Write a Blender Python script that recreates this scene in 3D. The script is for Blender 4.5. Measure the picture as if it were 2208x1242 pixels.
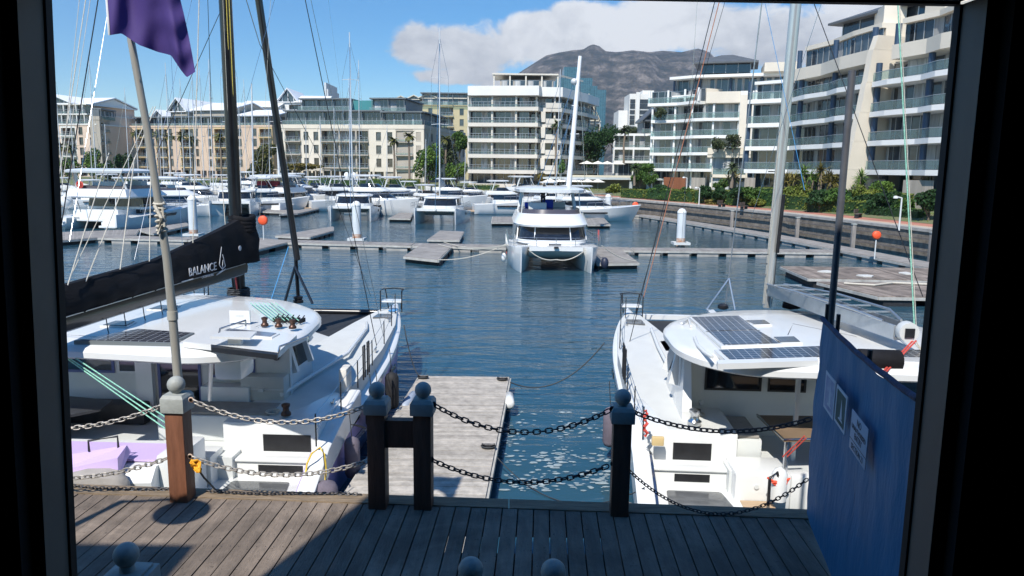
import bpy, math, random
from mathutils import Vector, Matrix
sc = bpy.context.scene
for o in list(bpy.data.objects): bpy.data.objects.remove(o)
COL = sc.collection
PI = math.pi
# ---------------------------------------------------------------- camera
PIT = math.radians(9.1); ROL = math.radians(0.7); FPX = 1595.0; HC = 7.0
CP, SP, CR, SR = math.cos(PIT), math.sin(PIT), math.cos(ROL), math.sin(ROL)
def UN(px, py):
    a = (px-1104)/FPX; b = (621-py)/FPX
    return a*CR-b*SR, a*SR+b*CR
def P(px, py, z):            # point at height z seen at a pixel of the photograph (2208 wide)
    a, b = UN(px, py); t = (z-HC)/(-SP+b*CP)
    return Vector((a*t, (CP+b*SP)*t, z))
def PY(px, py, Y):           # point at distance Y seen at that pixel
    a, b = UN(px, py); t = Y/(CP+b*SP)
    return Vector((a*t, Y, HC+t*(-SP+b*CP)))
cam = bpy.data.objects.new('camera', bpy.data.cameras.new('camera')); COL.objects.link(cam)
cam.data.sensor_width = 36; cam.data.lens = FPX/2208*36
cam.data.clip_start = 0.05; cam.data.clip_end = 20000
r0 = Vector((1,0,0)); u0 = Vector((0,SP,CP)); f0 = Vector((0,CP,-SP))
rx = r0*CR+u0*SR; ux = u0*CR-r0*SR
cam.matrix_world = Matrix(((rx.x,ux.x,-f0.x,0),(rx.y,ux.y,-f0.y,0),(rx.z,ux.z,-f0.z,HC),(0,0,0,1)))
sc.camera = cam
sc.view_settings.view_transform = 'Standard'; sc.view_settings.look = 'None'
sc.view_settings.exposure = 0.36; sc.view_settings.gamma = 1.0
sc.cycles.max_bounces = 6; sc.cycles.diffuse_bounces = 3; sc.cycles.glossy_bounces = 3
sc.cycles.transparent_max_bounces = 12; sc.cycles.transmission_bounces = 4
sc.cycles.caustics_reflective = False; sc.cycles.caustics_refractive = False
sc.cycles.sample_clamp_indirect = 4.0
# ---------------------------------------------------------------- sun and sky
EL = math.radians(50); sdx, sdy = -0.36, -0.933          # the sun stands behind the viewer, to the left
SUNV = Vector((sdx*math.cos(EL), sdy*math.cos(EL), math.sin(EL)))
sun = bpy.data.objects.new('sun', bpy.data.lights.new('sun', 'SUN')); COL.objects.link(sun)
sun.data.energy = 4.6; sun.data.angle = math.radians(0.53); sun.data.color = (1.0, 0.95, 0.87)
sun.rotation_mode = 'QUATERNION'; sun.rotation_quaternion = SUNV.to_track_quat('Z', 'Y')
W = bpy.data.worlds.new('World'); sc.world = W; W.use_nodes = True
nt = W.node_tree; nt.nodes.clear()
def N(t, ty, **kw):
    n = t.nodes.new(ty)
    for k, v in kw.items():
        if k in ('i',):
            for a, b in v.items(): n.inputs[a].default_value = b
        else: setattr(n, k, v)
    return n
def math_n(t, op, a, b=None, c=None, clamp=False):
    n = t.nodes.new('ShaderNodeMath'); n.operation = op; n.use_clamp = clamp
    for k, v in enumerate((a, b, c)):
        if v is None: continue
        if isinstance(v, (int, float)): n.inputs[k].default_value = v
        else: t.links.new(v, n.inputs[k])
    return n.outputs[0]
out = N(nt, 'ShaderNodeOutputWorld'); bg = N(nt, 'ShaderNodeBackground'); bg.inputs['Strength'].default_value = 0.1
sky = N(nt, 'ShaderNodeTexSky', sky_type='NISHITA'); sky.sun_disc = False
sky.sun_elevation = EL; sky.sun_rotation = math.atan2(sdx, sdy); sky.altitude = 0
sky.air_density = 1.0; sky.dust_density = 0.15; sky.ozone_density = 4.0
tc = N(nt, 'ShaderNodeTexCoord'); sep = N(nt, 'ShaderNodeSeparateXYZ'); nt.links.new(tc.outputs['Generated'], sep.inputs[0])
X, Yv, Z = sep.outputs
h = math_n(nt, 'SQRT', math_n(nt, 'ADD', math_n(nt, 'MULTIPLY', X, X), math_n(nt, 'MULTIPLY', Yv, Yv)))
az = math_n(nt, 'ARCTAN2', X, Yv); ev = math_n(nt, 'ARCTAN2', Z, h)
cmb = N(nt, 'ShaderNodeCombineXYZ'); nt.links.new(az, cmb.inputs[0]); nt.links.new(math_n(nt, 'MULTIPLY', ev, 1.35), cmb.inputs[1])
def noise(t, vec, scale, detail=6, rough=.55, dist=0.0, off=None):
    n = t.nodes.new('ShaderNodeTexNoise'); n.inputs['Scale'].default_value = scale; n.inputs['Detail'].default_value = detail
    n.inputs['Roughness'].default_value = rough; n.inputs['Distortion'].default_value = dist
    if off:
        m = t.nodes.new('ShaderNodeMapping'); m.inputs['Location'].default_value = off
        t.links.new(vec, m.inputs[0]); vec = m.outputs[0]
    t.links.new(vec, n.inputs['Vector']); return n.outputs[0]
n1 = noise(nt, cmb.outputs[0], 9, 9, .55, .3, (3.1, 1.7, 0))
n2 = noise(nt, cmb.outputs[0], 2.6, 5, .5, 0.2, (7.3, 0.4, 2))
def azel(px, py):
    q = PY(px, py, 1000) - Vector((0,0,HC)); return math.atan2(q.x, q.y), math.atan2(q.z, math.hypot(q.x, q.y))
blobs = [(1010,115,150,62),(900,100,62,50),(1180,78,170,62),(1330,70,190,75),(1520,60,190,60),(1700,90,210,72),(1900,50,200,70),(2100,70,200,120),
         (1000,165,130,22),(1110,180,120,24),(2500,60,260,90),(1450,20,110,45),(1250,25,80,26)]
acc = None
for (bx, by, brx, bry) in blobs:
    a0, e0 = azel(bx, by); a1, _ = azel(bx+brx, by); _, e1 = azel(bx, by-bry)
    dx = math_n(nt, 'DIVIDE', math_n(nt, 'SUBTRACT', az, a0), abs(a1-a0)); dy = math_n(nt, 'DIVIDE', math_n(nt, 'SUBTRACT', ev, e0), abs(e1-e0))
    d = math_n(nt, 'SUBTRACT', 1.0, math_n(nt, 'SQRT', math_n(nt, 'ADD', math_n(nt, 'MULTIPLY', dx, dx), math_n(nt, 'MULTIPLY', dy, dy))))
    acc = d if acc is None else math_n(nt, 'MAXIMUM', acc, d)
# elsewhere (behind the viewer) scattered fair-weather cloud
acc = math_n(nt, 'MAXIMUM', acc, -1.0)
dens = math_n(nt, 'ADD', math_n(nt, 'MULTIPLY', acc, 1.15), math_n(nt, 'MULTIPLY', math_n(nt, 'SUBTRACT', n1, 0.44), 1.45))
mr = N(nt, 'ShaderNodeMapRange', interpolation_type='SMOOTHSTEP'); nt.links.new(dens, mr.inputs[0])
mr.inputs[1].default_value = -0.02; mr.inputs[2].default_value = 0.42
n4 = noise(nt, cmb.outputs[0], 34, 6, .6, .4, (0.3, 4.1, 0))
dens2 = math_n(nt, 'ADD', dens, math_n(nt, 'MULTIPLY', math_n(nt, 'SUBTRACT', n4, 0.5), .95)); nt.links.new(dens2, mr.inputs[0])
shade = math_n(nt, 'ADD', math_n(nt, 'MULTIPLY', noise(nt, cmb.outputs[0], 7, 8, .6, .5, (1.1, 2.45, 0)), 1.2), math_n(nt, 'MULTIPLY', n2, 0.9))
shade = math_n(nt, 'ADD', shade, math_n(nt, 'MULTIPLY', ev, 1.6))
shade = math_n(nt, 'ADD', shade, math_n(nt, 'MULTIPLY', az, 0.35))
shade = math_n(nt, 'ADD', shade, math_n(nt, 'MULTIPLY', math_n(nt, 'SUBTRACT', n4, .5), .5))
cr = N(nt, 'ShaderNodeValToRGB'); nt.links.new(math_n(nt, 'SUBTRACT', shade, 0.75), cr.inputs[0])
cr.color_ramp.elements[0].position = 0.26; cr.color_ramp.elements[0].color = (4.7, 4.9, 5.3, 1)
cr.color_ramp.elements[1].position = 0.74; cr.color_ramp.elements[1].color = (8.6, 8.7, 8.8, 1)
mixc = N(nt, 'ShaderNodeMix', data_type='RGBA'); nt.links.new(mr.outputs[0], mixc.inputs[0])
hue = N(nt, 'ShaderNodeHueSaturation'); hue.inputs['Saturation'].default_value = 1.45; hue.inputs['Value'].default_value = 1.3
nt.links.new(sky.outputs[0], hue.inputs['Color'])
nt.links.new(hue.outputs[0], mixc.inputs[6]); nt.links.new(cr.outputs[0], mixc.inputs[7])
nt.links.new(mixc.outputs[2], bg.inputs['Color']); nt.links.new(bg.outputs[0], out.inputs[0])
# ---------------------------------------------------------------- materials
MATS = {}
def mat(name, col, rough=.5, metal=0., ns=0, na=.15, bump=0., bs=None, spec=.5, island=0., coat=0., stretch=(1,1,1), col2=None, emit=None, thr=None, alpha=None, coord='Object', obj_rand=0.):
    if name in MATS: return MATS[name]
    m = bpy.data.materials.new(name); m.use_nodes = True; t = m.node_tree; b = t.nodes['Principled BSDF']
    b.inputs['Base Color'].default_value = (*col, 1); b.inputs['Roughness'].default_value = rough; b.inputs['Metallic'].default_value = metal
    b.inputs['Specular IOR Level'].default_value = spec; b.inputs['Coat Weight'].default_value = coat
    if alpha is not None: b.inputs['Alpha'].default_value = alpha
    cur = None
    if ns:
        c = N(t, 'ShaderNodeTexCoord'); mp = N(t, 'ShaderNodeMapping'); mp.inputs['Scale'].default_value = stretch
        t.links.new(c.outputs[coord], mp.inputs[0]); nz = noise(t, mp.outputs[0], ns, 6, .62)
        k = N(t, 'ShaderNodeMapRange'); t.links.new(nz, k.inputs[0]); k.inputs[1].default_value = .3 if thr is None else thr; k.inputs[2].default_value = .7 if thr is None else thr+.08
        mx = N(t, 'ShaderNodeMix', data_type='RGBA'); t.links.new(k.outputs[0], mx.inputs[0])
        lo = col2 if col2 else tuple(x*(1-na) for x in col); hi = col if col2 else tuple(min(1, x*(1+na)) for x in col)
        mx.inputs[6].default_value = (*lo, 1); mx.inputs[7].default_value = (*hi, 1); cur = mx.outputs[2]
    if island or obj_rand:
        g = N(t, 'ShaderNodeNewGeometry'); oi = N(t, 'ShaderNodeObjectInfo')
        r = math_n(t, 'ADD', math_n(t, 'MULTIPLY', math_n(t, 'SUBTRACT', g.outputs['Random Per Island'], .5), 2*island),
                   math_n(t, 'MULTIPLY', math_n(t, 'SUBTRACT', oi.outputs['Random'], .5), 2*obj_rand))
        hs = N(t, 'ShaderNodeHueSaturation'); t.links.new(math_n(t, 'ADD', r, 1.0), hs.inputs['Value'])
        if cur: t.links.new(cur, hs.inputs['Color'])
        else: hs.inputs['Color'].default_value = (*col, 1)
        cur = hs.outputs[0]
    if cur: t.links.new(cur, b.inputs['Base Color'])
    if bump:
        c = N(t, 'ShaderNodeTexCoord'); mp = N(t, 'ShaderNodeMapping'); mp.inputs['Scale'].default_value = stretch
        t.links.new(c.outputs[coord], mp.inputs[0]); nz = noise(t, mp.outputs[0], bs or ns*3 or 20, 5, .6)
        bp = N(t, 'ShaderNodeBump'); bp.inputs['Strength'].default_value = bump; bp.inputs['Distance'].default_value = .03
        t.links.new(nz, bp.inputs['Height']); t.links.new(bp.outputs[0], b.inputs['Normal'])
    if emit: b.inputs['Emission Color'].default_value = (*emit, 1); b.inputs['Emission Strength'].default_value = 1
    MATS[name] = m; return m
gel = mat('gelcoat', (.70,.71,.70), .22, ns=1.3, na=.03, coat=.3)
gelg = mat('grey_gelcoat', (.60,.62,.61), .4, ns=1.0, na=.05)
nonskid = mat('nonskid', (.56,.57,.55), .6, ns=2.0, na=.05, bump=.15, bs=60)
dglass = mat('dark_glass', (.012,.014,.018), .06, ns=2.2, na=.6, spec=.8)
bglass = mat('building_glass', (.035,.045,.055), .07, ns=.35, na=.75, spec=.9, obj_rand=.6, bump=.02, bs=.6)
curtain = mat('curtain', (.33,.34,.34), .7, ns=.6, na=.4, stretch=(6,6,.3), obj_rand=.3)
steel = mat('stainless', (.55,.56,.57), .25, 1.0)
alu = mat('aluminium', (.52,.54,.55), .38, .85, ns=2, na=.15)
mastw = mat('white_mast', (.62,.63,.63), .35, .2, ns=.8, na=.1)
black = mat('black_gear', (.012,.012,.014), .45, ns=4, na=.4)
carbon = mat('carbon', (.010,.010,.011), .28, ns=3, na=.4, coat=.4)
canvas = mat('black_canvas', (.009,.009,.011), .8, ns=1.5, na=.5, bump=.6, bs=5, stretch=(1,.35,1.5), spec=.2)
rubber = mat('rubber', (.02,.02,.022), .6, ns=5, na=.4)
ropew = mat('rope_pale', (.50,.47,.40), .8, ns=40, na=.3)
ropeg = mat('rope_green', (.23,.50,.38), .7, ns=30, na=.4)
ropek = mat('rope_dark', (.03,.035,.04), .7)
roper = mat('rope_red', (.55,.07,.05), .7, ns=40, na=.3)
ropey = mat('rope_yellow', (.72,.50,.06), .7, ns=40, na=.2)
ropeb = mat('rope_blue', (.07,.30,.60), .7)
teak = mat('teak', (.42,.30,.19), .6, ns=3, na=.2, stretch=(1,8,1), island=.1)
wood_grey = mat('weathered_planks', (.205,.162,.127), .85, ns=2.2, na=.26, stretch=(5,.7,1), island=.15, bump=.5, bs=14)
wood_pont = mat('pontoon_planks', (.38,.35,.31), .85, ns=5, na=.28, stretch=(1,1,1), island=.16, bump=.4, bs=20)
wood_far = mat('pontoon_boards', (.25,.235,.22), .85, ns=1.2, na=.25, island=.12)
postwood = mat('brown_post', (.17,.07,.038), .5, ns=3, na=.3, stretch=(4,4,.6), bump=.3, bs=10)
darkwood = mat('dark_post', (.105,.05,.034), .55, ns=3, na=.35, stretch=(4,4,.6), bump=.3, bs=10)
capgrey = mat('post_cap', (.31,.33,.315), .6, ns=8, na=.15, bump=.2, bs=30)
chainm = mat('galvanised_chain', (.42,.39,.35), .55, .4, ns=14, na=.45)
chaink = mat('dark_chain', (.06,.06,.065), .5, .5, ns=14, na=.4)
concrete = mat('concrete', (.34,.325,.30), .85, ns=1.2, na=.25, bump=.3, bs=8)
stone = mat('rubble_stone', (.27,.235,.195), .9, ns=1.6, na=.55, bump=1.0, bs=3, col2=(.10,.085,.07))
paving = mat('red_paving', (.40,.17,.12), .85, ns=.35, na=.2)
paving2 = mat('tan_paving', (.46,.36,.27), .85, ns=.8, na=.15)
soil = mat('garden_soil', (.16,.14,.09), .95, ns=.5, na=.4, col2=(.10,.15,.04))
pilem = mat('white_pile', (.60,.64,.66), .45, ns=.8, na=.08)
rust = mat('rust', (.36,.15,.06), .8, ns=3, na=.5, col2=(.55,.50,.45))
orange = mat('orange_plastic', (.85,.10,.03), .5, ns=2, na=.1)
# ---------------------------------------------------------------- mesh helpers
class MB:
    def __init__(s, off=(0,0,0)): s.v = []; s.f = []; s.mi = []; s.off = Vector(off); s.cm = 0; s.st = []
    def add(s, vs, fs):
        b = len(s.v); s.st.append((b, len(s.f))); s.v += [tuple(Vector(v)-s.off) for v in vs]; s.f += [tuple(b+i for i in f) for f in fs]; s.mi += [s.cm]*len(fs); return s
    def box(s, x0, x1, y0, y1, z0, z1):
        return s.add([(x0,y0,z0),(x1,y0,z0),(x1,y1,z0),(x0,y1,z0),(x0,y0,z1),(x1,y0,z1),(x1,y1,z1),(x0,y1,z1)],
                     [(0,3,2,1),(4,5,6,7),(0,1,5,4),(1,2,6,5),(2,3,7,6),(3,0,4,7)])
    def prism(s, poly, z0, z1, z1b=None):
        n = len(poly); a = sum(poly[i][0]*poly[(i+1)%n][1]-poly[(i+1)%n][0]*poly[i][1] for i in range(n))
        if a < 0: poly = poly[::-1]
        return s.add([(x,y,z0) for x,y in poly]+[(x,y,z1) for x,y in poly], [tuple(range(n))[::-1], tuple(range(n,2*n))]+[(i,(i+1)%n,n+(i+1)%n,n+i) for i in range(n)])
    def tube(s, pts, r, n=8, r2=None, cap=True):
        pts = [Vector(p) for p in pts]; m = len(pts); vs = []; fs = []; ref = None
        for i, p in enumerate(pts):
            d = (pts[min(i+1,m-1)]-pts[max(i-1,0)])
            d = d.normalized() if d.length > 1e-9 else Vector((0,0,1))
            if ref is None: ref = Vector((0,0,1)) if abs(d.z) < .9 else Vector((1,0,0))
            a = d.cross(ref).normalized(); b = d.cross(a).normalized(); ref = -b if False else ref
            rr = r if r2 is None else r+(r2-r)*i/(m-1)
            if callable(r): rr = r(i/(m-1))
            vs += [p+a*math.cos(2*PI*k/n)*rr+b*math.sin(2*PI*k/n)*rr for k in range(n)]
        for i in range(m-1):
            for k in range(n): fs.append((i*n+k, i*n+(k+1)%n, (i+1)*n+(k+1)%n, (i+1)*n+k))
        if cap: fs += [tuple(range(n))[::-1], tuple(range((m-1)*n, m*n))]
        return s.add(vs, fs)
    def bar(s, p, q, w, h=None, up=(0,0,1)):
        p, q = Vector(p), Vector(q); h = h or w; d = (q-p).normalized(); up = Vector(up)
        if abs(d.dot(up)) > .98: up = Vector((0,1,0))
        a = d.cross(up).normalized()*w/2; b = a.cross(d).normalized()*h/2
        vs = [p-a-b, p+a-b, p+a+b, p-a+b, q-a-b, q+a-b, q+a+b, q-a+b]
        return s.add(vs, [(0,1,2,3),(7,6,5,4),(0,4,5,1),(1,5,6,2),(2,6,7,3),(3,7,4,0)])
    def lathe(s, prof, c=(0,0,0), n=16, ax='z'):
        vs = []; fs = []; m = len(prof); c = Vector(c)
        for r, z in prof:
            for k in range(n):
                x, y = r*math.cos(2*PI*k/n), r*math.sin(2*PI*k/n)
                vs.append(c+(Vector((x,y,z)) if ax == 'z' else Vector((x,z,y)) if ax == 'y' else Vector((z,x,y))))
        for i in range(m-1):
            for k in range(n): fs.append((i*n+k, i*n+(k+1)%n, (i+1)*n+(k+1)%n, (i+1)*n+k))
        if prof[0][0] > 1e-4: fs.append(tuple(range(n))[::-1])
        if prof[-1][0] > 1e-4: fs.append(tuple(range((m-1)*n, m*n)))
        return s.add(vs, fs)
    def ball(s, c, r, n=12, sz=1.): return s.lathe([(max(1e-5, r*math.sin(PI*i/n)), -r*sz*math.cos(PI*i/n)) for i in range(n+1)], c, n+4)
    def loft(s, secs, closed=True, cap=True):
        n = len(secs[0]); vs = [p for q in secs for p in q]; fs = []
        for i in range(len(secs)-1):
            for k in range(n if closed else n-1): fs.append((i*n+k, i*n+(k+1)%n, (i+1)*n+(k+1)%n, (i+1)*n+k))
        if cap: fs += [tuple(range(n))[::-1], tuple(range((len(secs)-1)*n, len(secs)*n))]
        return s.add(vs, fs)
    def quad(s, *p): return s.add(p, [tuple(range(len(p)))])
    def each(s, name, m, parent=None, **k):
        """every piece that was added becomes an object of its own"""
        r = []; st = s.st+[(len(s.v), len(s.f))]
        for (v0,f0),(v1,f1) in zip(st, st[1:]):
            if f1 == f0: continue
            q = MB(); q.v = s.v[v0:v1]; q.f = [tuple(i-v0 for i in f) for f in s.f[f0:f1]]; q.mi = s.mi[f0:f1]; r.append(q.build(name, m, parent, **k))
        return r
    def build(s, name, m, parent=None, smooth=None, bevel=0.):
        me = bpy.data.meshes.new(name); me.from_pydata(s.v, [], s.f); me.validate()
        ms = m if isinstance(m, (list, tuple)) else [m]
        for x in ms: me.materials.append(x)
        if len(ms) > 1 and len(me.polygons) == len(s.mi): me.polygons.foreach_set('material_index', s.mi)
        if smooth:
            me.polygons.foreach_set('use_smooth', [True]*len(me.polygons)); me.set_sharp_from_angle(angle=math.radians(smooth))
        if bevel:
            import bmesh
            bm = bmesh.new(); bm.from_mesh(me); bmesh.ops.remove_doubles(bm, verts=bm.verts, dist=1e-5)
            bmesh.ops.recalc_face_normals(bm, faces=bm.faces)
            es = [e for e in bm.edges if len(e.link_faces) == 2 and e.calc_face_angle() > .5]
            bmesh.ops.bevel(bm, geom=es, offset=bevel, segments=2, affect='EDGES', profile=.6); bm.to_mesh(me); bm.free()
            me.polygons.foreach_set('use_smooth', [True]*len(me.polygons)); me.set_sharp_from_angle(angle=math.radians(50))
        else:
            import bmesh
            bm = bmesh.new(); bm.from_mesh(me); bmesh.ops.recalc_face_normals(bm, faces=bm.faces); bm.to_mesh(me); bm.free()
        return link(name, me, parent)
def link(name, me, parent=None):
    o = bpy.data.objects.new(name, me); COL.objects.link(o)
    if parent: o.parent = parent
    return o
def tag(o, label, cat, group=None, kind=None):
    if label: o['label'] = label
    if cat: o['category'] = cat
    if group: o['group'] = group
    if kind: o['kind'] = kind
    return o
def thing(name, label, cat, loc=(0,0,0), rz=0., group=None):
    o = bpy.data.objects.new(name, None); o.empty_display_size = .2; COL.objects.link(o); o.location = loc; o.rotation_euler = (0,0,rz)
    return tag(o, label, cat, group)
def struct(name, mb, m, kind='structure', **k):
    o = mb.build(name, m, **k); o['kind'] = kind; return o
def kids(o): return [c for c in bpy.data.objects if c.parent == o]
def copy_tree(o, ch=None):
    c = o.copy(); COL.objects.link(c)
    for a in kids(o):
        b = a.copy(); COL.objects.link(b); b.parent = c
        for g in kids(a):
            d = g.copy(); COL.objects.link(d); d.parent = b
    return c
def sag(p, q, s, n=14):
    p, q = Vector(p), Vector(q); return [p.lerp(q, i/n)-Vector((0,0,4*s*(i/n)*(1-i/n))) for i in range(n+1)]
def rot2(x, y, a): return (x*math.cos(a)-y*math.sin(a), x*math.sin(a)+y*math.cos(a))
def text_mesh(txt, size, depth=.004):
    c = bpy.data.curves.new('t', 'FONT'); c.body = txt; c.size = size; c.extrude = depth; c.align_x = 'CENTER'; c.align_y = 'CENTER'; c.resolution_u = 2
    o = bpy.data.objects.new('t', c); COL.objects.link(o); dg = bpy.context.evaluated_depsgraph_get(); dg.update()
    me = bpy.data.meshes.new_from_object(o.evaluated_get(dg)); bpy.data.objects.remove(o); return me
# ---------------------------------------------------------------- water, land, mountain
def water_mat():
    m = bpy.data.materials.new('harbour_water'); m.use_nodes = True; t = m.node_tree; b = t.nodes['Principled BSDF']
    b.inputs['Base Color'].default_value = (.012,.045,.062,1); b.inputs['Roughness'].default_value = .04; b.inputs['IOR'].default_value = 1.333
    c = N(t, 'ShaderNodeTexCoord'); mp = N(t, 'ShaderNodeMapping'); mp.inputs['Scale'].default_value = (.42,1.5,1); mp.inputs['Rotation'].default_value = (0,0,.12)
    t.links.new(c.outputs['Object'], mp.inputs[0])
    a = noise(t, mp.outputs[0], .9, 3, .5, .4); d = noise(t, mp.outputs[0], 3.6, 3, .5, .3, (3,5,1)); e = noise(t, mp.outputs[0], .16, 2, .5)
    g = noise(t, mp.outputs[0], .05, 3, .5, .6)
    amp = N(t, 'ShaderNodeMapRange'); t.links.new(g, amp.inputs[0]); amp.inputs[1].default_value = .35; amp.inputs[2].default_value = .65; amp.inputs[3].default_value = .55; amp.inputs[4].default_value = 1.15
    hh = math_n(t, 'ADD', math_n(t, 'MULTIPLY', a, .12), math_n(t, 'ADD', math_n(t, 'MULTIPLY', d, .022), math_n(t, 'MULTIPLY', e, .12)))
    hh = math_n(t, 'MULTIPLY', hh, amp.outputs[0])
    bp = N(t, 'ShaderNodeBump'); bp.inputs['Strength'].default_value = .75; bp.inputs['Distance'].default_value = 1.0
    t.links.new(hh, bp.inputs['Height']); t.links.new(bp.outputs[0], b.inputs['Normal'])
    t.links.new(math_n(t, 'ADD', math_n(t, 'MULTIPLY', g, .05), .02), b.inputs['Roughness'])
    mx = N(t, 'ShaderNodeMix', data_type='RGBA'); t.links.new(e, mx.inputs[0]); mx.inputs[6].default_value = (.010,.058,.105,1); mx.inputs[7].default_value = (.030,.076,.098,1)
    t.links.new(mx.outputs[2], b.inputs['Base Color'])
    return m
struct('water', MB().quad((-900,-200,0),(900,-200,0),(900,320,0),(-900,320,0)), water_mat())
QUAY = [(-520,160),(-60,152),(1,150.5),(12,138),(17.6,120.7),(24.2,103),(30.7,82.7),(34.6,60.5),(37,46),(41,25),(44,-20)]
def offs(pl, d, ext=0):
    o = []
    for i, p in enumerate(pl):
        a = pl[max(i-1,0)]; b = pl[i]; c = pl[min(i+1,len(pl)-1)]
        def nn(u, v):
            dx, dy = v[0]-u[0], v[1]-u[1]; l = math.hypot(dx, dy) or 1; return (-dy/l, dx/l)
        n1 = nn(a, b) if i else nn(b, c); n2 = nn(b, c) if i < len(pl)-1 else n1
        mx, my = n1[0]+n2[0], n1[1]+n2[1]; l = math.hypot(mx, my) or 1; mx /= l; my /= l
        k = d/max(.45, mx*n1[0]+my*n1[1]); o.append((b[0]+mx*k, b[1]+my*k))
    return o
def strip(mb, A, B, z, zb=None):
    for i in range(len(A)-1):
        mb.quad((*A[i], z), (*A[i+1], z), (*B[i+1], zb or z), (*B[i], zb or z))
def wallstrip(mb, pl, z0, z1, th):
    B = offs(pl, th)
    for i in range(len(pl)-1):
        mb.prism([pl[i], pl[i+1], B[i+1], B[i]], z0, z1)
g = MB()
back = [(0,0)]
q1 = offs(QUAY, .5)
g.add([(x,y,2.44) for x, y in q1+[(60,-30),(3800,-30),(3800,5200),(-3800,5200),(-3800,160)]], [tuple(range(len(q1)+5))])
struct('ground', g, mat('ground_earth', (.17,.16,.13), .95, ns=.02, na=.3))
wm = MB(); wallstrip(wm, QUAY, -2, 2.3, .9)
qw = thing('quay_wall', 'rough stone quay wall with timber rubbing strakes running round the basin', 'quay wall')
wm.build('wall', stone, qw)
cp = MB(); wallstrip(cp, offs(QUAY, -.12), 2.3, 2.55, 1.1); cp.build('coping', concrete, qw)
st = MB()
for zz in (.7, 1.75):
    a = offs(QUAY, -.28)
    for i in range(1, len(a)-1): st.bar((*a[i],zz), (*a[i+1],zz), .13, .15)
st.build('strake', mat('strake_timber', (.15,.13,.115), .8, ns=1, na=.4), qw)
pv = MB(); strip(pv, offs(QUAY,.95), offs(QUAY,2.6), 2.50); struct('path', pv, paving2)
pv = MB(); strip(pv, offs(QUAY,2.6), offs(QUAY,5.2), 2.504); struct('promenade', pv, paving)
tb = MB(); A = offs(QUAY,5.2); B = offs(QUAY,9); strip(tb, A, B, 2.52, 3.3); C_ = offs(QUAY, 60); strip(tb, B, C_, 3.3, 3.6)
struct('garden_bank', tb, soil)
# mountain: a height field whose ridge stands where the photograph's does, about four kilometres off
ridge = [(600,372),(760,368),(900,330),(990,255),(1040,215),(1085,180),(1112,161),(1145,140),(1178,119),(1205,113),(1235,108),(1258,106),(1270,98),(1280,95),(1292,99),(1306,110),(1330,112),(1365,108),(1400,112),(1430,109),(1470,112),(1505,104),(1530,112),(1548,132),(1600,150),(1700,185),(1850,210),(2000,240),(2300,300),(2700,366)]
def mountain():
    from mathutils import noise as mn
    xs = []; NX = 520; NY = 120
    mb = MB(); vs = []
    def ridge_y(px):
        for (a, b), (c, d) in zip(ridge, ridge[1:]):
            if a <= px <= c: return b+(d-b)*(px-a)/(c-a)
        return 372
    for j in range(NY):
        t = j/(NY-1); Y = 2300+2300*t
        for i in range(NX):
            px = 600+2100*i/(NX-1); top = PY(px, ridge_y(px), 4600); k = top.x/4600; hz = top.z-3
            x = k*Y
            q = Vector((x/620, Y/900, 0))
            nz = mn.fractal(q*1.5, 1.0, 2.0, 6); rv = mn.ridged_multi_fractal(Vector((x/420, Y/1500, 3)), 1.0, 2.1, 5, 1.0, 2.0)
            prof = t**.9*.55+.45*(1/(1+math.exp(-(t-.72-.06*nz)*16)))/(1/(1+math.exp(-.28*16)))
            e = (1-t)**.7*t**.35
            nf = mn.fractal(Vector((x/95, Y/260, 5)), .9, 2.1, 4)
            z = hz*prof+hz*e*(.38*nz-.16*rv+.14)+hz*.035*nf*min(1,(1-t)*6)
            z = min(z, 3+(hz+4-7)*Y/4600*.985+4) if j < NY-1 else top.z-1
            vs.append((x, Y, max(0, z)))
    mb.add(vs, [(j*NX+i, j*NX+i+1, (j+1)*NX+i+1, (j+1)*NX+i) for j in range(NY-1) for i in range(NX-1)])
    m = bpy.data.materials.new('mountain_rock'); m.use_nodes = True; t = m.node_tree; b = t.nodes['Principled BSDF']; b.inputs['Roughness'].default_value = .95; b.inputs['Specular IOR Level'].default_value = .1
    c = N(t, 'ShaderNodeTexCoord'); ge = N(t, 'ShaderNodeNewGeometry'); se = N(t, 'ShaderNodeSeparateXYZ'); t.links.new(ge.outputs['Normal'], se.inputs[0])
    mp = N(t, 'ShaderNodeMapping'); mp.inputs['Scale'].default_value = (.003,.0015,.022); t.links.new(c.outputs['Object'], mp.inputs[0])
    n_ = noise(t, mp.outputs[0], 1.0, 8, .62, .4); n3 = noise(t, c.outputs['Object'], .016, 9, .72)
    s = math_n(t, 'ADD', math_n(t, 'MULTIPLY', n_, .65), math_n(t, 'MULTIPLY', n3, .95)); s = math_n(t, 'SUBTRACT', s, math_n(t, 'MULTIPLY', se.outputs[2], .32))
    r = N(t, 'ShaderNodeValToRGB'); t.links.new(s, r.inputs[0]); r.color_ramp.elements[0].position = .42; r.color_ramp.elements[0].color = (.028,.036,.028,1)
    r.color_ramp.elements[1].position = .70; r.color_ramp.elements[1].color = (.30,.255,.215,1); x = r.color_ramp.elements.new(.55); x.color = (.10,.088,.07,1)
    t.links.new(r.outputs[0], b.inputs['Base Color'])
    bp = N(t,'ShaderNodeBump'); bp.inputs['Distance'].default_value = 60; bp.inputs['Strength'].default_value = .8; t.links.new(n3, bp.inputs['Height']); t.links.new(bp.outputs[0], b.inputs['Normal'])
    o = mb.build('mountain', m, smooth=60); o['kind'] = 'structure'
mountain()
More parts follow.
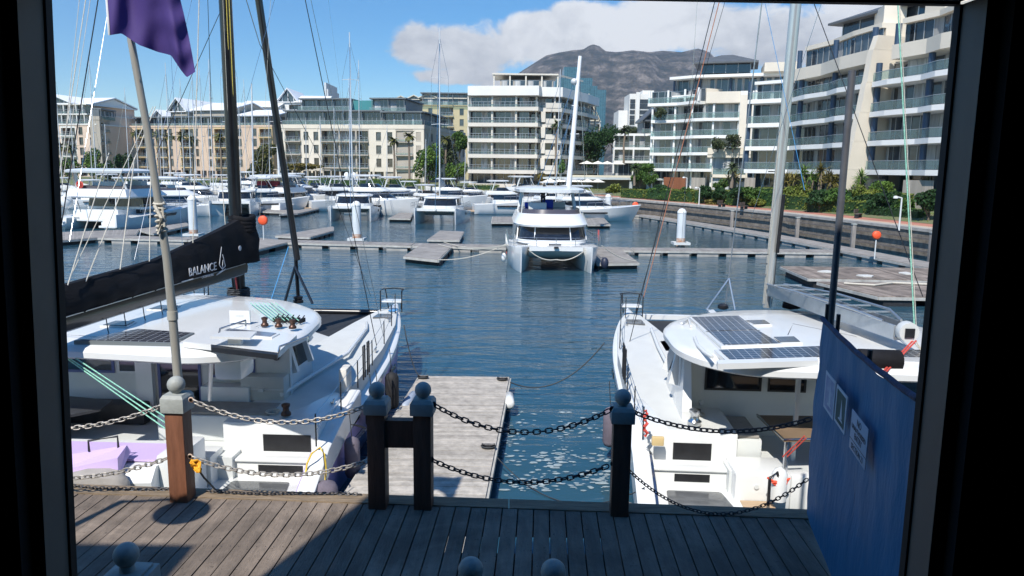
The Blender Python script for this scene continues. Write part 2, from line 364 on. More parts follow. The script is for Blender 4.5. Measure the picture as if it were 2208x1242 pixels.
# ---------------------------------------------------------------- pontoons, piles
def quad_top(pxs, z=.5): return [P(x, y, z) for x, y in pxs]
def pontoon(name, label, pts, th=.18, boards=(0,1), step=.16, m=None, group=None, floats=True, z=.5, cat='pontoon', raw=None):
    c = [Vector(p) for p in pts]; o0 = sum(c, Vector())/4; o0.z = 0
    t = thing(name, label, cat, o0, 0, group)
    mb = MB(o0); a, b, c2, d = c                       # boards run a->d, laid side by side along a->b
    n = max(3, int((b-a).length/step)); 
    for i in range(n):
        u0, u1 = (i+.04)/n, (i+.96)/n
        p = [a.lerp(b,u0), a.lerp(b,u1), d.lerp(c2,u1), d.lerp(c2,u0)]
        dz = random.uniform(-.004, .004)
        mb.add([(q.x,q.y,z-.05+dz) for q in p]+[(q.x,q.y,z+dz) for q in p], [(0,3,2,1),(4,5,6,7),(0,1,5,4),(1,2,6,5),(2,3,7,6),(3,0,4,7)])
    mb.build('deck', m or wood_far, t)
    fr = MB(o0)
    for p, q in ((a,b),(b,c2),(c2,d),(d,a)):
        fr.bar((p.x,p.y,z-.13), (q.x,q.y,z-.13), .12, .16)
    fr.build('frame', mat('pontoon_frame', (.40,.39,.36), .7, ns=2, na=.25), t)
    if floats:
        L = (b-a).length; Wd = (d-a).length; along = L >= Wd
        k = max(1, int(max(L, Wd)/2.4)); fl = MB(o0)
        for i in range(k):
            u0, u1 = (i+.14)/k, (i+.86)/k
            if along: p = [a.lerp(b,u0).lerp(d.lerp(c2,u0),.012), a.lerp(b,u1).lerp(d.lerp(c2,u1),.012), d.lerp(c2,u1).lerp(a.lerp(b,u1),.012), d.lerp(c2,u0).lerp(a.lerp(b,u0),.012)]
            else: p = [a.lerp(d,u0).lerp(b.lerp(c2,u0),.012), a.lerp(d,u1).lerp(b.lerp(c2,u1),.012), b.lerp(c2,u1).lerp(a.lerp(d,u1),.012), b.lerp(c2,u0).lerp(a.lerp(d,u0),.012)]
            fl.prism([(q.x,q.y) for q in p], -.35, z-.21)
        fl.build('float', concrete if 'walkway' in label or 'length' in label else rubber, t)
    return t
random.seed(5)
def pon(label, pxs, **k): return pontoon('pontoon', label, quad_top(pxs, k.get('z', .5)), group='grey boarded pontoons of the marina', **k)
# near finger
pontoon('jetty', 'pale weathered timber finger jetty between the two near catamarans', [Vector((-3.45,11.6,.5)), Vector((-2.9,22.75,.5)), Vector((-.05,22.75,.5)), Vector((-.6,11.6,.5))], m=wood_pont, step=.13)
M0, M1 = Vector((-42,67.2,.5)), Vector((34,59.5,.5))
main = [(-44,68.2),(-28.8,66.6),(-8.5,63.9),(10.2,62.4),(27.5,62.6)]
mains = ['long grey walkway pontoon in front of the big flybridge catamaran at the left', 'grey walkway pontoon behind the wrapped black sail', 'grey walkway pontoon passing behind the catamaran with the blue cushions', 'grey walkway pontoon from the white pile to the shore pontoon']
for i in range(4):
    (x0,y0),(x1,y1) = main[i], main[i+1]
    pon(mains[i], [(0,0)]*4) if False else pontoon('pontoon', mains[i], [Vector((x0,y0-1,.5)), Vector((x1-.15,y1-1,.5)), Vector((x1-.15,y1+1.2,.5)), Vector((x0,y0+1.2,.5))], group='grey boarded pontoons of the marina')
pon('grey finger pontoon in open water left of the central catamaran', [(871,552),(908,527),(978,527),(945,560)], step=.2)
pon('short grey finger pontoon reaching back from the walkway at mid harbour', [(922,516),(949,497),(1000,499),(990,517)], step=.2)
pontoon('pontoon', 'dark sided finger pontoon along the right of the central catamaran', [Vector((6.1,61.2,.5)),Vector((6.1,52.3,.5)),Vector((9.1,52.9,.5)),Vector((9.1,61.2,.5))], group='grey boarded pontoons of the marina', step=.2)
pon('slanting grey pontoon beside the orange buoy, right of the black mast', [(594,508),(718,488),(719,497),(668,511)])
pon('grey pontoon corner running under the tip of the black wrapped sail', [(500,528),(560,513),(632,519),(536,542)])
pon('grey pontoon directly below the stern of the big flybridge catamaran', [(60,503),(300,494),(292,506),(60,523)])
pon('thin finger pontoon between the leftmost white pile and the big flybridge catamaran', [(296,494),(402,480),(408,486),(330,503)])
pon('small pontoon behind the left shoulder of the central catamaran', [(1062,467),(1104,467),(1106,479),(1060,479)])
pon('small black sided pontoon right of the central catamaran near the white pile', [(1262,471),(1302,470),(1316,484),(1268,484)])
pon('short finger pontoon between the two white sailing catamarans', [(838,470),(861,459),(890,459),(884,471)])
pon('far pontoon ending beside the orange buoy, angled part', [(603,462),(642,460),(708,445),(690,443)])
pon('far pontoon behind the orange buoy below the red covered boat', [(545,455),(545,450),(650,453),(640,459)])
sh = [(19.5,112),(22.9,98),(27.2,79),(29.0,66),(30.6,52),(31.5,42)]
for i, lb in enumerate(['farthest length of the shore pontoon under the quay wall', 'second length of the shore pontoon under the quay wall', 'middle length of the shore pontoon under the quay wall', 'shore pontoon length behind the thin grey pole', 'nearest length of the shore pontoon at the right window edge']):
    (x0,y0),(x1,y1) = sh[i], sh[i+1]
    pontoon('pontoon', lb, [Vector((x0-1.2,y0,.5)), Vector((x1-1.2,y1+.1,.5)), Vector((x1+1.2,y1+.1,.5)), Vector((x0+1.2,y0,.5))], group='grey boarded pontoons of the marina')
pontoon('pontoon', 'far walkway pontoon running to the shore behind the white motor yacht', [Vector((9,112,.5)),Vector((20,110,.5)),Vector((20,112.5,.5)),Vector((9,114.5,.5))], group='grey boarded pontoons of the marina')
wood_old = mat('broken_boards', (.20,.165,.14), .9, ns=1.2, na=.45, island=.25)
pontoon('old_raft', 'old brown boarded raft with debris, rear one of two', [Vector((18.6,50.9,.62)),Vector((36,50.6,.6)),Vector((36,44.4,.55)),Vector((18.3,45.2,.62))], m=wood_old, step=.25, z=.62, cat='raft')
pontoon('old_raft', 'old brown boarded raft with rope lying on it, front one of two', [Vector((18.4,44.1,.58)),Vector((34,44.0,.58)),Vector((34,38.6,.5)),Vector((19.6,39.0,.58))], m=wood_old, step=.25, z=.56, cat='raft')
rp = MB(); rp.tube([(19.5,43,.64),(21,42.4,.64),(22.5,43.3,.66),(25,42.8,.64),(28,42.2,.64),(31,42.6,.64)], .06); tag(rp.build('mooring_rope', ropew), 'pale rope lying across the front brown raft', 'rope')
random.seed(9)
for i in range(3):
    x, y = [(20.6,47.9),(22.2,46.2),(25.5,47.6)][i]
    d = MB((x,y,.6)); d.prism([(x+random.uniform(.3,.7)*math.cos(a), y+random.uniform(.3,.7)*math.sin(a)) for a in (0,1,2.2,3.1,4.1,5.2)], .63, .70)
    o = d.build('plastic_scrap', mat('pale_scrap', (.55,.55,.52), .7)); o.location = (x,y,.6); tag(o, None, 'scrap', 'pale scraps lying on the rear raft'); o['label'] = 'small pale scrap lying on the rear brown raft'
def pile(px, py, top, label, r=.4):
    b = P(px, py, .2); s = PY(px, top, b.y); hgt = s.z
    t = thing('mooring_pile', label, 'pile', (b.x, b.y, 0), 0, 'tall white mooring piles')
    MB().lathe([(r,.95),(r,hgt-.45)], n=20).build('shaft', pilem, t, smooth=40)
    MB().lathe([(r*1.06,hgt-.45),(r*1.06,hgt-.3),(r*.55,hgt-.05),(0.001,hgt)], n=20).build('cap', gel, t, smooth=40)
    MB().lathe([(r*1.015,-1),(r*1.015,.97)], n=20).build('rusty_base', rust, t, smooth=40)
    c = MB(); 
    for dx, dy, sx, sy in ((0,-.62,.75,.12),(0,.62,.75,.12),(-.62,0,.12,.5),(.62,0,.12,.5)): c.box(dx-sx,dx+sx,dy-sy,dy+sy,.38,.6)
    c.build('collar', gelg, t)
pile(418, 512, 421, 'white pile left of the wrapped black sail')
pile(640, 452, 397, 'small white pile between the black mast stays, far back', .38)
pile(617, 440, 393, 'farthest white pile beside the grey trawler', .38)
pile(770, 522, 433, 'white rust footed pile in front of the left sailing catamaran')
pile(1467, 531, 449, 'white pile standing alone right of the central catamaran')
pile(1310, 472, 418, 'white pile against the striped motor yacht', .4)
def marker(px, py, r, Y, label, foot):
    c = PY(px, py, Y); t = thing('marker_buoy', label, 'life ring housing', (c.x, c.y, foot), 0, 'round orange life ring housings')
    hh = c.z-foot
    MB().lathe([(.001,-.16),(r*.8,-.15),(r,-.08),(r,.08),(r*.8,.15),(.001,.16)], (0,0,hh), 20, 'y').build('housing', orange, t, smooth=50)
    MB().tube([(0,.0,0),(0,0,hh-r*.95)], .05).build('post', gelg, t)
marker(567, 475, .42, 66.5, 'bright orange round housing on the walkway beside the black mast', .5)
marker(1890, 507, .33, 57, 'orange round housing on the shore pontoon near the right window edge', .5)
marker(1370, 442, .45, 111, 'small far orange round housing near the striped motor yacht', .5)
# quay side ladder posts, power pedestals and shore lamps
for i, (px, yt, yb) in enumerate([(1424,436,458),(1490,443,470),(1577,453,488),(1718,468,506),(1838,482,528),(2006,500,556)]):
    b = P(px, yb, .5); tp = PY(px, yt, b.y).z
    t = thing('fender_pile', ['first','second','third','fourth','fifth','sixth'][i]+' grey timber pile along the quay wall, counted from the far end', 'pile', (b.x,b.y,0), 0, 'timber piles along the quay wall')
    MB().box(-.17,.17,-.17,.17,-1,tp-.12).build('shaft', mat('grey_timber', (.24,.22,.20), .8, ns=2, na=.35, stretch=(3,3,.4)), t, bevel=.02)
    MB().box(-.21,.21,-.21,.21,tp-.12,tp).build('cap', capgrey, t, bevel=.02)
def shore_lamp(px, yt, yb, label, z=2.5):
    b = P(px, yb, z); tp = PY(px, yt, b.y).z-z
    t = thing('lamp_post', label, 'lamp post', b, 0, 'short grey lamp posts on the promenade')
    MB().lathe([(.09,0),(.07,.3),(.06,tp-.1)]).build('pole', gelg, t, smooth=40)
    MB().bar((0,0,tp-.1),(-.45,0,tp),.09).build('arm', gelg, t); MB().lathe([(.05,.12),(.17,.08),(.19,-.08),(.1,-.1)], (-.5,0,tp-.05)).build('lamp_head', gel, t, smooth=50)
shore_lamp(1507, 404, 441, 'lamp post before the annex of the second apartment house')
shore_lamp(1938, 424, 497, 'tall lamp post nearest the right window edge')
shore_lamp(1479, 382, 436, 'thin lamp post before the orange timber screen')
for i,(px,py) in enumerate([(1556,447),(1850,470),(1604,452)]):
    b = P(px, py, 2.5); t = thing('bench', ['low dark bench left of the rusted tree beds','dark bench under the right trimmed trees','small dark bench beside the promenade hedge'][i], 'bench', b, .9, 'dark benches on the promenade')
    MB().box(-.8,.8,-.22,.22,.40,.46).build('seat', mat('bench_wood', (.10,.08,.07), .7), t); MB().box(-.8,.8,.2,.26,.5,.9).build('backrest', MATS['bench_wood'], t)
    for s in (-.65,.65): MB().box(s-.04,s+.04,-.2,.2,0,.4).build('leg', black, t)
# ---------------------------------------------------------------- buildings
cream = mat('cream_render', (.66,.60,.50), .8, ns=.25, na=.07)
creamw = mat('white_render', (.70,.69,.65), .75, ns=.25, na=.06)
whiteb = mat('white_slab', (.74,.74,.72), .7, ns=.3, na=.05)
offw = mat('warm_slab', (.62,.58,.50), .75, ns=.3, na=.08)
peach = mat('peach_render', (.58,.44,.33), .85, ns=.15, na=.10)
ochre = mat('ochre_render', (.57,.43,.24), .85, ns=.15, na=.10)
pinkish = mat('pinkish_render', (.60,.47,.37), .85, ns=.2, na=.10)
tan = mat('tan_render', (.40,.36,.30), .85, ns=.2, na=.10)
yellowb = mat('yellow_render', (.52,.45,.27), .85, ns=.2, na=.08)
greymet = mat('grey_metal_cladding', (.13,.15,.16), .5, ns=.3, na=.25)
bluecol = mat('blue_column', (.03,.06,.11), .5, ns=.5, na=.15)
roofw = mat('white_roof', (.76,.77,.78), .5, ns=.4, na=.05)
roofk = mat('slate_roof', (.09,.10,.11), .6, ns=.5, na=.2)
roofc = mat('cream_roof', (.60,.56,.46), .6, ns=.5, na=.1)
railg = mat('rail_metal', (.42,.44,.45), .4, .5)
def glassy(name, col, a, rough=.05):
    if name in MATS: return MATS[name]
    m = bpy.data.materials.new(name); m.use_nodes = True; t = m.node_tree; b = t.nodes['Principled BSDF']
    b.inputs['Base Color'].default_value = (*col,1); b.inputs['Roughness'].default_value = rough
    tr = N(t, 'ShaderNodeBsdfTransparent'); tr.inputs[0].default_value = (.82,.92,.91,1); mx = N(t, 'ShaderNodeMixShader'); mx.inputs[0].default_value = a
    t.links.new(tr.outputs[0], mx.inputs[1]); t.links.new(b.outputs[0], mx.inputs[2]); t.links.new(mx.outputs[0], t.nodes['Material Output'].inputs[0]); MATS[name] = m; return m
tealglass = glassy('balustrade_glass', (.30,.38,.38), .20)
clearer = glassy('railing_pane', (.3,.35,.35), .12)
clear = glassy('clear_acrylic', (.4,.45,.45), .25)
WIN = {}
def window_mesh(w, h, kind='w'):
    k = (round(w,2), round(h,2), kind)
    if k in WIN: return WIN[k]
    g = MB(); g.quad((0,.05,0),(w,.05,0),(w,.05,h),(0,.05,h)); g.cm = 1
    n = max(1, round(w/1.3))
    for i in range(n+1):
        x = w*i/n; g.box(max(0,x-.04), min(w,x+.04), -.02, .04, 0, h)
    g.box(0,w,-.018,.038,h-.07,h-.002); g.box(0,w,-.018,.038,.002,.07)
    if kind == 'b':
        g.cm = 2; rnd = random.Random(int(w*100+h*10))
        for i in range(n):
            if rnd.random() < .4: g.box(w*i/n+.05, w*i/n+.05+w/n*rnd.choice((.3,.9)), .02,.045, .08, h-.08)
    o = g.build('window', [bglass, greymet if kind != 'b' else railg, curtain]); me = o.data; bpy.data.objects.remove(o); WIN[k] = me; return me
RL = {}
def rail_mesh(w, kind):
    k = (round(w,2), kind)
    if k in RL: return RL[k]
    g = MB(); g.box(0,w,-.03,.03,1.0,1.06)
    if kind == 'glass': g.cm = 1; g.box(.02,w-.02,-.012,.012,.08,1.0)
    else:
        g.box(0,w,-.02,.02,.1,.14); g.box(0,w,-.02,.02,.52,.56)
        for i in range(int(w/1.1)+2): x = min(w-.025, max(.025, i*1.1)); g.box(x-.025,x+.025,-.025,.025,0,1)
        g.cm = 1; g.box(.02,w-.02,-.008,.008,.14,.5)
    o = g.build('railing', [railg, tealglass if kind == 'glass' else clearer]); me = o.data; bpy.data.objects.remove(o); RL[k] = me; return me
def put(me, name, par, x, y, z, rz=0):
    o = link(name, me, par); o.location = (x,y,z); o.rotation_euler = (0,0,rz); return o
def grid_block(t, bays, nf, fh, D, wmat, bmat, H=None, par=1.0, ground=None, x0=0, z0=0):
    """facade on local y=0 facing -y; bays = [(width, kind)]"""
    W_ = sum(b[0] for b in bays); g = MB(); GB = {i: MB() for i in range(len(bays))}; H = H or nf*fh
    for f in range(nf):
        za = z0+f*fh; zb = za+fh; x = x0
        for bi, (w, k) in enumerate(bays):
            g2 = GB[bi]
            if f == 0 and ground: k = 'g'
            if k == 'w': ow, oz, oh = min(1.3, w*.55), .35, 2.1
            elif k == 's': ow, oz, oh = 0, 0, 0
            elif k == 'g': ow, oz, oh = w-.5, .1, fh-.9
            else: ow, oz, oh = w-.4, .12, fh-.65
            G = g2 if k == 'B' or k == 'b' else g
            if ow == 0: G.box(x,x+w,0,.5,za,zb)
            else:
                s = (w-ow)/2
                G.box(x,x+s,0,.5,za,zb); G.box(x+w-s,x+w,0,.5,za,zb); G.box(x+s,x+w-s,.002,.5,za,za+oz); G.box(x+s,x+w-s,.002,.5,za+oz+oh,zb)
                if k == 'w':
                    put(window_mesh(ow,oh), 'window', t, x+s, .22, za+oz); g.box(x+s-.06,x+s+ow+.06,-.06,0,za+oz-.1,za+oz-.002)
                elif k == 'g': put(window_mesh(ow,oh,'b'), 'window', t, x+s, 1.2, za+oz)
                else:
                    put(window_mesh(ow,oh,'b'), 'window', t, x+s, 1.7, za+oz)
                    put(rail_mesh(ow+.1,'bar'), 'railing', t, x+s-.05, -.55, za+oz)
                    g2.box(x+s-.15,x+s+ow+.15,-.65,-.001,za+oz-.24,za+oz)
            x += w
    g.box(x0,x0+W_,2.0,D,z0,z0+nf*fh-.01); g.box(x0,x0+.3,.501,2.0,z0,z0+nf*fh-.02); g.box(x0+W_-.3,x0+W_,.501,2.0,z0,z0+nf*fh-.02)
    for f in range(nf+1): g.box(x0+.3,x0+W_-.3,.5,2.0,z0+f*fh-.15 if f else z0, z0+f*fh+.1 if f < nf else z0+f*fh-.03)
    g.box(x0-.1,x0+W_+.1,-.1,.5,z0+nf*fh,z0+nf*fh+par); g.box(x0-.1,x0+.3,.5,D,z0+nf*fh,z0+nf*fh+par); g.box(x0+W_-.3,x0+W_+.1,.5,D,z0+nf*fh,z0+nf*fh+par)
    g.build('wall', wmat, t); 
    for q in GB.values():
        if q.v: q.build('balcony_bay', bmat, t)
def penthouse(t, x0, x1, y0, y1, z0, h, over=.6, m=None, name='penthouse'):
    n = max(1, int((x1-x0)/4.2)); w = (x1-x0)/n; g = MB()
    g.box(x0,x1,y0+.3,y1,z0,z0+h); g.box(x0-over,x1+over,y0-over-.6,y1,z0+h,z0+h+.35)
    for i in range(n+1): xx = x0+i*w; g.box(xx-.12,xx+.12,y0-.02,y0+.28,z0,z0+h); g.box(xx-.07,xx+.07,y0-over-.4,y0-over-.26,z0,z0+h)
    g.build(name, m or greymet, t)
    for i in range(n): put(window_mesh(w-.3,h-.2,'b'), 'window', t, x0+i*w+.15, y0+.08, z0+.05)
    put(rail_mesh(x1-x0+2*over,'glass'), 'railing', t, x0-over, y0-over-.9, z0)
def gable(t, x0, x1, y0, y1, z0, zr, m, m2, side='x', name='roof', fill=True):
    """ridge along y (gable faces the water) if side=='y', else ridge along x"""
    g = MB(); th = .28
    if side == 'y':
        xm = (x0+x1)/2
        for a, b in ((x0,xm),(x1,xm)):
            g.add([(a,y0,z0),(b,y0,zr),(b,y1,zr),(a,y1,z0),(a,y0,z0+th),(b,y0,zr+th),(b,y1,zr+th),(a,y1,z0+th)], [(0,1,2,3),(7,6,5,4),(0,4,5,1),(1,5,6,2),(2,6,7,3),(3,7,4,0)])
        g.build(name, m, t)
        if fill:
            f = MB(); f.add([(x0+.5,y0+1,z0),(x1-.5,y0+1,z0),(xm,y0+1,zr-.25),(x0+.5,y1-.5,z0),(x1-.5,y1-.5,z0),(xm,y1-.5,zr-.25)], [(0,1,2),(5,4,3),(0,3,4,1),(1,4,5,2),(2,5,3,0)]); f.build('gable_glazing', m2, t)
            b = MB()
            for k in (.25,.5,.75): xx = x0+(x1-x0)*k; b.box(xx-.08,xx+.08,y0+.9,y0+.98,z0,z0+(zr-z0)*(1-abs(2*k-1))-.2)
            b.bar((x0+.3,y0+.4,z0),(xm,y0+.4,zr-.1),.2); b.bar((x1-.3,y0+.4,z0),(xm,y0+.4,zr-.1),.2); b.bar((x0+.5,y0+.4,z0+.1),(x1-.5,y0+.4,z0+.1),.22)
            b.build('truss', m, t)
    else:
        ym = (y0+y1)/2
        for a, b in ((y0,ym),(y1,ym)):
            g.add([(x0,a,z0),(x0,b,zr),(x1,b,zr),(x1,a,z0),(x0,a,z0+th),(x0,b,zr+th),(x1,b,zr+th),(x1,a,z0+th)], [(0,1,2,3),(7,6,5,4),(0,4,5,1),(1,5,6,2),(2,6,7,3),(3,7,4,0)])
        g.build(name, m, t)
        f = MB(); f.add([(x0+.5,y0+.6,z0),(x0+.5,y1-.6,z0),(x0+.5,ym,zr-.2),(x1-.5,y0+.6,z0),(x1-.5,y1-.6,z0),(x1-.5,ym,zr-.2)], [(0,1,2),(5,4,3),(0,3,4,1),(1,4,5,2),(2,5,3,0)]); f.build('gable_wall', m2, t)
def at(px, Y, z): 
    q = PY(px, 366, Y); return Vector((q.x, Y, z))
# --- cream four storey block with grey glass penthouse (left centre)
a, b = at(599,192,3.6), at(914,186,3.6)
t = thing('apartment_block', 'cream four storey apartment block under grey glass penthouses, right of the black mast', 'apartment block', a, math.atan2(b.y-a.y,b.x-a.x))
Wd = (b-a).length; raw = [(3,'w'),(6,'b'),(3.6,'w'),(3.6,'w'),(6.6,'b'),(6,'b'),(4.6,'b'),(1.4,'s'),(4,'w'),(4,'w'),(6.2,'b'),(3.6,'w')]; s = Wd/sum(r[0] for r in raw)
grid_block(t, [(w*s,k) for w,k in raw], 4, 3.25, 26, cream, tan, ground=True)
penthouse(t, 2, 37*s, 2.2, 20, 14.0, 3.3); penthouse(t, 38*s, Wd-1, 1.8, 20, 14.0, 3.0); penthouse(t, 5, 24*s, 5, 20, 17.7, 2.8); penthouse(t, 33*s, Wd-6, 4.5, 20, 17.3, 3.2)
g = MB(); g.box(24*s,33*s,6,18,17.6,20.4); g.build('lift_house', mat('teal_cladding', (.05,.22,.23), .4), t)
g = MB(); g.box(-.5,Wd*.42,-4.6,-.7,2.6,2.8)
for i in range(9): g.box(Wd*.42*i/8-.15,Wd*.42*i/8+.15,-4.5,-4.2,0,2.6)
g.build('pergola', tan, t)
# its side wall turning away
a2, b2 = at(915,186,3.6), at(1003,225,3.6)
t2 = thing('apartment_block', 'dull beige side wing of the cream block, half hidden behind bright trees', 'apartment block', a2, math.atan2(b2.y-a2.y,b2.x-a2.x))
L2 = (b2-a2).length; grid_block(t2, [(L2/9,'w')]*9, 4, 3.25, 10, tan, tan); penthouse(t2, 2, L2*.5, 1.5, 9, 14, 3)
# --- orange block
a, b = at(272,222,3.6), at(590,208,3.6)
t = thing('apartment_block', 'peach and ochre apartment block with white gabled roofs and palms in front', 'apartment block', a, math.atan2(b.y-a.y,b.x-a.x))
Wd = (b-a).length; raw = [(4,'w'),(2,'s'),(7,'b'),(3,'w'),(6,'b'),(3,'w'),(3,'s'),(7,'b'),(2.5,'w'),(3,'s'),(4,'w'),(7,'b'),(3,'w'),(4,'w'),(3,'s'),(4,'w'),(6,'b')]; s = Wd/sum(r[0] for r in raw)
grid_block(t, [(w*s,k) for w,k in raw], 5, 2.84, 30, peach, ochre, ground=True, par=.5)
penthouse(t, 3, Wd*.5, 2.2, 24, 14.3, 2.7); penthouse(t, Wd*.52, Wd-2, 2.2, 24, 14.3, 2.7)
f = lambda px: (px-272)/(590-272)*Wd
gable(t, f(318), f(346), 3, 24, 17.3, 19.3, roofw, greymet, 'y'); gable(t, f(364), f(408), 1, 27, 18.6, 22.4, roofw, bglass, 'y')
g = MB(); g.box(f(366),f(406),2.5,26,17.36,19.0); g.box(f(407),f(489),4,24,17.36,19.3); g.build('attic', tan, t)
gable(t, f(402), f(492), 3.2, 25, 19.1, 21.9, roofw, tan, 'x'); gable(t, f(500), f(588), 3, 24, 17.4, 19.6, roofw, tan, 'x'); gable(t, f(340), f(362), 6, 22, 17.3, 19.4, roofw, tan, 'x')
# --- left block
a, b = at(92,212,3.6), at(216,208,3.6)
t = thing('apartment_block', 'pinkish grey apartment block with white gable, leftmost behind the flybridge catamaran', 'apartment block', a, math.atan2(b.y-a.y,b.x-a.x))
Wd = (b-a).length
grid_block(t, [(Wd*.22,'b'),(Wd*.15,'w'),(Wd*.26,'b'),(Wd*.17,'w'),(Wd*.20,'w')], 5, 2.78, 24, pinkish, creamw, ground=True, par=.2)
g = MB()
for k, (z, ww) in enumerate(((14.15,.95),(16.9,.8))):
    g.box(.2,Wd*ww+1,-.2,20,z,z+.3)
    for i in range(8): xx = .4+i*(Wd*ww-.8)/7; g.box(xx-.12,xx+.12,-.1,.14,z+.3,z+2.7)
g.box(.2,Wd*.8+1,-.2,20,19.6,19.85); g.build('terrace_frame', creamw, t)
for k in range(2):
    for i in range(4): put(window_mesh(Wd*.21,2.3,'b'),'window',t, .3+i*Wd*.24*(1-.1*k), 1.6, 14.5+2.75*k)
    g = MB(); g.box(.4,Wd*(.95-.15*k),1.9,19.8,14.46+2.75*k,16.88+2.72*k); g.build('terrace_storey', pinkish, t); put(rail_mesh(Wd*(.95-.15*k),'bar'),'railing',t,.3,-.15,14.5+2.75*k)
gable(t, -1, Wd*.62, -.5, 22, 19.86, 22.3, roofw, bglass, 'y'); 
gable(t, Wd*.3, Wd*.86, 2, 20, 19.86, 22.2, roofw, creamw, 'x')
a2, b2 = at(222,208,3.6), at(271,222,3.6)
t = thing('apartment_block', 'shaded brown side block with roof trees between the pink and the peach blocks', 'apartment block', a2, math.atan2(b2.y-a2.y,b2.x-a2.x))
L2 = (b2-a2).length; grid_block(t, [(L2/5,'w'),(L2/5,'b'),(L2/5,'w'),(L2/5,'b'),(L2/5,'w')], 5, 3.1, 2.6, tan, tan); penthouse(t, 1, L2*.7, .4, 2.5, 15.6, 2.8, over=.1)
# --- white gabled houses further back
def backhouse(px0, px1, Y, ytop, ybase, lb, m, rm, gables, side='y'):
    a, b = at(px0,Y,0), at(px1,Y,0); zt = PY(px0, ytop, Y).z; zb = 3.6; Wd = b.x-a.x
    t = thing('gabled_house', lb, 'house', (a.x,Y,zb)); nf = max(2, int((zt-zb)/3.3)); n = max(2, int(Wd/4.5))
    grid_block(t, [(Wd/n,'b' if i%3==1 else 'w') for i in range(n)], nf, (zt-zb)/nf, 20, m, m, par=.2)
    for (g0, g1, yr, sd) in gables:
        gx0, gx1 = at(g0,Y,0).x-a.x, at(g1,Y,0).x-a.x; zr = PY(g0, yr, Y).z-zb
        gable(t, gx0, gx1, -.8, 18, zt-zb+.2, zr, rm, bglass if sd == 'y' else m, sd)
backhouse(519,610,250,232,0,'white roofed house row seen between the two black spars', creamw, roofw, [(519,608,214,'x')])
backhouse(598,712,255,222,0,'white house with a tall glazed gable above the grey penthouses', creamw, roofw, [(602,650,191,'y'),(640,708,203,'x')])
backhouse(912,1012,240,227,0,'yellow apartment house with grey glazed top storey behind the bright trees', yellowb, roofc, [])
backhouse(850,925,262,216,0,'row house with two small cream gables above the grey penthouses', greymet, roofc, [(853,880,208,'y'),(876,912,206,'y')])
tt = [o for o in bpy.data.objects if o.get('label','').startswith('yellow')][0]
penthouse(tt, 0, at(1012,240,0).x-at(912,240,0).x-.5, .5, 18, PY(912,227,240).z-3.6, 3.6)
gable(tt, -1.5, 5, 0, 18, PY(912,212,240).z-3.6, PY(912,203,240).z-3.6, roofc, greymet, 'y'); gable(tt, 4.5, 14, 0, 16, PY(912,212,240).z-3.6, PY(912,200,240).z-3.6, roofc, greymet, 'x')
# --- slab blocks
def slab_building(t, o0, lines, zs, depth, recess, sm, colm, kinds, th=.42, colstep=5.5, rail='glass', wmat=None, fascia=0.0, colr=.22):
    """lines[i]: front polyline of floor i (left to right), zs[i]: top of floor slab i"""
    for i, pl in enumerate(lines):
        if pl is None: continue
        g = MB(o0); B = offs(pl, depth); n = len(pl)
        hh = th+(fascia if kinds[i] == 'deep' else 0)
        for k in range(n-1): g.prism([pl[k],pl[k+1],B[k+1],B[k]], zs[i]-hh, zs[i])
        g.build('floor_slab', sm if kinds[i] != 'cream' else cream, t)
        zt = zs[i+1]-th if i+1 < len(zs) else None
        if kinds[i] != 'roof' and rail and i:
            e = offs(pl, .12)
            for k in range(n-1):
                L = math.hypot(e[k+1][0]-e[k][0], e[k+1][1]-e[k][1])
                if L > .8: put(rail_mesh(round(L,1),rail),'railing',t, e[k][0]-o0[0], e[k][1]-o0[1], zs[i]-o0[2], math.atan2(e[k+1][1]-e[k][1], e[k+1][0]-e[k][0]))
        if kinds[i] != 'roof' and zt:
            q = offs(pl, recess)
            for k in range(n-1):
                L = math.hypot(q[k+1][0]-q[k][0], q[k+1][1]-q[k][1]); a = math.atan2(q[k+1][1]-q[k][1], q[k+1][0]-q[k][0])
                m = max(1, round(L/5))
                for j in range(m):
                    u = j/m; put(window_mesh(round(L/m,1), round(zt-zs[i],2),'b'),'window',t, q[k][0]+(q[k+1][0]-q[k][0])*u-o0[0], q[k][1]+(q[k+1][1]-q[k][1])*u-o0[1], zs[i]-o0[2], a)
            g = MB(o0); qq = offs(pl, recess+.3); B2 = offs(pl, depth-.1)
            for k in range(n-1): g.prism([qq[k],qq[k+1],B2[k+1],B2[k]], zs[i], zt)
            g.build('storey_wall', wmat or cream, t)
            if colstep:
                c = offs(pl, .75); ls = [math.dist(c[k],c[k+1]) for k in range(n-1)]; T_ = sum(ls); m = max(1, round(T_/colstep))
                for j in range(m+1):
                        d_ = T_*j/m; k = 0
                        while k < n-2 and d_ > ls[k]: d_ -= ls[k]; k += 1
                        u = min(1, d_/ls[k]); x, y = c[k][0]+(c[k+1][0]-c[k][0])*u, c[k][1]+(c[k+1][1]-c[k][1])*u
                        MB(o0).lathe([(colr,zs[i]),(colr,zt)], (x,y,0), 12).build('column', colm, t, smooth=40)
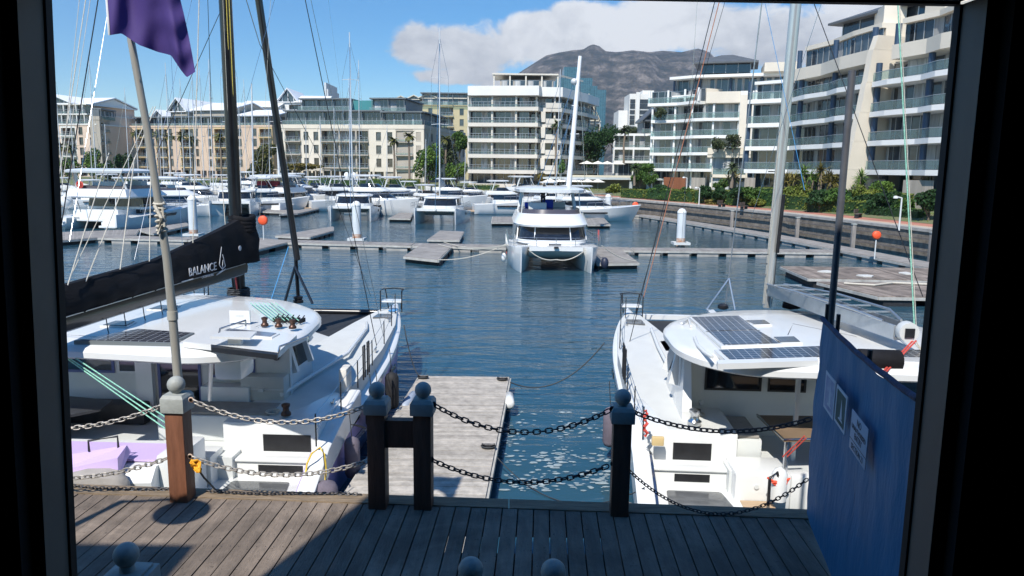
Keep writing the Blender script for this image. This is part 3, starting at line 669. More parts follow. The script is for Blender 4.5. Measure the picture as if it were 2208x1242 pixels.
# centre building
o0 = Vector((-9,156,4.0)); t = thing('apartment_block', 'white six storey apartment block with long railed balconies in the centre', 'apartment block', o0)
zs = [4.0,6.9,10.1,13.3,16.5,19.7,23.0]
base = [(-9.6,157),(4.9,155),(5.5,157.5),(6.6,157.4),(9.9,157.6),(16.5,171),(20,180)]
slab_building(t, o0, [offs(base,1.2)]+[base]*5, zs[:6]+[22.6], 12, 2.4, offw, offw, ['g','s','s','s','s','s'], th=.75, colstep=4.8, rail='bar')
g = MB(o0); B = offs(base, 12)
for k in range(len(base)-1):
    e = offs(base, -.15); e2 = offs(base,.25); g.prism([e[k],e[k+1],B[k+1],B[k]], 22.0, 23.0); g.prism([e[k],e[k+1],e2[k+1],e2[k]], 23.0, 23.9)
g.build('roof_parapet', creamw, t)
g = MB(o0)
g.box(-3,8,158.5,167,23.0,25.4); g.build('roof_room', tan, t)
g = MB(o0); g.box(-4.6,9,157.6,168,26.3,26.6)
for i in range(5): g.box(-4.4+i*3.3,-4.1+i*3.3,157.8,158.1,23.0,26.3)
g.bar((9,158,26.4),(15,168,26.4),.3); g.bar((14,166,23),(14,166,26.4),.3); g.build('roof_pergola', offw, t)
for i in range(4): put(window_mesh(2.4,2.2,'b'),'window',t,-2.7+i*2.7-o0.x,158.42-o0.y,23.1-o0.z)
g = MB(o0)
for (xa,ya,xb,yb) in ((5.6,157.2,6.5,157.2),(9.7,157.4,10.1,158.2)):
    for k in range(5): g.prism([(xa,ya-.1),(xb,yb-.1),(xb,yb+2.6),(xa,ya+2.6)], 4.0+3.2*k+.002, 6.9+3.2*k-.76)
for k in range(5): g.prism([(6.6,157.3),(9.7,157.5),(9.7,158.9),(6.6,158.7)], 6.902+3.2*k, 7.9+3.2*k)
g.build('corner_pier', offw, t)
# lower white annexe with gable right behind it
backhouse(1226,1292,185,262,0,'pale glazed annexe with a dark gable behind the mast of the central catamaran', creamw, roofc, [(1240,1290,204,'y')])
# R3
o0 = Vector((24,178,3.8)); t = thing('apartment_block', 'low white apartment block with dark glazed gable above the parasol terrace', 'apartment block', o0)
pl = [(24,180),(31,179),(42,176)]
slab_building(t, o0, [pl,pl,offs(pl,1),offs(pl,2)], [3.8,9.4,12.6,15.9], 14, 2, whiteb, whiteb, ['g','s','s','roof'], th=.55, colstep=5, rail='bar', wmat=creamw)
penthouse(t, 7, 16, 3, 12, 12.1, 2.8, m=greymet); gable(t, 6.5, 14, 1.5, 13, 15.0, 18.6, roofk, bglass, 'y')
# R2: second right block
o0 = Vector((28,150,3.5)); t = thing('apartment_block', 'cream apartment block with wavy white balconies and a blank side wall, second from the right', 'apartment block', o0)
z2 = [3.5,7.6,10.7,13.9,17.1,20.4]
pB = [(27.5,152),(32,149.5),(34.5,144.8),(36,143.5),(42,141.5)]; pT = [(29.5,152),(33,149.5),(35.2,146),(36.5,145),(42,143)]
slab_building(t, o0, [offs(pB,1.2),pB,pB,pB,pB,[(26.8,152.5)]+pB[1:3]], z2+[23.4], 15, 2.4, whiteb, whiteb, ['g','s','s','s','s','s'], th=.55, colstep=4.5, wmat=cream)
g = MB(o0); g.prism([(36.2,143.6),(42.2,141.6),(44,150),(38,152)], 20.4-.56, 21.9); g.build('parapet_wall', cream, t)
pl = [(31.5,152),(35.8,148),(42,145.8),(52,142)]; slab_building(t, o0, [pl,offs(pl,-1.2)], [21.9,25.4], 12, 1.4, whiteb, bluecol, ['s','roof'], th=.5, wmat=cream)
g = MB(o0); g.prism([(42.0,141.3),(53,137.5),(56,150),(44,153)], 3.5, 21.9); g.build('blank_wall', creamw, t)
g = MB(o0); g.prism([(42.02,141.28),(44.2,140.5),(44.3,140.8),(42.1,141.6)], 3.6, 21.2); g.build('lit_strip', cream, t)  # strongly lit edge of the blank wall, put into the colour as cream
def hip(t, o0, c, w, d, z0, zr, rz, over=1.4, gh=1.7):
    cx, cy = c; R = lambda x, y: (cx+rot2(x,y,rz)[0], cy+rot2(x,y,rz)[1])
    g = MB(o0); W2, D2 = w/2+over, d/2+over
    q = [R(-W2,-D2),R(W2,-D2),R(W2,D2),R(-W2,D2)]
    a, b = R(-w*.12,0), R(w*.12,0)
    vs = [(x,y,z0) for x,y in q]+[(x,y,z0+.28) for x,y in q]+[(*a,zr),(*b,zr)]
    g.add(vs, [(3,2,1,0),(0,1,5,4),(1,2,6,5),(2,3,7,6),(3,0,4,7),(4,5,9,8),(5,6,9),(6,7,8,9),(7,4,8)]); g.build('hip_roof', roofk, t)
    g = MB(o0); q = [R(-w/2,-d/2),R(w/2,-d/2),R(w/2,d/2),R(-w/2,d/2)]; g.prism(q, z0-gh, z0-.001); g.build('pavilion_glazing', bglass, t)
    g = MB(o0)
    for i in range(5):
        x = -w/2+w*i/4; p = R(x,-d/2-.05); g.tube([(*p,z0-gh),(*p,z0)], .07)
        p = R(-w/2-.05,-d/2+d*i/4); g.tube([(*p,z0-gh),(*p,z0)], .07)
    g.each('mullion', railg, t)
hip(t, o0, (41.5,150), 9, 8, 27.4, 29.6, -.3)
g = MB(o0); g.prism([(46,141),(52,139),(54,147),(48,149)], 25.4, 27.0); g.each('lift_house', cream, t)
# low annexe in front
o1 = Vector((35,121,3.3)); t = thing('annexe', 'two storey cream annexe with planted roof terrace before the blank wall', 'annexe', o1)
slab_building(t, o1, [[(33.5,126),(40,124)],[(33.5,126),(40,124)],[(32.5,126.2),(40.2,124)]], [3.3,6.6,9.9], 8, .5, cream, cream, ['g','s','roof'], th=.5, colstep=3.5, wmat=cream)
g = MB(o1); g.prism([(32.5,126.1),(40.2,123.9),(40.4,124.5),(32.7,126.7)], 9.9, 11.0); g.prism([(38.5,124.2),(40.3,123.7),(41.3,129),(39.5,129.5)], 3.3, 9.3); g.build('parapet', cream, t)
# R1: big right block, two wings either side of a stepped blade wall
o0 = Vector((38,112,3.3)); t = thing('apartment_block', 'large cream apartment block with blue columns and green glass balconies, rightmost', 'apartment block', o0)
zR = [3.3,7.5,10.9,14.3,17.8,21.4]
Lw = [(35.2,114.5),(37.2,113),(40.4,110.6),(40.4,106),(41.6,101.5),(41.2,97.5),(42.4,92.2)]
Rw = [(42.6,91),(42.9,88),(44.4,83.6),(44.2,80.5),(45.6,76),(45.4,71.5),(47,64),(50,50)]
slab_building(t, o0, [offs(Lw,2)]+[Lw]*4, zR[:5]+[21.1], 15, 2.6, whiteb, bluecol, ['g','s','s','s','s'], th=.6, colstep=9, wmat=cream, colr=.36)
slab_building(t, o0, [offs(Rw,2)]+[Rw]*4, zR[:5]+[20.6], 15, 2.6, whiteb, bluecol, ['g','s','s','s','s'], th=.6, colstep=9, wmat=cream, colr=.36)
T1 = [(40.2,110),(41.6,104),(41.5,98),(42.4,92.2)]; T2 = offs(Rw[1:], .3)
slab_building(t, o0, [T1,offs(T1,1.5)], [21.7,24.9], 13, 1.8, cream, bluecol, ['deep','roof'], th=.6, colstep=10, wmat=cream, fascia=1.0, colr=.34)
slab_building(t, o0, [T2,offs(T2,1.2)], [21.6,24.6], 13, 1.8, cream, bluecol, ['deep','roof'], th=.6, colstep=10, wmat=cream, fascia=1.0, colr=.34)
slab_building(t, o0, [[(36.5,116),(40.4,112)],[(36.5,116),(40.4,112)]], [17.81,20.6], 8, 1.6, whiteb, whiteb, ['s','roof'], th=.45, wmat=cream)
g = MB(o0)
for k, (z0, z1, xo) in enumerate(((3.3,7.5,-2.6),(7.5,10.9,-2.1),(10.9,14.3,-1.6),(14.3,17.8,-1.2),(17.8,21.6,-.8),(21.6,23.2,0))):
    x1 = -2.6+k*.5
    g.add([(42.4+x1,91.9,z0),(42.6+x1,91.0,z0),(58,95,z0),(58,96,z0),(42.4+x1+.42,91.9,z1),(42.6+x1+.42,91.0,z1),(58,95,z1),(58,96,z1)], [(0,1,2,3),(7,6,5,4),(0,4,5,1),(1,5,6,2),(2,6,7,3),(3,7,4,0)])
g.build('blade_wall', cream, t)
g = MB(o0); g.prism([(44.5,93.5),(47,93),(48,97),(45.5,98)], 24.9, 27.2); g.prism([(46.5,84),(49,84),(49,88),(46.5,88)], 24.6, 27); g.each('lift_house', cream, t)
hip(t, o0, (50.5,99.5), 13, 9, 26.9, 29.3, -1.3, gh=2.1)
# terrace walls and screens at the foot of the right-hand blocks
def screen(px0, px1, yt, yb, Y0, Y1, label, m):
    a, b = at(px0,Y0,3.2), at(px1,Y1,3.2); zt = PY(px0,yt,Y0).z; L = (b-a).length; n = max(2,int(L/.16))
    g = MB()
    for i in range(n): g.box(i*L/n+.01,(i+1)*L/n-.01,0,.05,0,zt-3.2)
    o = g.build('timber_screen', m, None); o.location = a; o.rotation_euler = (0,0,math.atan2(b.y-a.y,b.x-a.x)); tag(o, label, 'screen', None)
gt = mat('silvered_timber', (.34,.31,.27), .85, island=.15)
screen(1432,1481,382,0,128,126,'orange brown timber screen under the second right block', mat('shaded_orange_timber', (.22,.075,.03), .7, island=.1))  # orange darkened in its colour for the shade of the balcony above
screen(1492,1522,383,0,125,124,'narrow grey timber screen right of the orange one', gt)
screen(1607,1630,383,0,108,107,'grey timber screen behind the lamp post and yuccas', gt)
screen(1862,1910,386,0,92,89,'grey timber screen at the blade wall foot', gt)
screen(1950,2016,388,0,84,80,'wide grey timber screen at the right window edge', gt)
# parasol terrace
tw = thing('terrace', 'pale terrace wall with flat canopy under the row of white parasols', 'terrace', (22,160,2.5))
g = MB((22,160,2.5)); g.box(12,40,158,162,2.5,6.0); g.build('wall', mat('pale_terrace', (.55,.50,.38), .8, ns=.3, na=.1), tw)
g = MB((22,160,2.5)); g.box(6,31,152,157.9,5.2,5.6)
for x in (24,27.5,30.7): g.box(x-.3,x+.3,152.3,153,2.5,5.2)
g.build('canopy', mat('canopy_grey', (.42,.46,.46), .6), tw)
def parasol(x, y, z, label, grp, R=1.7, hh=2.4):
    t = thing('parasol', label, 'parasol', (x,y,z), 0, grp)
    MB().lathe([(R,hh-.02),(R,hh),(.05,hh+.6),(.02,hh+.7)], n=8).build('canopy', mat('parasol_cloth', (.78,.75,.66), .8), t); MB().lathe([(.04,0),(.04,hh+.2)], n=8).build('pole', mastw, t)
for i, px in enumerate((1265,1289,1309,1331)): q = at(px,160.5,6.0); parasol(q.x,q.y,6.0, ['first','second','third','fourth'][i]+' cream parasol from the left on the raised terrace','cream parasols on the raised terrace')
for i, px in enumerate((1186,1210,1228,1246,1268,1290)): q = at(px,151.8,2.5); parasol(q.x,q.y,2.5, ['first','second','third','fourth','fifth','sixth'][i]+' cream parasol from the left at quay level','cream parasols at quay level', 1.5, 2.2)
# distant towers
def tower(label, boxes, Y, m, extra=None):
    o0 = at(boxes[0][0], Y, 3); t = thing('tower', label, 'tower', o0)
    for (p0, p1, yt, dy) in boxes:
        a, b = at(p0,Y,0).x, at(p1,Y,0).x; zt = PY(p0,yt,Y).z; g = MB(o0); g.box(a,b,Y+dy,Y+dy+25,3,zt); g.build('tower_body', m, t)
    return t, o0
tg = bpy.data.materials.new('teal_curtain_wall'); tg.use_nodes = True; tn = tg.node_tree; bb = tn.nodes['Principled BSDF']; bb.inputs['Roughness'].default_value = .25
c_ = N(tn,'ShaderNodeTexCoord'); mp = N(tn,'ShaderNodeMapping'); mp.inputs['Rotation'].default_value = (PI/2,0,0); tn.links.new(c_.outputs['Object'], mp.inputs[0])
bk = N(tn,'ShaderNodeTexBrick'); tn.links.new(mp.outputs[0], bk.inputs[0]); bk.inputs['Scale'].default_value = .28; bk.offset = 0; bk.inputs['Color1'].default_value = (.035,.12,.16,1); bk.inputs['Color2'].default_value = (.02,.075,.11,1); bk.inputs['Mortar'].default_value = (.10,.20,.24,1); bk.inputs['Mortar Size'].default_value = .03
tn.links.new(bk.outputs[0], bb.inputs['Base Color'])
tower('stepped teal glass office tower under the mountain', [(1194,1212,166,6),(1212,1246,143,3),(1246,1272,168,0),(1268,1282,186,-3),(1276,1300,195,-6)], 620, tg)
t, o0 = tower('white tower with dark window bands below the mountain', [(1352,1423,202,0),(1333,1356,236,8)], 520, creamw)
g = MB(o0); gw = MB(o0); xa, xb = at(1352,520,0).x, at(1423,520,0).x; zt = PY(1352,202,520).z
for k in range(int((zt-8)/3.6)):
    z = 6+k*3.6
    for (u0,u1) in ((.02,.17),(.31,.66),(.73,.99)): g.box(xa+(xb-xa)*u0, xa+(xb-xa)*u1, 519.6, 519.99, z, z+(2.6 if k%3 else 3.2))
g.build('window_band', mat('tower_window', (.03,.035,.045), .2, ns=.4, na=.5), t)
gw.box(xa+(xb-xa)*.19,xa+(xb-xa)*.30,518.8,519.98,3,zt+1); gw.box(xa+(xb-xa)*.67,xa+(xb-xa)*.72,518.8,519.98,3,zt+1); gw.box(xa+9,xb-6,522,535,zt,zt+2.5); gw.build('tower_pier', creamw, t)
t, o0 = tower('small pale radio mast building left of the grey penthouses', [(704,708,178,0),(709,712,192,0)], 400, mastw)
# ---------------------------------------------------------------- vegetation
def leafm(name, col, col2, isl=.35):
    m = mat(name, col, .6, ns=.5, na=.3, island=isl, col2=col2, spec=.25); return m
LF = {'green': leafm('leaf_green', (.075,.14,.025), (.035,.08,.015)), 'dark': leafm('leaf_dark', (.025,.065,.018), (.012,.035,.010)), 'olive': leafm('leaf_olive', (.11,.105,.03), (.05,.065,.018)),
      'bright': leafm('leaf_bright', (.12,.19,.03), (.05,.11,.02)), 'hedge': leafm('leaf_hedge', (.17,.19,.03), (.07,.11,.02)), 'grey': leafm('leaf_grey', (.07,.09,.04), (.035,.05,.02)), 'rusty': leafm('leaf_rusty', (.20,.15,.04), (.09,.09,.02))}
bark = mat('bark', (.13,.10,.075), .9, ns=4, na=.35, bump=.5, bs=12); barkp = mat('palm_bark', (.20,.16,.12), .9, ns=6, na=.3, stretch=(1,1,3))
CR_ = {}
def crown_mesh(kind, seed, w, d, h, n, leaf, blobs=9, box=False):
    rnd = random.Random(seed); mb = MB(); bl = []
    for i in range(blobs):
        a = rnd.uniform(0, 2*PI); r = rnd.uniform(.15,.62); z = rnd.uniform(-.55,.6); bl.append((math.cos(a)*r*w/2, math.sin(a)*r*d/2, z*h/2, rnd.uniform(.28,.5)))
    for i in range(n):
        if box:
            u = [rnd.uniform(-1,1) for _ in range(3)]; k = rnd.randrange(3)
            if rnd.random() < .8: u[k] = rnd.choice((-1,1))*rnd.uniform(.9,1.05)
            c = Vector((u[0]*w/2, u[1]*d/2, abs(u[2])*h if k != 2 else h*rnd.uniform(.93,1.04)))
        else:
            b = bl[rnd.randrange(len(bl))]; v = Vector([rnd.gauss(0,1) for _ in range(3)]).normalized()*rnd.uniform(.72,1.06)
            c = Vector((b[0]+v.x*b[3]*w/2, b[1]+v.y*b[3]*d/2, b[2]+v.z*b[3]*h/2*1.05))
        a = Vector([rnd.gauss(0,1) for _ in range(3)]).normalized(); e = a.orthogonal().normalized(); f = a.cross(e); s = leaf*rnd.uniform(.6,1.3)
        mb.add([c+e*s, c+f*s*.55, c-e*s, c-f*s*.55+a*s*.2], [(0,1,2,3)])
    o = mb.build('crown', LF[kind]); me = o.data; bpy.data.objects.remove(o); return me
def tree(px, yt, yb, wpx, Y, label, kind='green', cat='tree', name='broadleaf_tree', z=None, n=2600, leaf=.28, blobs=11, trunk=.35, seed=None, wy=None, group=None, dens=1.):
    q = PY(px, yb, Y); zt = PY(px, yt, Y).z; gz = q.z if z is None else z; H = zt-gz; w = wpx/FPX*Y; d = wy or w
    t = thing(name, label, cat, (q.x,Y,gz), 0, group); ch = H*(1-trunk); seed = seed or int(px*7)
    rnd = random.Random(seed); o = link('crown', crown_mesh(kind, seed, w, d, ch, int(n*dens), leaf, blobs), t); o.location = (0,0,H-ch/2)
    g = MB(); g.tube([(0,0,-.2),(rnd.uniform(-.2,.2),0,H*trunk),(rnd.uniform(-.3,.3),.1,H*(trunk+.3))], max(.12,H*.022), 7, max(.05,H*.009))
    for i in range(5):
        a = rnd.uniform(0,2*PI); g.tube([(0,0,H*trunk*.8),(math.cos(a)*w*.16,math.sin(a)*w*.16,H*(trunk+.25)),(math.cos(a)*w*.3,math.sin(a)*w*.3,H*rnd.uniform(.6,.85))], H*.012, 5, H*.004)
    g.build('trunk', bark, t); return t
tree(205,318,395,50,178,'bright green round tree before the pinkish block','bright',trunk=.12)
tree(240,345,395,30,180,'low dark bush right of the bright round tree','dark',trunk=.1,n=1200)
tree(150,340,395,60,180,'low dark tree at the left window edge','green',trunk=.15,n=1600)
tree(265,330,392,40,182,'dark tree against the shaded brown side block','dark',trunk=.15)
tree(572,304,398,66,168,'olive brown tree right of the black mast','olive',trunk=.2,dens=1.3)
tree(545,352,396,34,172,'low olive bush hard against the black mast','olive',trunk=.1,n=1200)
tree(648,352,385,95,172,'flat olive vine tree over the pergola of the cream block','rusty',trunk=.55,n=2200,wy=4)
tree(925,300,400,78,160,'bright green tree left of the tall mast before the white block','bright',trunk=.12,dens=1.4)
tree(968,292,396,52,166,'thin grey green tree behind the tall mast','grey',trunk=.25,n=1500)
tree(992,282,345,44,190,'dark round tree at the corner of the white block','green',trunk=.3)
tree(985,345,398,50,158,'bright shrub at the foot of the white block','bright',trunk=.05,n=1500)
tree(1280,272,372,112,172,'large dark green tree behind the parasol terrace','dark',trunk=.1,dens=1.9,blobs=15)
tree(1320,262,330,70,215,'dark tree far behind the parasol terrace','dark',trunk=.2)
tree(1362,268,310,40,225,'pale green tree under the white tower','grey',trunk=.2,n=1500)
tree(1205,330,400,26,158,'slim tree at the corner of the white block','green',trunk=.3,n=900)
tree(1168,372,410,22,153,'small brown globe tree on the quay before the white block','rusty',trunk=.45,n=500)
tree(1380,352,400,60,150,'dark shrubbery left of the second right block','green',trunk=.1)
tree(1325,392,425,40,140,'clipped shrub right of the canopy','hedge',trunk=.05,n=1200)
# roof planters on the annexe and balconies
for i,(px,yt,yb,w,Y,z,lb) in enumerate([(1548,292,312,40,124,10.4,'grey green planter bush, left one on the annexe roof'),(1582,288,312,42,124,10.4,'grey green planter bush, right one on the annexe roof'),(1425,230,246,30,150,17.3,'small shrub on the third balcony of the second right block')]):
    tree(px,yt,yb,w,Y,lb,'grey',cat='shrub',name='planter_shrub',z=z,trunk=.05,n=1200,leaf=.16)
# trimmed promenade trees
for px,yt,yb,w,Y,k,lb in [(1425,398,430,55,118,'dark','first dark clipped tree of the promenade row, far end'),(1483,402,438,40,112,'green','small clipped tree behind the lamp post'),(1518,396,444,45,106,'dark','dark clipped tree behind the second lamp post'),(1550,400,447,40,103,'dark','dark clipped tree beside the pink flowering bed'),(1592,402,442,50,100,'dark','clipped tree left of the silver mast'),
    (1625,404,448,50,98,'green','clipped tree directly left of the silver mast'),(1690,408,452,50,95,'hedge','yellowish clipped tree directly right of the silver mast'),(1765,408,462,80,86,'dark','wide umbrella shaped tree before the yucca thicket'),(1800,402,462,70,85,'green','umbrella shaped tree left of the thin grey pole'),(1862,420,470,50,82,'dark','clipped tree right of the thin grey pole'),(1905,412,478,66,78,'dark','dark clipped tree by the bench'),(1955,430,480,50,76,'green','clipped tree behind the tall lamp post'),(1998,405,488,70,70,'dark','dark spreading tree at the right window edge')]:
    tree(px,yt,yb,w,Y,lb,k,trunk=.32,n=2600,leaf=.17,blobs=12,group='clipped trees along the promenade',name='clipped_tree')
def hedge(px0, px1, yt, yb, Y0, Y1, label, kind='hedge', d=1.5):
    a, b = PY(px0,yb,Y0), PY(px1,yb,Y1); h = PY(px0,yt,Y0).z-a.z; L = (b-a).length
    o = link('hedge', crown_mesh(kind, int(px0), L, d, h, int(min(7000, L*h*95)), .13, box=True)); o.location = ((a.x+b.x)/2,(a.y+b.y)/2,min(a.z,b.z)); o.rotation_euler = (0,0,math.atan2(b.y-a.y,b.x-a.x)); tag(o, label, 'hedge')
    c = MB(); c.box(-L/2+.15,L/2-.15,-d/2+.15,d/2-.15,0,h-.15); c.build('hedge_core', LF['dark'], o)
hedge(1343,1400,407,425,126,121,'low clipped hedge at the far end of the promenade')
hedge(1450,1500,409,434,114,110,'clipped hedge behind the thin lamp post')
hedge(1558,1622,410,440,104,100,'yellow green hedge left of the silver mast')
hedge(1700,1745,420,450,92,89,'clipped hedge right of the silver mast')
hedge(1815,1880,432,468,83,80,'deep green hedge right of the thin grey pole', 'hedge')
hedge(1880,1990,446,478,79,72,'long dark hedge behind the bench', 'dark')
hedge(1400,1450,406,428,119,115,'clipped green hedge segment between the promenade trees, far part','green')
hedge(1500,1560,410,438,108,105,'clipped hedge segment behind the pink flowering bed')
hedge(1622,1700,412,446,99,94,'hedge segment behind the silver mast','green')
hedge(1745,1815,424,458,88,84,'dense hedge under the umbrella shaped trees')
hedge(1640,1740,404,425,101,97,'tall rear hedge below the yuccas','hedge',2.5)
hedge(1780,1860,408,430,94,90,'tall rear hedge left of the blade wall','dark',2.5)
hedge(1870,1960,414,436,87,82,'tall rear hedge before the grey screens','hedge',2)
hedge(840,905,386,400,152,152,'clipped quay hedge in front of the cream block')
hedge(672,830,384,398,160,158,'long bright clipped hedge below the cream block','bright')
hedge(1010,1075,398,408,152.5,152.5,'clipped hedge at the foot of the white block')
hedge(270,520,388,398,170,164,'long low hedge below the peach block','green')
def frond(mb, o, az, L, w, el0, droop, n=6):
    o = Vector(o); d = Vector((math.cos(az), math.sin(az), 0)); s = Vector((-d.y, d.x, 0)); pts = []; p = o; e = el0
    for i in range(n+1): pts.append(p); p = p+(d*math.cos(e)+Vector((0,0,1))*math.sin(e))*L/n; e -= droop/n
    vs = []; 
    for i, q in enumerate(pts):
        ww = w*math.sin(PI*min(.97,(i+.6)/(n+.8)))
        vs += [q-s*ww-Vector((0,0,ww*.4)), q, q+s*ww-Vector((0,0,ww*.4))]
    fs = []
    for i in range(n): fs += [(3*i,3*i+1,3*i+4,3*i+3),(3*i+1,3*i+2,3*i+5,3*i+4)]
    mb.add(vs, fs)
def palm(px, yt, yb, Y, label, L=1.9, z=None, group='tall palms before the apartment blocks', r=.2, el=(.1,1.2)):
    q = PY(px,yb,Y); zt = PY(px,yt,Y).z; H = zt-q.z; t = thing('palm_tree', label, 'palm tree', (q.x,Y,q.z), 0, group); rnd = random.Random(int(px))
    MB().tube([(0,0,-.2),(rnd.uniform(-.2,.2),0,H*.5),(rnd.uniform(-.2,.2),0,H-L*.55)], r*1.2, 8, r).build('trunk', barkp, t)
    g = MB()
    for i in range(34): frond(g, (0,0,H-L*.6), i*2.4, L*rnd.uniform(.8,1.1), L*.13, rnd.uniform(-.5,1.3), rnd.uniform(1.0,1.9))
    g.build('crown', LF['olive'] if px < 1000 else LF['grey'], t); return t
for px,yt,yb,Y,lb in [(136,305,392,178,'palm at the left window edge before the pinkish block'),(160,308,392,176,'palm between the pinkish block and the bright tree'),(300,278,395,176,'palm left of the leaning flag pole'),(346,280,398,170,'palm right of the leaning flag pole'),(372,284,398,172,'palm before the ochre bays of the peach block, left one'),(398,282,398,171,'palm before the ochre bays of the peach block, middle one'),(420,290,398,174,'palm before the ochre bays of the peach block, right one'),
    (478,286,398,170,'palm hard left of the black mast'),(883,282,398,158,'tall palm between the cream block and the bright tree'),(850,292,396,165,'slim palm before the right bays of the cream block'),(962,290,398,164,'palm hidden by the thin tree'),(1198,255,402,157,'tall palm at the receding side of the white block'),(1345,270,352,170,'palm at the end of the parasol terrace')]:
    palm(px,yt,yb,Y,lb)
palm(1577,350,402,104,'dead headed yucca before the annexe',1.3,group='yuccas before the right-hand blocks')
palm(1368,352,398,146,'low palm left of the second right block',1.6)
def yucca(px, yt, yb, Y, label, kind='rusty', L=1.5):
    q = PY(px,yb,Y); zt = PY(px,yt,Y).z; H = zt-q.z; t = thing('yucca', label, 'yucca', (q.x,Y,q.z), 0, 'yuccas before the right-hand blocks'); rnd = random.Random(int(px))
    tr = MB(); g = MB()
    for s in range(5):
        a = rnd.uniform(0,2*PI); x, y = math.cos(a)*rnd.uniform(.2,1.5), math.sin(a)*.8; h = H*rnd.uniform(.45,.85)
        tr.tube([(x*.4,y*.4,-.2),(x,y,h)], .13, 6)
        for i in range(26): frond(g, (x,y,h), rnd.uniform(0,2*PI), L*rnd.uniform(.6,1), .07, rnd.uniform(-.9,1.4), rnd.uniform(.2,.9), 3)
    tr.build('trunk', barkp, t); g.build('crown', LF[kind], t)
for px,yt,yb,Y,k,lb in [(1705,372,440,96,'rusty','yellowing yucca clump right of the silver mast'),(1735,352,445,94,'bright','tall green yucca clump in the middle of the thicket'),(1765,350,448,93,'rusty','tall rusty yucca clump left of the thin grey pole'),(1800,360,450,91,'rusty','spiky yellowed yucca clump behind the thin grey pole'),(1840,368,452,89,'bright','spiky green yucca right of the thin grey pole'),(1582,362,410,106,'rusty','yellow yucca before the annexe')]:
    yucca(px,yt,yb,Y,lb,k)
random.seed(3)
for px,yt,yb,w,Y,k,lb in [(1536,430,444,42,104,'rusty','pinkish flowering bed beside the dark clipped tree'),(1640,424,446,60,97,'hedge','low yellow shrub at the foot of the silver mast'),(1720,395,440,70,93,'hedge','yellow green shrub mass under the yuccas'),(1860,398,440,60,85,'hedge','yellow green shrub left of the blade wall'),(1900,388,430,60,86,'bright','bright shrub beside the grey screen'),(1400,366,400,40,140,'green','dark shrub beside the orange screen'),(1560,384,410,60,113,'green','shrub before the annexe wall')]:
    tree(px,yt,yb,w,Y,lb,k,cat='shrub',name='shrub',trunk=.03,n=1500,leaf=.15)
gr = MB(); rnd = random.Random(8)
A = offs(QUAY,5.6); B = offs(QUAY,12)
for i in range(2, 9):
    for k in range(420):
        u, v = rnd.random(), rnd.random()**1.5; x = (A[i][0]*(1-u)+A[i+1][0]*u)*(1-v)+(B[i][0]*(1-u)+B[i+1][0]*u)*v; y = (A[i][1]*(1-u)+A[i+1][1]*u)*(1-v)+(B[i][1]*(1-u)+B[i+1][1]*u)*v
        z = 2.5+min(.85,v*1.5); h = rnd.uniform(.08,.25); a = rnd.uniform(0,PI); gr.add([(x-.1*math.cos(a),y-.1*math.sin(a),z),(x+.1*math.cos(a),y+.1*math.sin(a),z),(x+rnd.uniform(-.1,.1),y,z+h)], [(0,1,2)])
o = gr.build('ground_cover', LF['hedge']); tag(o, 'low ground cover on the planted bank', None, kind='stuff')
# driftwood beam lying on the quay before the centre building
g = MB(); g.bar((-2.5,151.3,2.6),(1.5,151.9,4.2),.3); tag(g.build('gangway', alu), 'grey sloping gangway on the quay before the white block', 'gangway')
# ---------------------------------------------------------------- boats
def hull(mb, cx, L, w, z0, z1, y0=None, sb=.9, rake=.25, flare=.86, draft=.5, n=14, zf=None, full=2.3):
    """one hull, stern at y0, bow at y0+L; z0/z1 = deck height at stern / bow"""
    y0 = -L/2 if y0 is None else y0; secs = []
    for i in range(n+1):
        u = i/n; k = (1-max(0,(u-.5)/.5)**full)*(sb+(1-sb)*min(1,u/.35)); hw = max(.05, w/2*k); zg = z0+(z1-z0)*u**1.3
        if zf: zg = min(zg, zf(y0+L*u))
        y = y0+L*u; f = flare-(.25*max(0,u-.6)/.4); yl = y-rake*max(0,u-.7)/.3
        dr = -draft*min(1,u/.1+.3)*(1-max(0,(u-.85)/.15)*.7)
        sec = [(cx-hw,y,zg),(cx-hw*(.5+.5*f+.02),y-(y-yl)*.4,zg*.55),(cx-hw*f,yl,.06),(cx-hw*f*.6,yl,dr*.6),(cx,yl,dr),(cx+hw*f*.6,yl,dr*.6),(cx+hw*f,yl,.06),(cx+hw*(.5+.5*f+.02),y-(y-yl)*.4,zg*.55),(cx+hw,y,zg),(cx+hw*.9,y,zg+.05),(cx,y,zg+.08),(cx-hw*.9,y,zg+.05)]
        secs.append(sec)
    mb.loft(secs); return mb
def outline(w, ya, yb, fr=.5, n=8, taper=.86, rc=.0):
    """plan outline: straight stern at ya, rounded front at yb"""
    L = yb-ya; pts = [(-w/2+rc, ya), (w/2-rc, ya)]
    if rc: pts.append((w/2, ya+rc))
    for i in range(n+1):
        a = i/n*PI; c, s = math.cos(a), math.sin(a); sg = 1 if c >= 0 else -1
        pts.append((sg*abs(c)**.55*w/2*(1-(1-taper)*abs(s)), yb-L*fr+abs(s)**.75*L*fr))
    if rc: pts.append((-w/2, ya+rc))
    return pts
def shell(mb, lv, n=8, cap=True):
    """lv = [(z, w, ya, yb, fr, taper)]"""
    mb.loft([[(x,y,z) for x, y in outline(w,ya,yb,fr,n,tp)] for (z,w,ya,yb,fr,tp) in lv], cap=cap); return mb
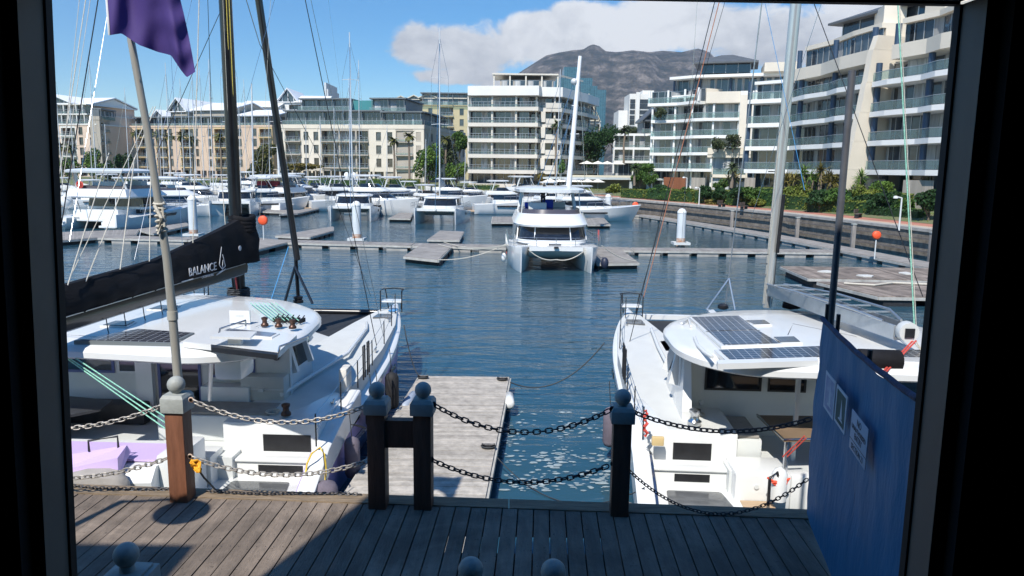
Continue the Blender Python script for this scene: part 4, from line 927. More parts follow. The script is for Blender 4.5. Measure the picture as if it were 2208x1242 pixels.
def rig(t, my, z0, H, B, L, mm=mastw, boom=4.5, bz=1.5, sailc=True, rake=.02, r=.09, lw=.018, xm=0, cover=None):
    top = (xm, my-rake*H, z0+H)
    MB().tube([(xm,my,z0),(xm,my-rake*H/2,z0+H/2),top], r, 10, r*.7).build('mast', mm, t, smooth=50)
    g = MB()
    for k in (.45,.72): 
        z = z0+H*k; y = my-rake*H*k; g.tube([(xm-B*.16,y-.25,z),(xm,y,z+.05),(xm+B*.16,y-.25,z)], .035, 5)
    g.build('spreader', mm, t)
    g = MB(); g.tube([(xm-B/2*.93,my-1,1.4),(xm-B*.16,my-rake*H*.45-.25,z0+H*.45),(xm-B*.16,my-rake*H*.72-.25,z0+H*.72),(xm,my-rake*H,z0+H*.95)], lw, 4)
    g.tube([(xm+B/2*.93,my-1,1.4),(xm+B*.16,my-rake*H*.45-.25,z0+H*.45),(xm+B*.16,my-rake*H*.72-.25,z0+H*.72),(xm,my-rake*H,z0+H*.95)], lw, 4)
    g.tube([(xm,L/2-.2,1.5),(xm,my-rake*H*.9,z0+H*.92)], lw*1.7, 5); g.build('stay', steel, t)
    g = MB(); g.tube([(xm,my-.15,z0+bz),(xm,my-boom,z0+bz+.1)], .09, 8); g.build('boom', mm, t)
    if sailc:
        secs = []
        for i in range(7):
            u = i/6; y = my-.2-(boom-.3)*u; hh = .75*(1-u)**.8+.25; w_ = .17; z = z0+bz+.1
            secs.append([(xm-w_,y,z),(xm+w_,y,z),(xm+w_*.8,y,z+hh*.6),(xm,y,z+hh),(xm-w_*.8,y,z+hh*.6)])
        MB().loft(secs).build('sail_cover', cover or mat('sail_cover_grey', (.50,.50,.47), .8, ns=1, na=.2), t, smooth=60)
def rails(t, L, B, z, hw, front=True, n=6, h=.6):
    g = MB()
    for s in (-1,1):
        pts = [(s*(B/2-.06), -L/2+L*(.12+.7*i/n), z) for i in range(n+1)]+[(s*(B/2-hw*.45), L/2-.35, z+.1)]
        for p in pts: g.tube([p,(p[0],p[1],p[2]+h)], .018, 4)
        for k in (.5,1): g.tube([(p[0],p[1],p[2]+h*k) for p in pts], .012, 4)
    g.build('railing', steel, t)
def sail_cat(L=12.5, B=6.8, label='', H=16, name='sailing_catamaran', sc_=1.0):
    t = thing(name, label, 'catamaran', (0,0,0)); hw = 1.75*L/12.5; zg = 1.45
    for s in (-1,1):
        hull(MB(), s*(B/2-hw/2), L, hw, .9, zg+.15).build('hull', gel, t, smooth=42)
        MB().box(s*(B/2)-.03 if s > 0 else -B/2-.03, s*(B/2)+.03 if s > 0 else -B/2+.03, -L*.18, L*.12, .82, 1.08).build('hull_window', dglass, t)
    g = MB(); g.box(-B/2+hw*.5,B/2-hw*.5,-L*.36,L*.17,.75,zg); g.loft([[(-B/2+hw*.6,L*.17,.75),(B/2-hw*.6,L*.17,.75),(B/2-hw*.6,L*.17,zg),(-B/2+hw*.6,L*.17,zg)],[(-B/2+hw*.6,L*.24,1.1),(B/2-hw*.6,L*.24,1.1),(B/2-hw*.6,L*.24,zg-.02),(-B/2+hw*.6,L*.24,zg-.02)]])
    g.bar((-B/2+hw*.45,L*.44,zg),(B/2-hw*.45,L*.44,zg),.22,.26); g.bar((0,L*.24,zg-.06),(0,L*.5,zg),.2,.12); g.build('bridge_deck', gel, t, smooth=30)
    g = MB(); g.box(-B/2+hw*.5,-.08,L*.24,L*.43,zg-.07,zg-.04); g.box(.08,B/2-hw*.5,L*.24,L*.43,zg-.07,zg-.04); g.build('trampoline', mat('net', (.10,.11,.12), .8), t)
    shell(MB(), [(zg-.05,B*.74,-L*.14,L*.21,.55,.8),(zg+.28,B*.73,-L*.14,L*.205,.55,.8)]).build('cabin', gel, t, smooth=40)
    shell(MB(), [(zg+.281,B*.72,-L*.138,L*.2,.55,.8),(zg+.95,B*.66,-L*.135,L*.145,.55,.8)]).build('window', dglass, t, smooth=40)
    g = MB(); 
    for x in (-.32,-.16,.16,.32): g.bar((B*x,L*(.198-.55*abs(x)**1.5),zg+.2),(B*x*.93,L*(.146-.5*abs(x)**1.5),zg+1.0),.1)
    g.each('window_post', gel, t)
    shell(MB(), [(zg+.951,B*.70,-L*.34,L*.155,.45,.82),(zg+1.03,B*.73,-L*.35,L*.165,.45,.82),(zg+1.13,B*.70,-L*.34,L*.15,.45,.82),(zg+1.2,B*.55,-L*.28,L*.10,.45,.8)]).build('roof', gel, t, smooth=40)
    g = MB()
    for s in (-1,1): g.tube([(s*B*.3,-L*.33,1.3),(s*B*.31,-L*.33,zg+.96)], .05, 6)
    g.each('roof_post', gel, t)
    for s in (-1,1):
        g = MB(); g.box(s*(B/2-hw/2)-hw*.36,s*(B/2-hw/2)+hw*.36,-L*.5-.5,-L*.5+.1,.25,.45); g.box(s*(B/2-hw/2)-hw*.36,s*(B/2-hw/2)+hw*.36,-L*.5-.25,-L*.5+.2,.45,.7); g.each('transom_step', gel, t)
    g = MB(); g.box(-B*.2,B*.2,-L*.40,-L*.36,1.0,zg+.35); g.build('cockpit_bench', gelg, t)
    rails(t, L, B, zg, hw)
    rig(t, L*.13, zg+1.15, H, B, L, boom=L*.4, bz=1.0)
    return t
def fly_cat(L=12.4, B=6.8, label='', name='flybridge_catamaran', mast=None, cush=None, cat='catamaran'):
    t = thing(name, label, cat, (0,0,0)); hw = 1.85*L/12.4; zg = 1.75
    for s in (-1,1):
        hull(MB(), s*(B/2-hw/2), L, hw, 1.1, zg+.05, rake=.35, flare=.8, full=3.2).build('hull', gel, t, smooth=42)
        g = MB(); x = s*B/2; g.loft([[(x+s*.02,L*(-.2+.04*0),1.2),(x+s*.02,L*.16,1.25),(x+s*.012,L*.14,.98),(x+s*.012,L*-.2,.93)],[(x-s*.1,L*-.2,1.2),(x-s*.1,L*.16,1.25),(x-s*.1,L*.14,.98),(x-s*.1,L*-.2,.93)]]); g.build('hull_window', dglass, t)
    # bridge deck with its nacelle between the hulls
    g = MB(); xi = B/2-hw*.8
    secs = []
    for (y, zb) in ((-L*.36,.75),(L*.1,.72),(L*.3,.85),(L*.40,1.15),(L*.455,1.5)):
        secs.append([(-xi,y,zg+.03),(-xi,y,zb),(-xi*.5,y,zb-.08 if y < L*.4 else zb),(0,y,zb-.12 if y < L*.4 else zb+.02),(xi*.5,y,zb-.08 if y < L*.4 else zb),(xi,y,zb),(xi,y,zg+.03)])
    g.loft(secs); g.build('bridge_deck', gel, t, smooth=40)
    MB().bar((0,L*.4,zg-.15),(0,L*.47,zg+.02),.3,.12).build('anchor_roller', black, t)
    shell(MB(), [(zg,B*.80,-L*.16,L*.27,.45,.86),(zg+.25,B*.79,-L*.16,L*.262,.45,.86)]).build('cabin', gel, t, smooth=40)
    shell(MB(), [(zg+.251,B*.78,-L*.158,L*.257,.42,.86),(zg+1.18,B*.74,-L*.155,L*.205,.42,.86)]).build('window', dglass, t, smooth=40)
    g = MB()
    for x in (-.38,-.19,.20,.385): g.bar((B*x,L*(.262-.12*(abs(x)/.38)**3),zg+.2),(B*x*.96,L*(.212-.12*(abs(x)/.38)**3),zg+1.2),.07)
    g.each('window_post', gel, t)
    MB().box(-.45,.45,L*.30,L*.36,zg+.03,zg+.10).build('deck_hatch', dglass, t)
    # upper deck apron
    g = MB(); shell(g, [(zg+1.181,B*.82,-L*.36,L*.255,.38,.88),(zg+1.32,B*.84,-L*.37,L*.26,.38,.88),(zg+2.05,B*.76,-L*.35,L*.155,.36,.88)]); g.build('upper_deck', gel, t, smooth=35)
    g = MB(); shell(g, [(zg+2.051,B*.70,-L*.3,L*.135,.36,.88),(zg+2.35,B*.68,-L*.3,L*.125,.36,.88)]); g.build('windscreen', mat('tinted_screen', (.07,.065,.08), .15), t, smooth=35)
    g = MB(); g.box(-B*.2,B*.2,-L*.24,-L*.2,zg+2.352,zg+2.75); g.box(B*.05,B*.25,-L*.05,L*.02,zg+2.352,zg+2.8); g.each('seat', cush or gelg, t)
    shell(MB(), [(zg+3.6,B*.77,-L*.375,L*.12,.3,.9),(zg+3.80,B*.78,-L*.38,L*.122,.3,.9),(zg+3.9,B*.74,-L*.36,L*.09,.3,.9),(zg+4.02,B*.5,-L*.3,-L*.02,.3,.9)]).build('hardtop', gel, t, smooth=22)
    g = MB()
    for s in (-1,1): g.tube([(s*B*.33,L*.03,zg+2.05),(s*B*.31,L*.02,zg+3.7)], .045, 6); g.bar((s*B*.34,-L*.30,zg+2.0),(s*B*.30,-L*.33,zg+3.7),.28,.1)
    g.each('hardtop_post', gelg, t)
    # cockpit at the stern
    g = MB(); g.box(-B*.36,B*.36,-L*.158,-L*.152,zg-.4,zg+1.1); g.build('saloon_door', dglass, t)
    g = MB(); g.box(-B*.3,B*.3,-L*.38,-L*.33,.9,zg+.1); g.box(-B*.3,B*.3,-L*.41,-L*.381,.75,.95); g.build('cockpit_bench', gel, t, bevel=.03)
    for s in (-1,1):
        cx = s*(B/2-hw/2); g = MB()
        g.box(cx-hw*.4,cx+hw*.4,-L*.5-.7,-L*.5,.3,.5); g.box(cx-hw*.38,cx+hw*.38,-L*.5-.35,-L*.5+.02,.5,.8); g.prism([(cx+s*hw*.38,-L*.5-.75),(cx+s*hw*.47,-L*.5-.75),(cx+s*hw*.47,-L*.42),(cx+s*hw*.38,-L*.42)], .35, 1.55); g.each('transom_step', gel, t, bevel=.02)
    g = MB(); g.tube([(-B*.25,-L*.36,zg),(-B*.26,-L*.36,zg+1.2)],.05,6); g.tube([(B*.25,-L*.36,zg),(B*.26,-L*.36,zg+1.2)],.05,6); g.each('awning_post', gel, t)
    g = MB(); n = 8; pts = []
    for i in range(n+1): pts.append((-B/2+.1+(.35 if i == n else 0),-L*.28+L*.70*i/n,zg-.12+.15*i/n))
    R_ = [(-x,y,z) for x,y,z in pts]; fr = pts+[(-B*.2,L*.44,zg+.02),(0,L*.445,zg+.02),(B*.2,L*.44,zg+.02)]+R_[::-1]
    for p in fr: g.tube([p,(p[0],p[1],p[2]+.62)], .02, 4)
    for k in (.33,.66,1): g.tube([(p[0],p[1],p[2]+.62*k) for p in fr], .014, 4)
    g.build('railing', steel, t)
    if mast: rig(t, mast[0], zg+3.8 if not len(mast) > 4 else mast[4], mast[1], B, L, boom=L*.38, bz=.5, sailc=mast[2], rake=mast[3], r=.13)
    return t
def motor_yacht(L=13, B=4.2, label='', name='motor_yacht', two=True, domes=False, hc=None, canopy=None, cat='motor yacht'):
    t = thing(name, label, cat, (0,0,0)); hull(MB(), 0, L, B, 1.3, 2.0, rake=1.1, flare=.78, sb=.94).build('hull', hc or gel, t, smooth=42)
    for s in (-1,1): MB().box(s*B/2-.04,s*B/2+.04,-L*.2,L*.1,1.0,1.2).build('hull_window', dglass, t)
    shell(MB(), [(1.5,B*.8,-L*.25,L*.2,.5,.8),(1.95,B*.78,-L*.25,L*.19,.5,.8)]).build('cabin', gel, t, smooth=40)
    shell(MB(), [(1.951,B*.76,-L*.245,L*.185,.5,.8),(2.6,B*.7,-L*.24,L*.08,.5,.8)]).build('window', dglass, t, smooth=40)
    shell(MB(), [(2.601,B*.76,-L*.34,L*.10,.5,.8),(2.75,B*.78,-L*.35,L*.11,.5,.8),(3.1 if two else 2.85,B*.7,-L*.33,L*.02,.5,.8)]).build('roof', gel, t, smooth=40)
    if two:
        shell(MB(), [(3.101,B*.66,-L*.2,0,.5,.8),(3.5,B*.6,-L*.2,-L*.05,.5,.8)]).build('windscreen', dglass, t, smooth=40)
        shell(MB(), [(4.3,B*.68,-L*.3,-L*.02,.4,.85),(4.42,B*.7,-L*.31,-L*.01,.4,.85),(4.5,B*.6,-L*.28,-L*.03,.4,.85)]).build('hardtop', canopy or gel, t, smooth=40)
        g = MB()
        for s in (-1,1): g.bar((s*B*.32,-L*.26,3.1),(s*B*.3,-L*.22,4.32),.3,.08); g.bar((s*B*.3,-L*.02,3.2),(s*B*.28,-L*.08,4.32),.07)
        g.each('hardtop_post', gelg, t)
    if domes:
        for s in (-1,1): MB().ball((s*.75,-L*.2,4.95),.42,8,1.15).build('radar_dome', gel, t, smooth=60)
        MB().tube([(0,-L*.2,4.5),(0,-L*.21,6.3)],.06,6).build('aerial', gel, t)
    g = MB(); pts = [(s*B*.44,-L*.1+L*.5*i/6,1.75+.25*i/6) for s in (1,) for i in range(7)]
    pts = [(x*(1-max(0,(i-3)/3)**2*.9),y,z) for i,(x,y,z) in enumerate(pts)]; fr = [(-x,y,z) for x,y,z in pts]+pts[::-1]
    for p in fr: g.tube([p,(p[0],p[1],p[2]+.6)],.02,4)
    g.tube([(x,y,z+.6) for x,y,z in fr],.02,4); g.build('railing', steel, t)
    g = MB(); g.box(-B*.38,B*.38,-L*.5-.8,-L*.5+.02,.35,.5); g.build('swim_platform', teak, t); return t
def yacht(L=11, B=3.5, label='', H=14, hc=None, cover=None, name='sailing_yacht'):
    t = thing(name, label, 'sailing yacht', (0,0,0)); hull(MB(), 0, L, B, 1.0, 1.35, rake=.9, flare=.75, sb=.75).build('hull', hc or gel, t, smooth=42)
    shell(MB(), [(1.1,B*.55,-L*.12,L*.25,.6,.6),(1.55,B*.48,-L*.12,L*.2,.6,.6)]).build('cabin', gel, t, smooth=40)
    g = MB(); 
    for s in (-1,1): g.box(s*B*.262-.03,s*B*.262+.03,-L*.08,L*.08,1.25,1.42)
    g.build('window', dglass, t)
    g = MB(); shell(g, [(1.56,B*.5,-L*.2,-L*.02,.5,.8),(2.0,B*.44,-L*.2,-L*.06,.5,.8)]); g.build('sprayhood', cover or canvas, t, smooth=40)
    rails(t, L, B*.96, 1.15, 1.6, n=7); rig(t, L*.08, 1.5, H, B, L, boom=L*.38, bz=1.1, cover=cover, r=.075); return t
def place(o, x, y, deg, label=None, s=1.0):
    o.location = (x,y,0); o.rotation_euler = (0,0,math.radians(deg)); o.scale = (s,s,s)
    if label: o['label'] = label
    return o
GC = 'boats moored in the marina'
bluec = mat('blue_cushion', (.01,.05,.45), .7, ns=3, na=.2)
# central catamaran, bows to the viewer
cc = fly_cat(12.6, 6.7, 'white flybridge catamaran with blue cushions, bows towards the viewer in mid harbour')
place(cc, 2.85, 56.3, 180+1.5)
g = MB(); g.box(-.3,.5,-1.6,-1.2,4.1,4.75); g.box(.9,1.9,-1.9,-1.3,4.1,4.5); g.each('cushion', bluec, cc, bevel=.08)
text = text_mesh('Magic', .34); tx = link('name_lettering', text, cc); text.materials.append(roper); tx.location = (3.37,3.55,1.05); tx.rotation_euler = (PI/2,0,PI/2+.1)
g = MB(); g.tube(sag((-1.95,6.2,1.65),(0,6.0,.95),.28,10), .035, 5); g.tube(sag((1.95,6.2,1.65),(0,6.0,.95),.28,10), .035, 5); g.build('bridle_rope', ropew, cc)
MB().ball((-3.5,4.9,.6),.28,8,1.5).build('fender', mat('fender_navy', (.02,.025,.05), .5), cc, smooth=60)
MB().ball((3.55,3.2,.75),.18,8,1.8).build('fender', gel, cc, smooth=60)
g = MB()
for y in (1.9,2.3): g.bar((-3.4,y,1.9),(-3.4,y,2.7),.05)
g.bar((-3.4,1.9,2.3),(-3.4,2.3,2.3),.05); g.build('boarding_ladder', mat('dull_red', (.45,.08,.08), .6), cc)
def to_w(o, p): return Matrix.Translation(o.location) @ Matrix.Rotation(o.rotation_euler.z,4,'Z') @ Vector(p)
for i,(a, b) in enumerate([((3.3,5.0,1.8),(945,527)),((3.3,4.2,1.75),(957,522)),((3.35,2.0,1.6),(945,560))]):
    q = P(b[0],b[1],.55); m = MB(); m.tube(sag(to_w(cc,a), q, .35, 14), .035, 5); tag(m.build('mooring_rope', ropew), ['upper pale mooring rope from the central catamaran to the left finger pontoon','middle pale mooring rope from the central catamaran to the left finger pontoon','lowest sagging mooring rope from the central catamaran to the left finger pontoon'][i], 'rope', 'pale mooring ropes of the central catamaran')
m = MB(); m.tube(sag(to_w(cc,(-3.3,4.5,1.8)), Vector((9.0,53.4,.55)), .25, 12), .035, 5); tag(m.build('mooring_rope', ropew), 'pale mooring rope from the central catamaran down to the right finger pontoon', 'rope', 'pale mooring ropes of the central catamaran')
# the sailing yacht right behind the central catamaran, its thick white mast leaning to the right
yb_ = yacht(13,4.0,'white sailing yacht whose thick leaning white mast rises directly behind the central catamaran',14); place(yb_, 3.6, 79, 8)
for k in kids(yb_):
    if k.name.split('.')[0] in ('mast','spreader','stay','boom','sail_cover'): bpy.data.objects.remove(k)
YB = Matrix.Translation(yb_.location) @ Matrix.Rotation(yb_.rotation_euler.z,4,'Z'); YI = YB.inverted()
a_, b_ = YI @ PY(1226,405,79), YI @ PY(1251,121,79)
MB().tube([a_, a_.lerp(b_,.5), b_], .30, 14, .19).build('mast', mat('bright_mast', (.80,.80,.80), .3), yb_, smooth=60)
g = MB(); g.tube([YI @ PY(1233,228,79), YI @ PY(1247,228,79)], .06, 5); g.tube([YI @ PY(1229,289,79), YI @ PY(1248,289,79)], .05, 5); g.ball(YI @ PY(1238,176,79), .35, 8); g.build('spreader', mastw, yb_)
g = MB()
for (x0,y0,x1,y1) in ((1248,150,1160,400),(1240,230,1178,400),(1248,150,1226,330),(1249,140,1262,400),(1246,180,1195,400)): g.tube([YI @ PY(x0,y0,79), YI @ PY(x1,y1,79)], .03, 4)
g.build('stay', steel, yb_)
g = MB(); g.tube([YI @ PY(1228,402,79), YI @ PY(1110,408,77)], .14, 8); g.build('boom', gel, yb_)
# sailing cats seen bow-on
s1 = sail_cat(12.6, 6.9, 'white sailing catamaran bow-on behind the rust footed pile', 20); place(s1, -22.1, 103.2, 188)
s2 = copy_tree(s1); place(s2, -9.6, 99.6, 178, 'white sailing catamaran bow-on, right next to the short finger pontoon')
s3 = copy_tree(s1); place(s3, -41.2, 110.5, 193, 'white sailing catamaran bow-on just left of the black mast', 1.05)
for o in (s1,s2,s3):
    o.scale.z *= 1.27
    for k in kids(o):
        if k.name.split('.')[0] in ('mast','spreader','stay'): k.scale = (1,1,.86)
for o in (s1,s2,s3): o['group'] = 'sailing catamarans of the same kind'
# flybridge cats seen from astern
f1 = fly_cat(14.2, 7.6, 'large white flybridge catamaran seen from its stern at the left window edge'); place(f1, -45.2, 87.6, -6, s=1.14)
MB().ball((-2.6,-5.8,2.6),.55,8,1.2).build('spare_fender', gel, f1, smooth=60)
g = MB(); g.tube([(-2.5,-5.9,1.6),(-2.4,-6.3,3.0),(-1.2,-6.4,3.1),(-1.0,-6.1,1.6)],.04,6); g.build('davit', steel, f1)
g = MB(); g.lathe([(.28,-.06),(.38,0),(.28,.06),(.18,0),(.28,-.06)], (-2.0,-4.6,4.2), 16, 'y'); g.build('life_ring', roper, f1)
f2 = copy_tree(f1); place(f2, -37.0, 121, -14, 'white flybridge catamaran with a red cover, seen from its stern right of the black mast', 1.0)
for k in kids(f2):
    if k.name.startswith(('life_ring','spare','davit')): bpy.data.objects.remove(k)
MB().box(-2.4,1.2,-4.3,-3.4,3.95,4.75).build('folded_cover', mat('maroon_cover', (.26,.03,.04), .8, ns=2, na=.2), f2, bevel=.1)
rig(f2, -1.6, 3.2, 15, 7, 12, r=.2, sailc=False, boom=3)
f3 = copy_tree(f1); place(f3, -48.0, 105, -62, 'white flybridge catamaran with dark saloon glass behind the leaning flag pole', .95)
for k in kids(f3):
    if k.name.startswith(('life_ring','spare','davit')): bpy.data.objects.remove(k)
tk = yacht(14,4.2,'sailing yacht with the thickest white mast, between the black mast and the olive tree',14); q = at(555,124,0); place(tk, q.x, 124, 60)
for k in kids(tk):
    if k.name.startswith('mast'): k.scale = (2.2,2.2,PY(555,180,124).z/15.5); k.location = (0,-1.3,0)
# motor yachts
m1 = motor_yacht(17, 5.2, 'large white motor yacht with two satellite domes behind the sailing catamaran', domes=True); place(m1, -24.0, 124, -118, s=1.15)
MB().box(-2.75,-2.6,-3,4,1.9,2.2).build('kayak', mat('bright_blue', (.05,.35,.65), .5), m1)
m2 = motor_yacht(11.5, 3.9, 'white sport fishing boat with a tall open top between the two sailing catamarans', two=True); place(m2, -13.2, 118, 205)
m3 = motor_yacht(14, 4.4, 'dark grey trawler yacht with a black canopy behind the black forestay spar', name='trawler_yacht', hc=mat('hull_grey', (.14,.15,.17), .3, ns=1, na=.1), canopy=black); place(m3, -38.5, 138, -80, s=1.1)
m4 = motor_yacht(13, 4.1, 'white motor yacht with black hull stripes, bow to the right behind the central catamaran', two=True); place(m4, 11.2, 104.5, -78, s=1.1)
for i in range(3): MB().loft([[(-2.08,1.2+i*.55,1.55),(-2.08,1.5+i*.55,1.55),(-1.95,.6+i*.55,.25),(-1.95,.3+i*.55,.25)],[(-2.2,1.2+i*.55,1.6),(-2.2,1.5+i*.55,1.6),(-2.06,.6+i*.55,.2),(-2.06,.3+i*.55,.2)]]).build('hull_stripe', [black,gelg,black][i], m4)
m5 = motor_yacht(12, 4.0, 'white cabin cruiser directly behind the roof of the central catamaran', two=True); place(m5, 7.5, 114, -75)
# small craft
def rib(x, y, deg, label, L=6.5, col=None):
    t = thing('dinghy', label, 'dinghy', (x,y,0), math.radians(deg)); c = col or mat('rib_grey', (.12,.125,.13), .6, ns=2, na=.2); g = MB()
    pts = [(-.9,-L/2,.5),(-.95,0,.5),(-.85,L*.3,.55),(-.35,L*.46,.65),(.35,L*.46,.65),(.85,L*.3,.55),(.95,0,.5),(.9,-L/2,.5)]
    g.tube(pts, .27, 8); g.build('tube', c, t, smooth=60); MB().box(-.85,.85,-L*.45,L*.3,.05,.4).build('floor', gelg, t)
    g = MB(); g.box(-.4,.4,-.3,.4,.4,1.2); g.bar((-.4,.4,1.2),(.4,.4,1.55),.05,.4); g.build('console', gel, t, bevel=.04)
    g = MB(); g.box(-.25,.25,-L/2-.5,-L/2-.1,.2,1.2); g.build('outboard', black, t, bevel=.08); return t
rib(-5.5,124,-80,'grey inflatable boat with a console right of the second sailing catamaran',8)
g = MB((2.3,131,0)); g.box(-1,6,130,133,.1,.45); tag(g.build('floating_dock', rubber), 'low dark floating dock behind the central catamaran', 'dock')
t = thing('catamaran_hull', 'grey hulled catamaran bow pointing left below the cream block', 'catamaran', (-30.2,128,0), math.radians(82))
hull(MB(), 0, 12, 2.0, 1.3, 1.6).build('hull', mat('hull_pale_grey', (.42,.47,.49), .3), t, smooth=42); hull(MB(), 5, 12, 2.0, 1.3, 1.6).build('hull', MATS['hull_pale_grey'], t, smooth=42)
MB().box(0,5,-4,3,1.2,1.8).build('bridge_deck', black, t); shell(MB(), [(1.8,4.6,-3,2,.5,.8),(2.7,4,-3,1,.5,.8)]).build('cabin', greymet, t)
# masts and rows of yachts further back: (px, top y, Y, heading, kind, label)
Yt = yacht(11.5,3.6,'white sailing yacht of the back rows',15)
rowsd = [(140,150,128,70,'sailing yacht at the far left edge with a pale mast beside the window frame'),(218,121,122,100,'sailing yacht whose tall grey mast stands before the shaded side block'),(205,300,150,80,'far sailing yacht with a short mast before the pinkish block'),
 (305,262,152,75,'far sailing yacht with its mast left of the leaning flag pole'),(378,136,130,110,'sailing yacht whose mast rises just right of the purple flag tip'),(352,250,155,60,'far sailing yacht with a short mast before the left bays of the peach block'),(432,150,128,85,'sailing yacht with a slim mast midway between flag tip and black mast'),(470,128,120,95,'sailing yacht whose white mast runs just left of the black mast'),(448,100,140,90,'sailing yacht with a dark slim mast left of the black mast'),
 (528,230,140,100,'sailing yacht whose mast stands between the black mast and the thick white mast'),(730,232,132,75,'sailing yacht with a short white mast before the cream block'),(764,168,136,100,'sailing yacht whose grey mast rises left of the tall white mast pair'),(785,100,128,80,'sailing yacht with the tallest mast before the cream block'),(1212,150,112,95,'sailing yacht whose thin mast stands left of the leaning white mast'),(1010,330,146,85,'far yacht right of the second sailing catamaran'),
 (168,210,148,80,'far sailing yacht whose thin mast stands between the two left palms'),(240,268,140,95,'far sailing yacht before the bright round tree'),(286,190,158,85,'far sailing yacht before the roofless gap left of the peach block'),(325,205,144,70,'sailing yacht whose mast rises beside the leaning flag pole'),(362,228,150,100,'far sailing yacht before the first white gable'),(405,170,156,90,'far sailing yacht before the glazed gable of the peach block'),(420,220,136,80,'sailing yacht before the right palm of the peach block'),(460,255,148,75,'far sailing yacht with a short mast left of the black mast'),(540,150,158,95,'far sailing yacht between black mast and thick white mast'),(590,240,142,85,'sailing yacht directly behind the black forestay spar'),(668,262,150,75,'far sailing yacht before the left bays of the cream block'),(700,250,144,95,'far sailing yacht with a slim mast before the cream block'),(842,268,150,80,'far sailing yacht before the right bays of the cream block'),(925,300,152,95,'far sailing yacht before the bright green tree')]
for i,(px,yt,Y,dg,lb) in enumerate(rowsd):
    o = Yt if i == 0 else copy_tree(Yt); q = at(px,Y,0); Ht = PY(px,yt,Y).z; s = max(.55, min(1.5, Ht/16.5)); sy = .95
    o.location = (q.x,Y,0); o.rotation_euler = (0,0,math.radians(dg)); o.scale = (sy,sy,s*1.0 if s > .8 else .8); o['label'] = lb; o['group'] = 'sailing yachts moored in the back rows'
    # keep the hull its true height: only rig parts are stretched
    o.scale = (sy,sy,sy)
    for k in kids(o):
        if k.name.split('.')[0] in ('mast','spreader','stay'): k.scale = (1,1,s/sy)
Mt = motor_yacht(12,4,'white motor cruiser of the back rows')
mrow = [(150,135,-60,'white motor cruiser half behind the left window edge'),(255,140,-75,'white motor cruiser behind the hardtop of the big flybridge catamaran'),(330,132,-100,'white motor cruiser left of the flag pole foot, back row'),(365,122,-80,'white motor cruiser right of the flag pole, back row'),(400,145,-95,'small far motor cruiser below the peach block'),(452,134,-85,'white motor cruiser directly left of the black mast, back row'),(498,150,-70,'far motor cruiser hidden behind the black mast'),(552,150,-95,'far motor cruiser right of the black mast'),(600,146,-75,'white motor cruiser before the olive tree'),(745,122,-60,'white motor cruiser left of the domed yacht'),(900,140,-85,'white motor cruiser left of the second sailing catamaran, behind'),(985,136,-100,'blue canopied motor cruiser behind the second sailing catamaran'),(1150,126,-70,'white motor cruiser left behind the central catamaran'),(1205,130,-85,'white motor cruiser behind the flybridge of the central catamaran'),(1260,124,-80,'white motor cruiser right behind the central catamaran'),(215,118,-90,'white motor cruiser seen through the flybridge of the large catamaran'),(700,138,-100,'low white cruiser below the small parapet of the cream block'),(820,112,-110,'low white cruiser between the domed yacht and the sailing catamaran'),
 (290,124,-70,'white motor cruiser between the flag pole and the large flybridge catamaran'),(432,118,-100,'white motor cruiser left of the middle sailing catamaran'),(520,128,-80,'white motor cruiser right behind the black mast, second row'),(585,116,-60,'white motor cruiser behind the black forestay spar'),(655,126,-110,'white motor cruiser right of the small far piles'),(690,130,-75,'white motor cruiser before the hedge of the cream block'),(868,122,-70,'white motor cruiser left of the sport fishing boat'),(1030,140,-100,'white motor cruiser on the far quay left of the central catamaran'),(1100,118,-80,'white motor cruiser beside the left edge of the central flybridge')]
for i,(px,Y,dg,lb) in enumerate(mrow):
    o = Mt if i == 0 else copy_tree(Mt); q = at(px,Y,0); o.location = (q.x,Y,0); o.rotation_euler = (0,0,math.radians(dg)); o['label'] = lb; o['group'] = 'white motor cruisers of the back rows'; s = .85+.3*((i*7)%5)/5; o.scale = (s,s,s*1.22)
# person standing on the flybridge of the central catamaran
def person(t, joints, edges, radii, m, name='body'):
    me = bpy.data.meshes.new(name); me.from_pydata(joints, edges, []); o = bpy.data.objects.new(name, me); COL.objects.link(o)
    md = o.modifiers.new('s','SKIN'); 
    for i, v in enumerate(me.skin_vertices[0].data if me.skin_vertices else []): pass
    if not me.skin_vertices:
        import bmesh
        bm = bmesh.new(); bm.from_mesh(me); bm.verts.layers.skin.verify(); bm.to_mesh(me); bm.free()
    for i, v in enumerate(me.skin_vertices[0].data): v.radius = radii[i]; v.use_root = (i == 0)
    o.modifiers.new('u','SUBSURF').levels = 2
    dg = bpy.context.evaluated_depsgraph_get(); dg.update(); m2 = bpy.data.meshes.new_from_object(o.evaluated_get(dg)); bpy.data.objects.remove(o)
    m2.materials.clear(); m2.materials.append(m); m2.polygons.foreach_set('use_smooth',[True]*len(m2.polygons)); return link(name, m2, t)
pw = to_w(cc,(.55,-.6,4.11)); pt = thing('person', 'person in a grey shirt leaning forward on the flybridge of the central catamaran', 'person', pw, math.radians(200))
skin = mat('skin', (.20,.11,.075), .6); J = [(0,0,.92),(0,.04,1.12),(0,.12,1.34),(0,.17,1.46),(0,.21,1.58),(0,.23,1.68),(-.19,.12,1.36),(-.25,.2,1.10),(-.2,.42,.98),(-.18,.5,.96),(.19,.12,1.36),(.26,.2,1.10),(.2,.42,1.0),(.18,.5,.98),(-.1,0,.86),(-.11,.03,.48),(-.11,-.02,.07),(-.11,.14,.03),(.1,0,.86),(.11,.03,.48),(.11,-.02,.07),(.11,.14,.03)]
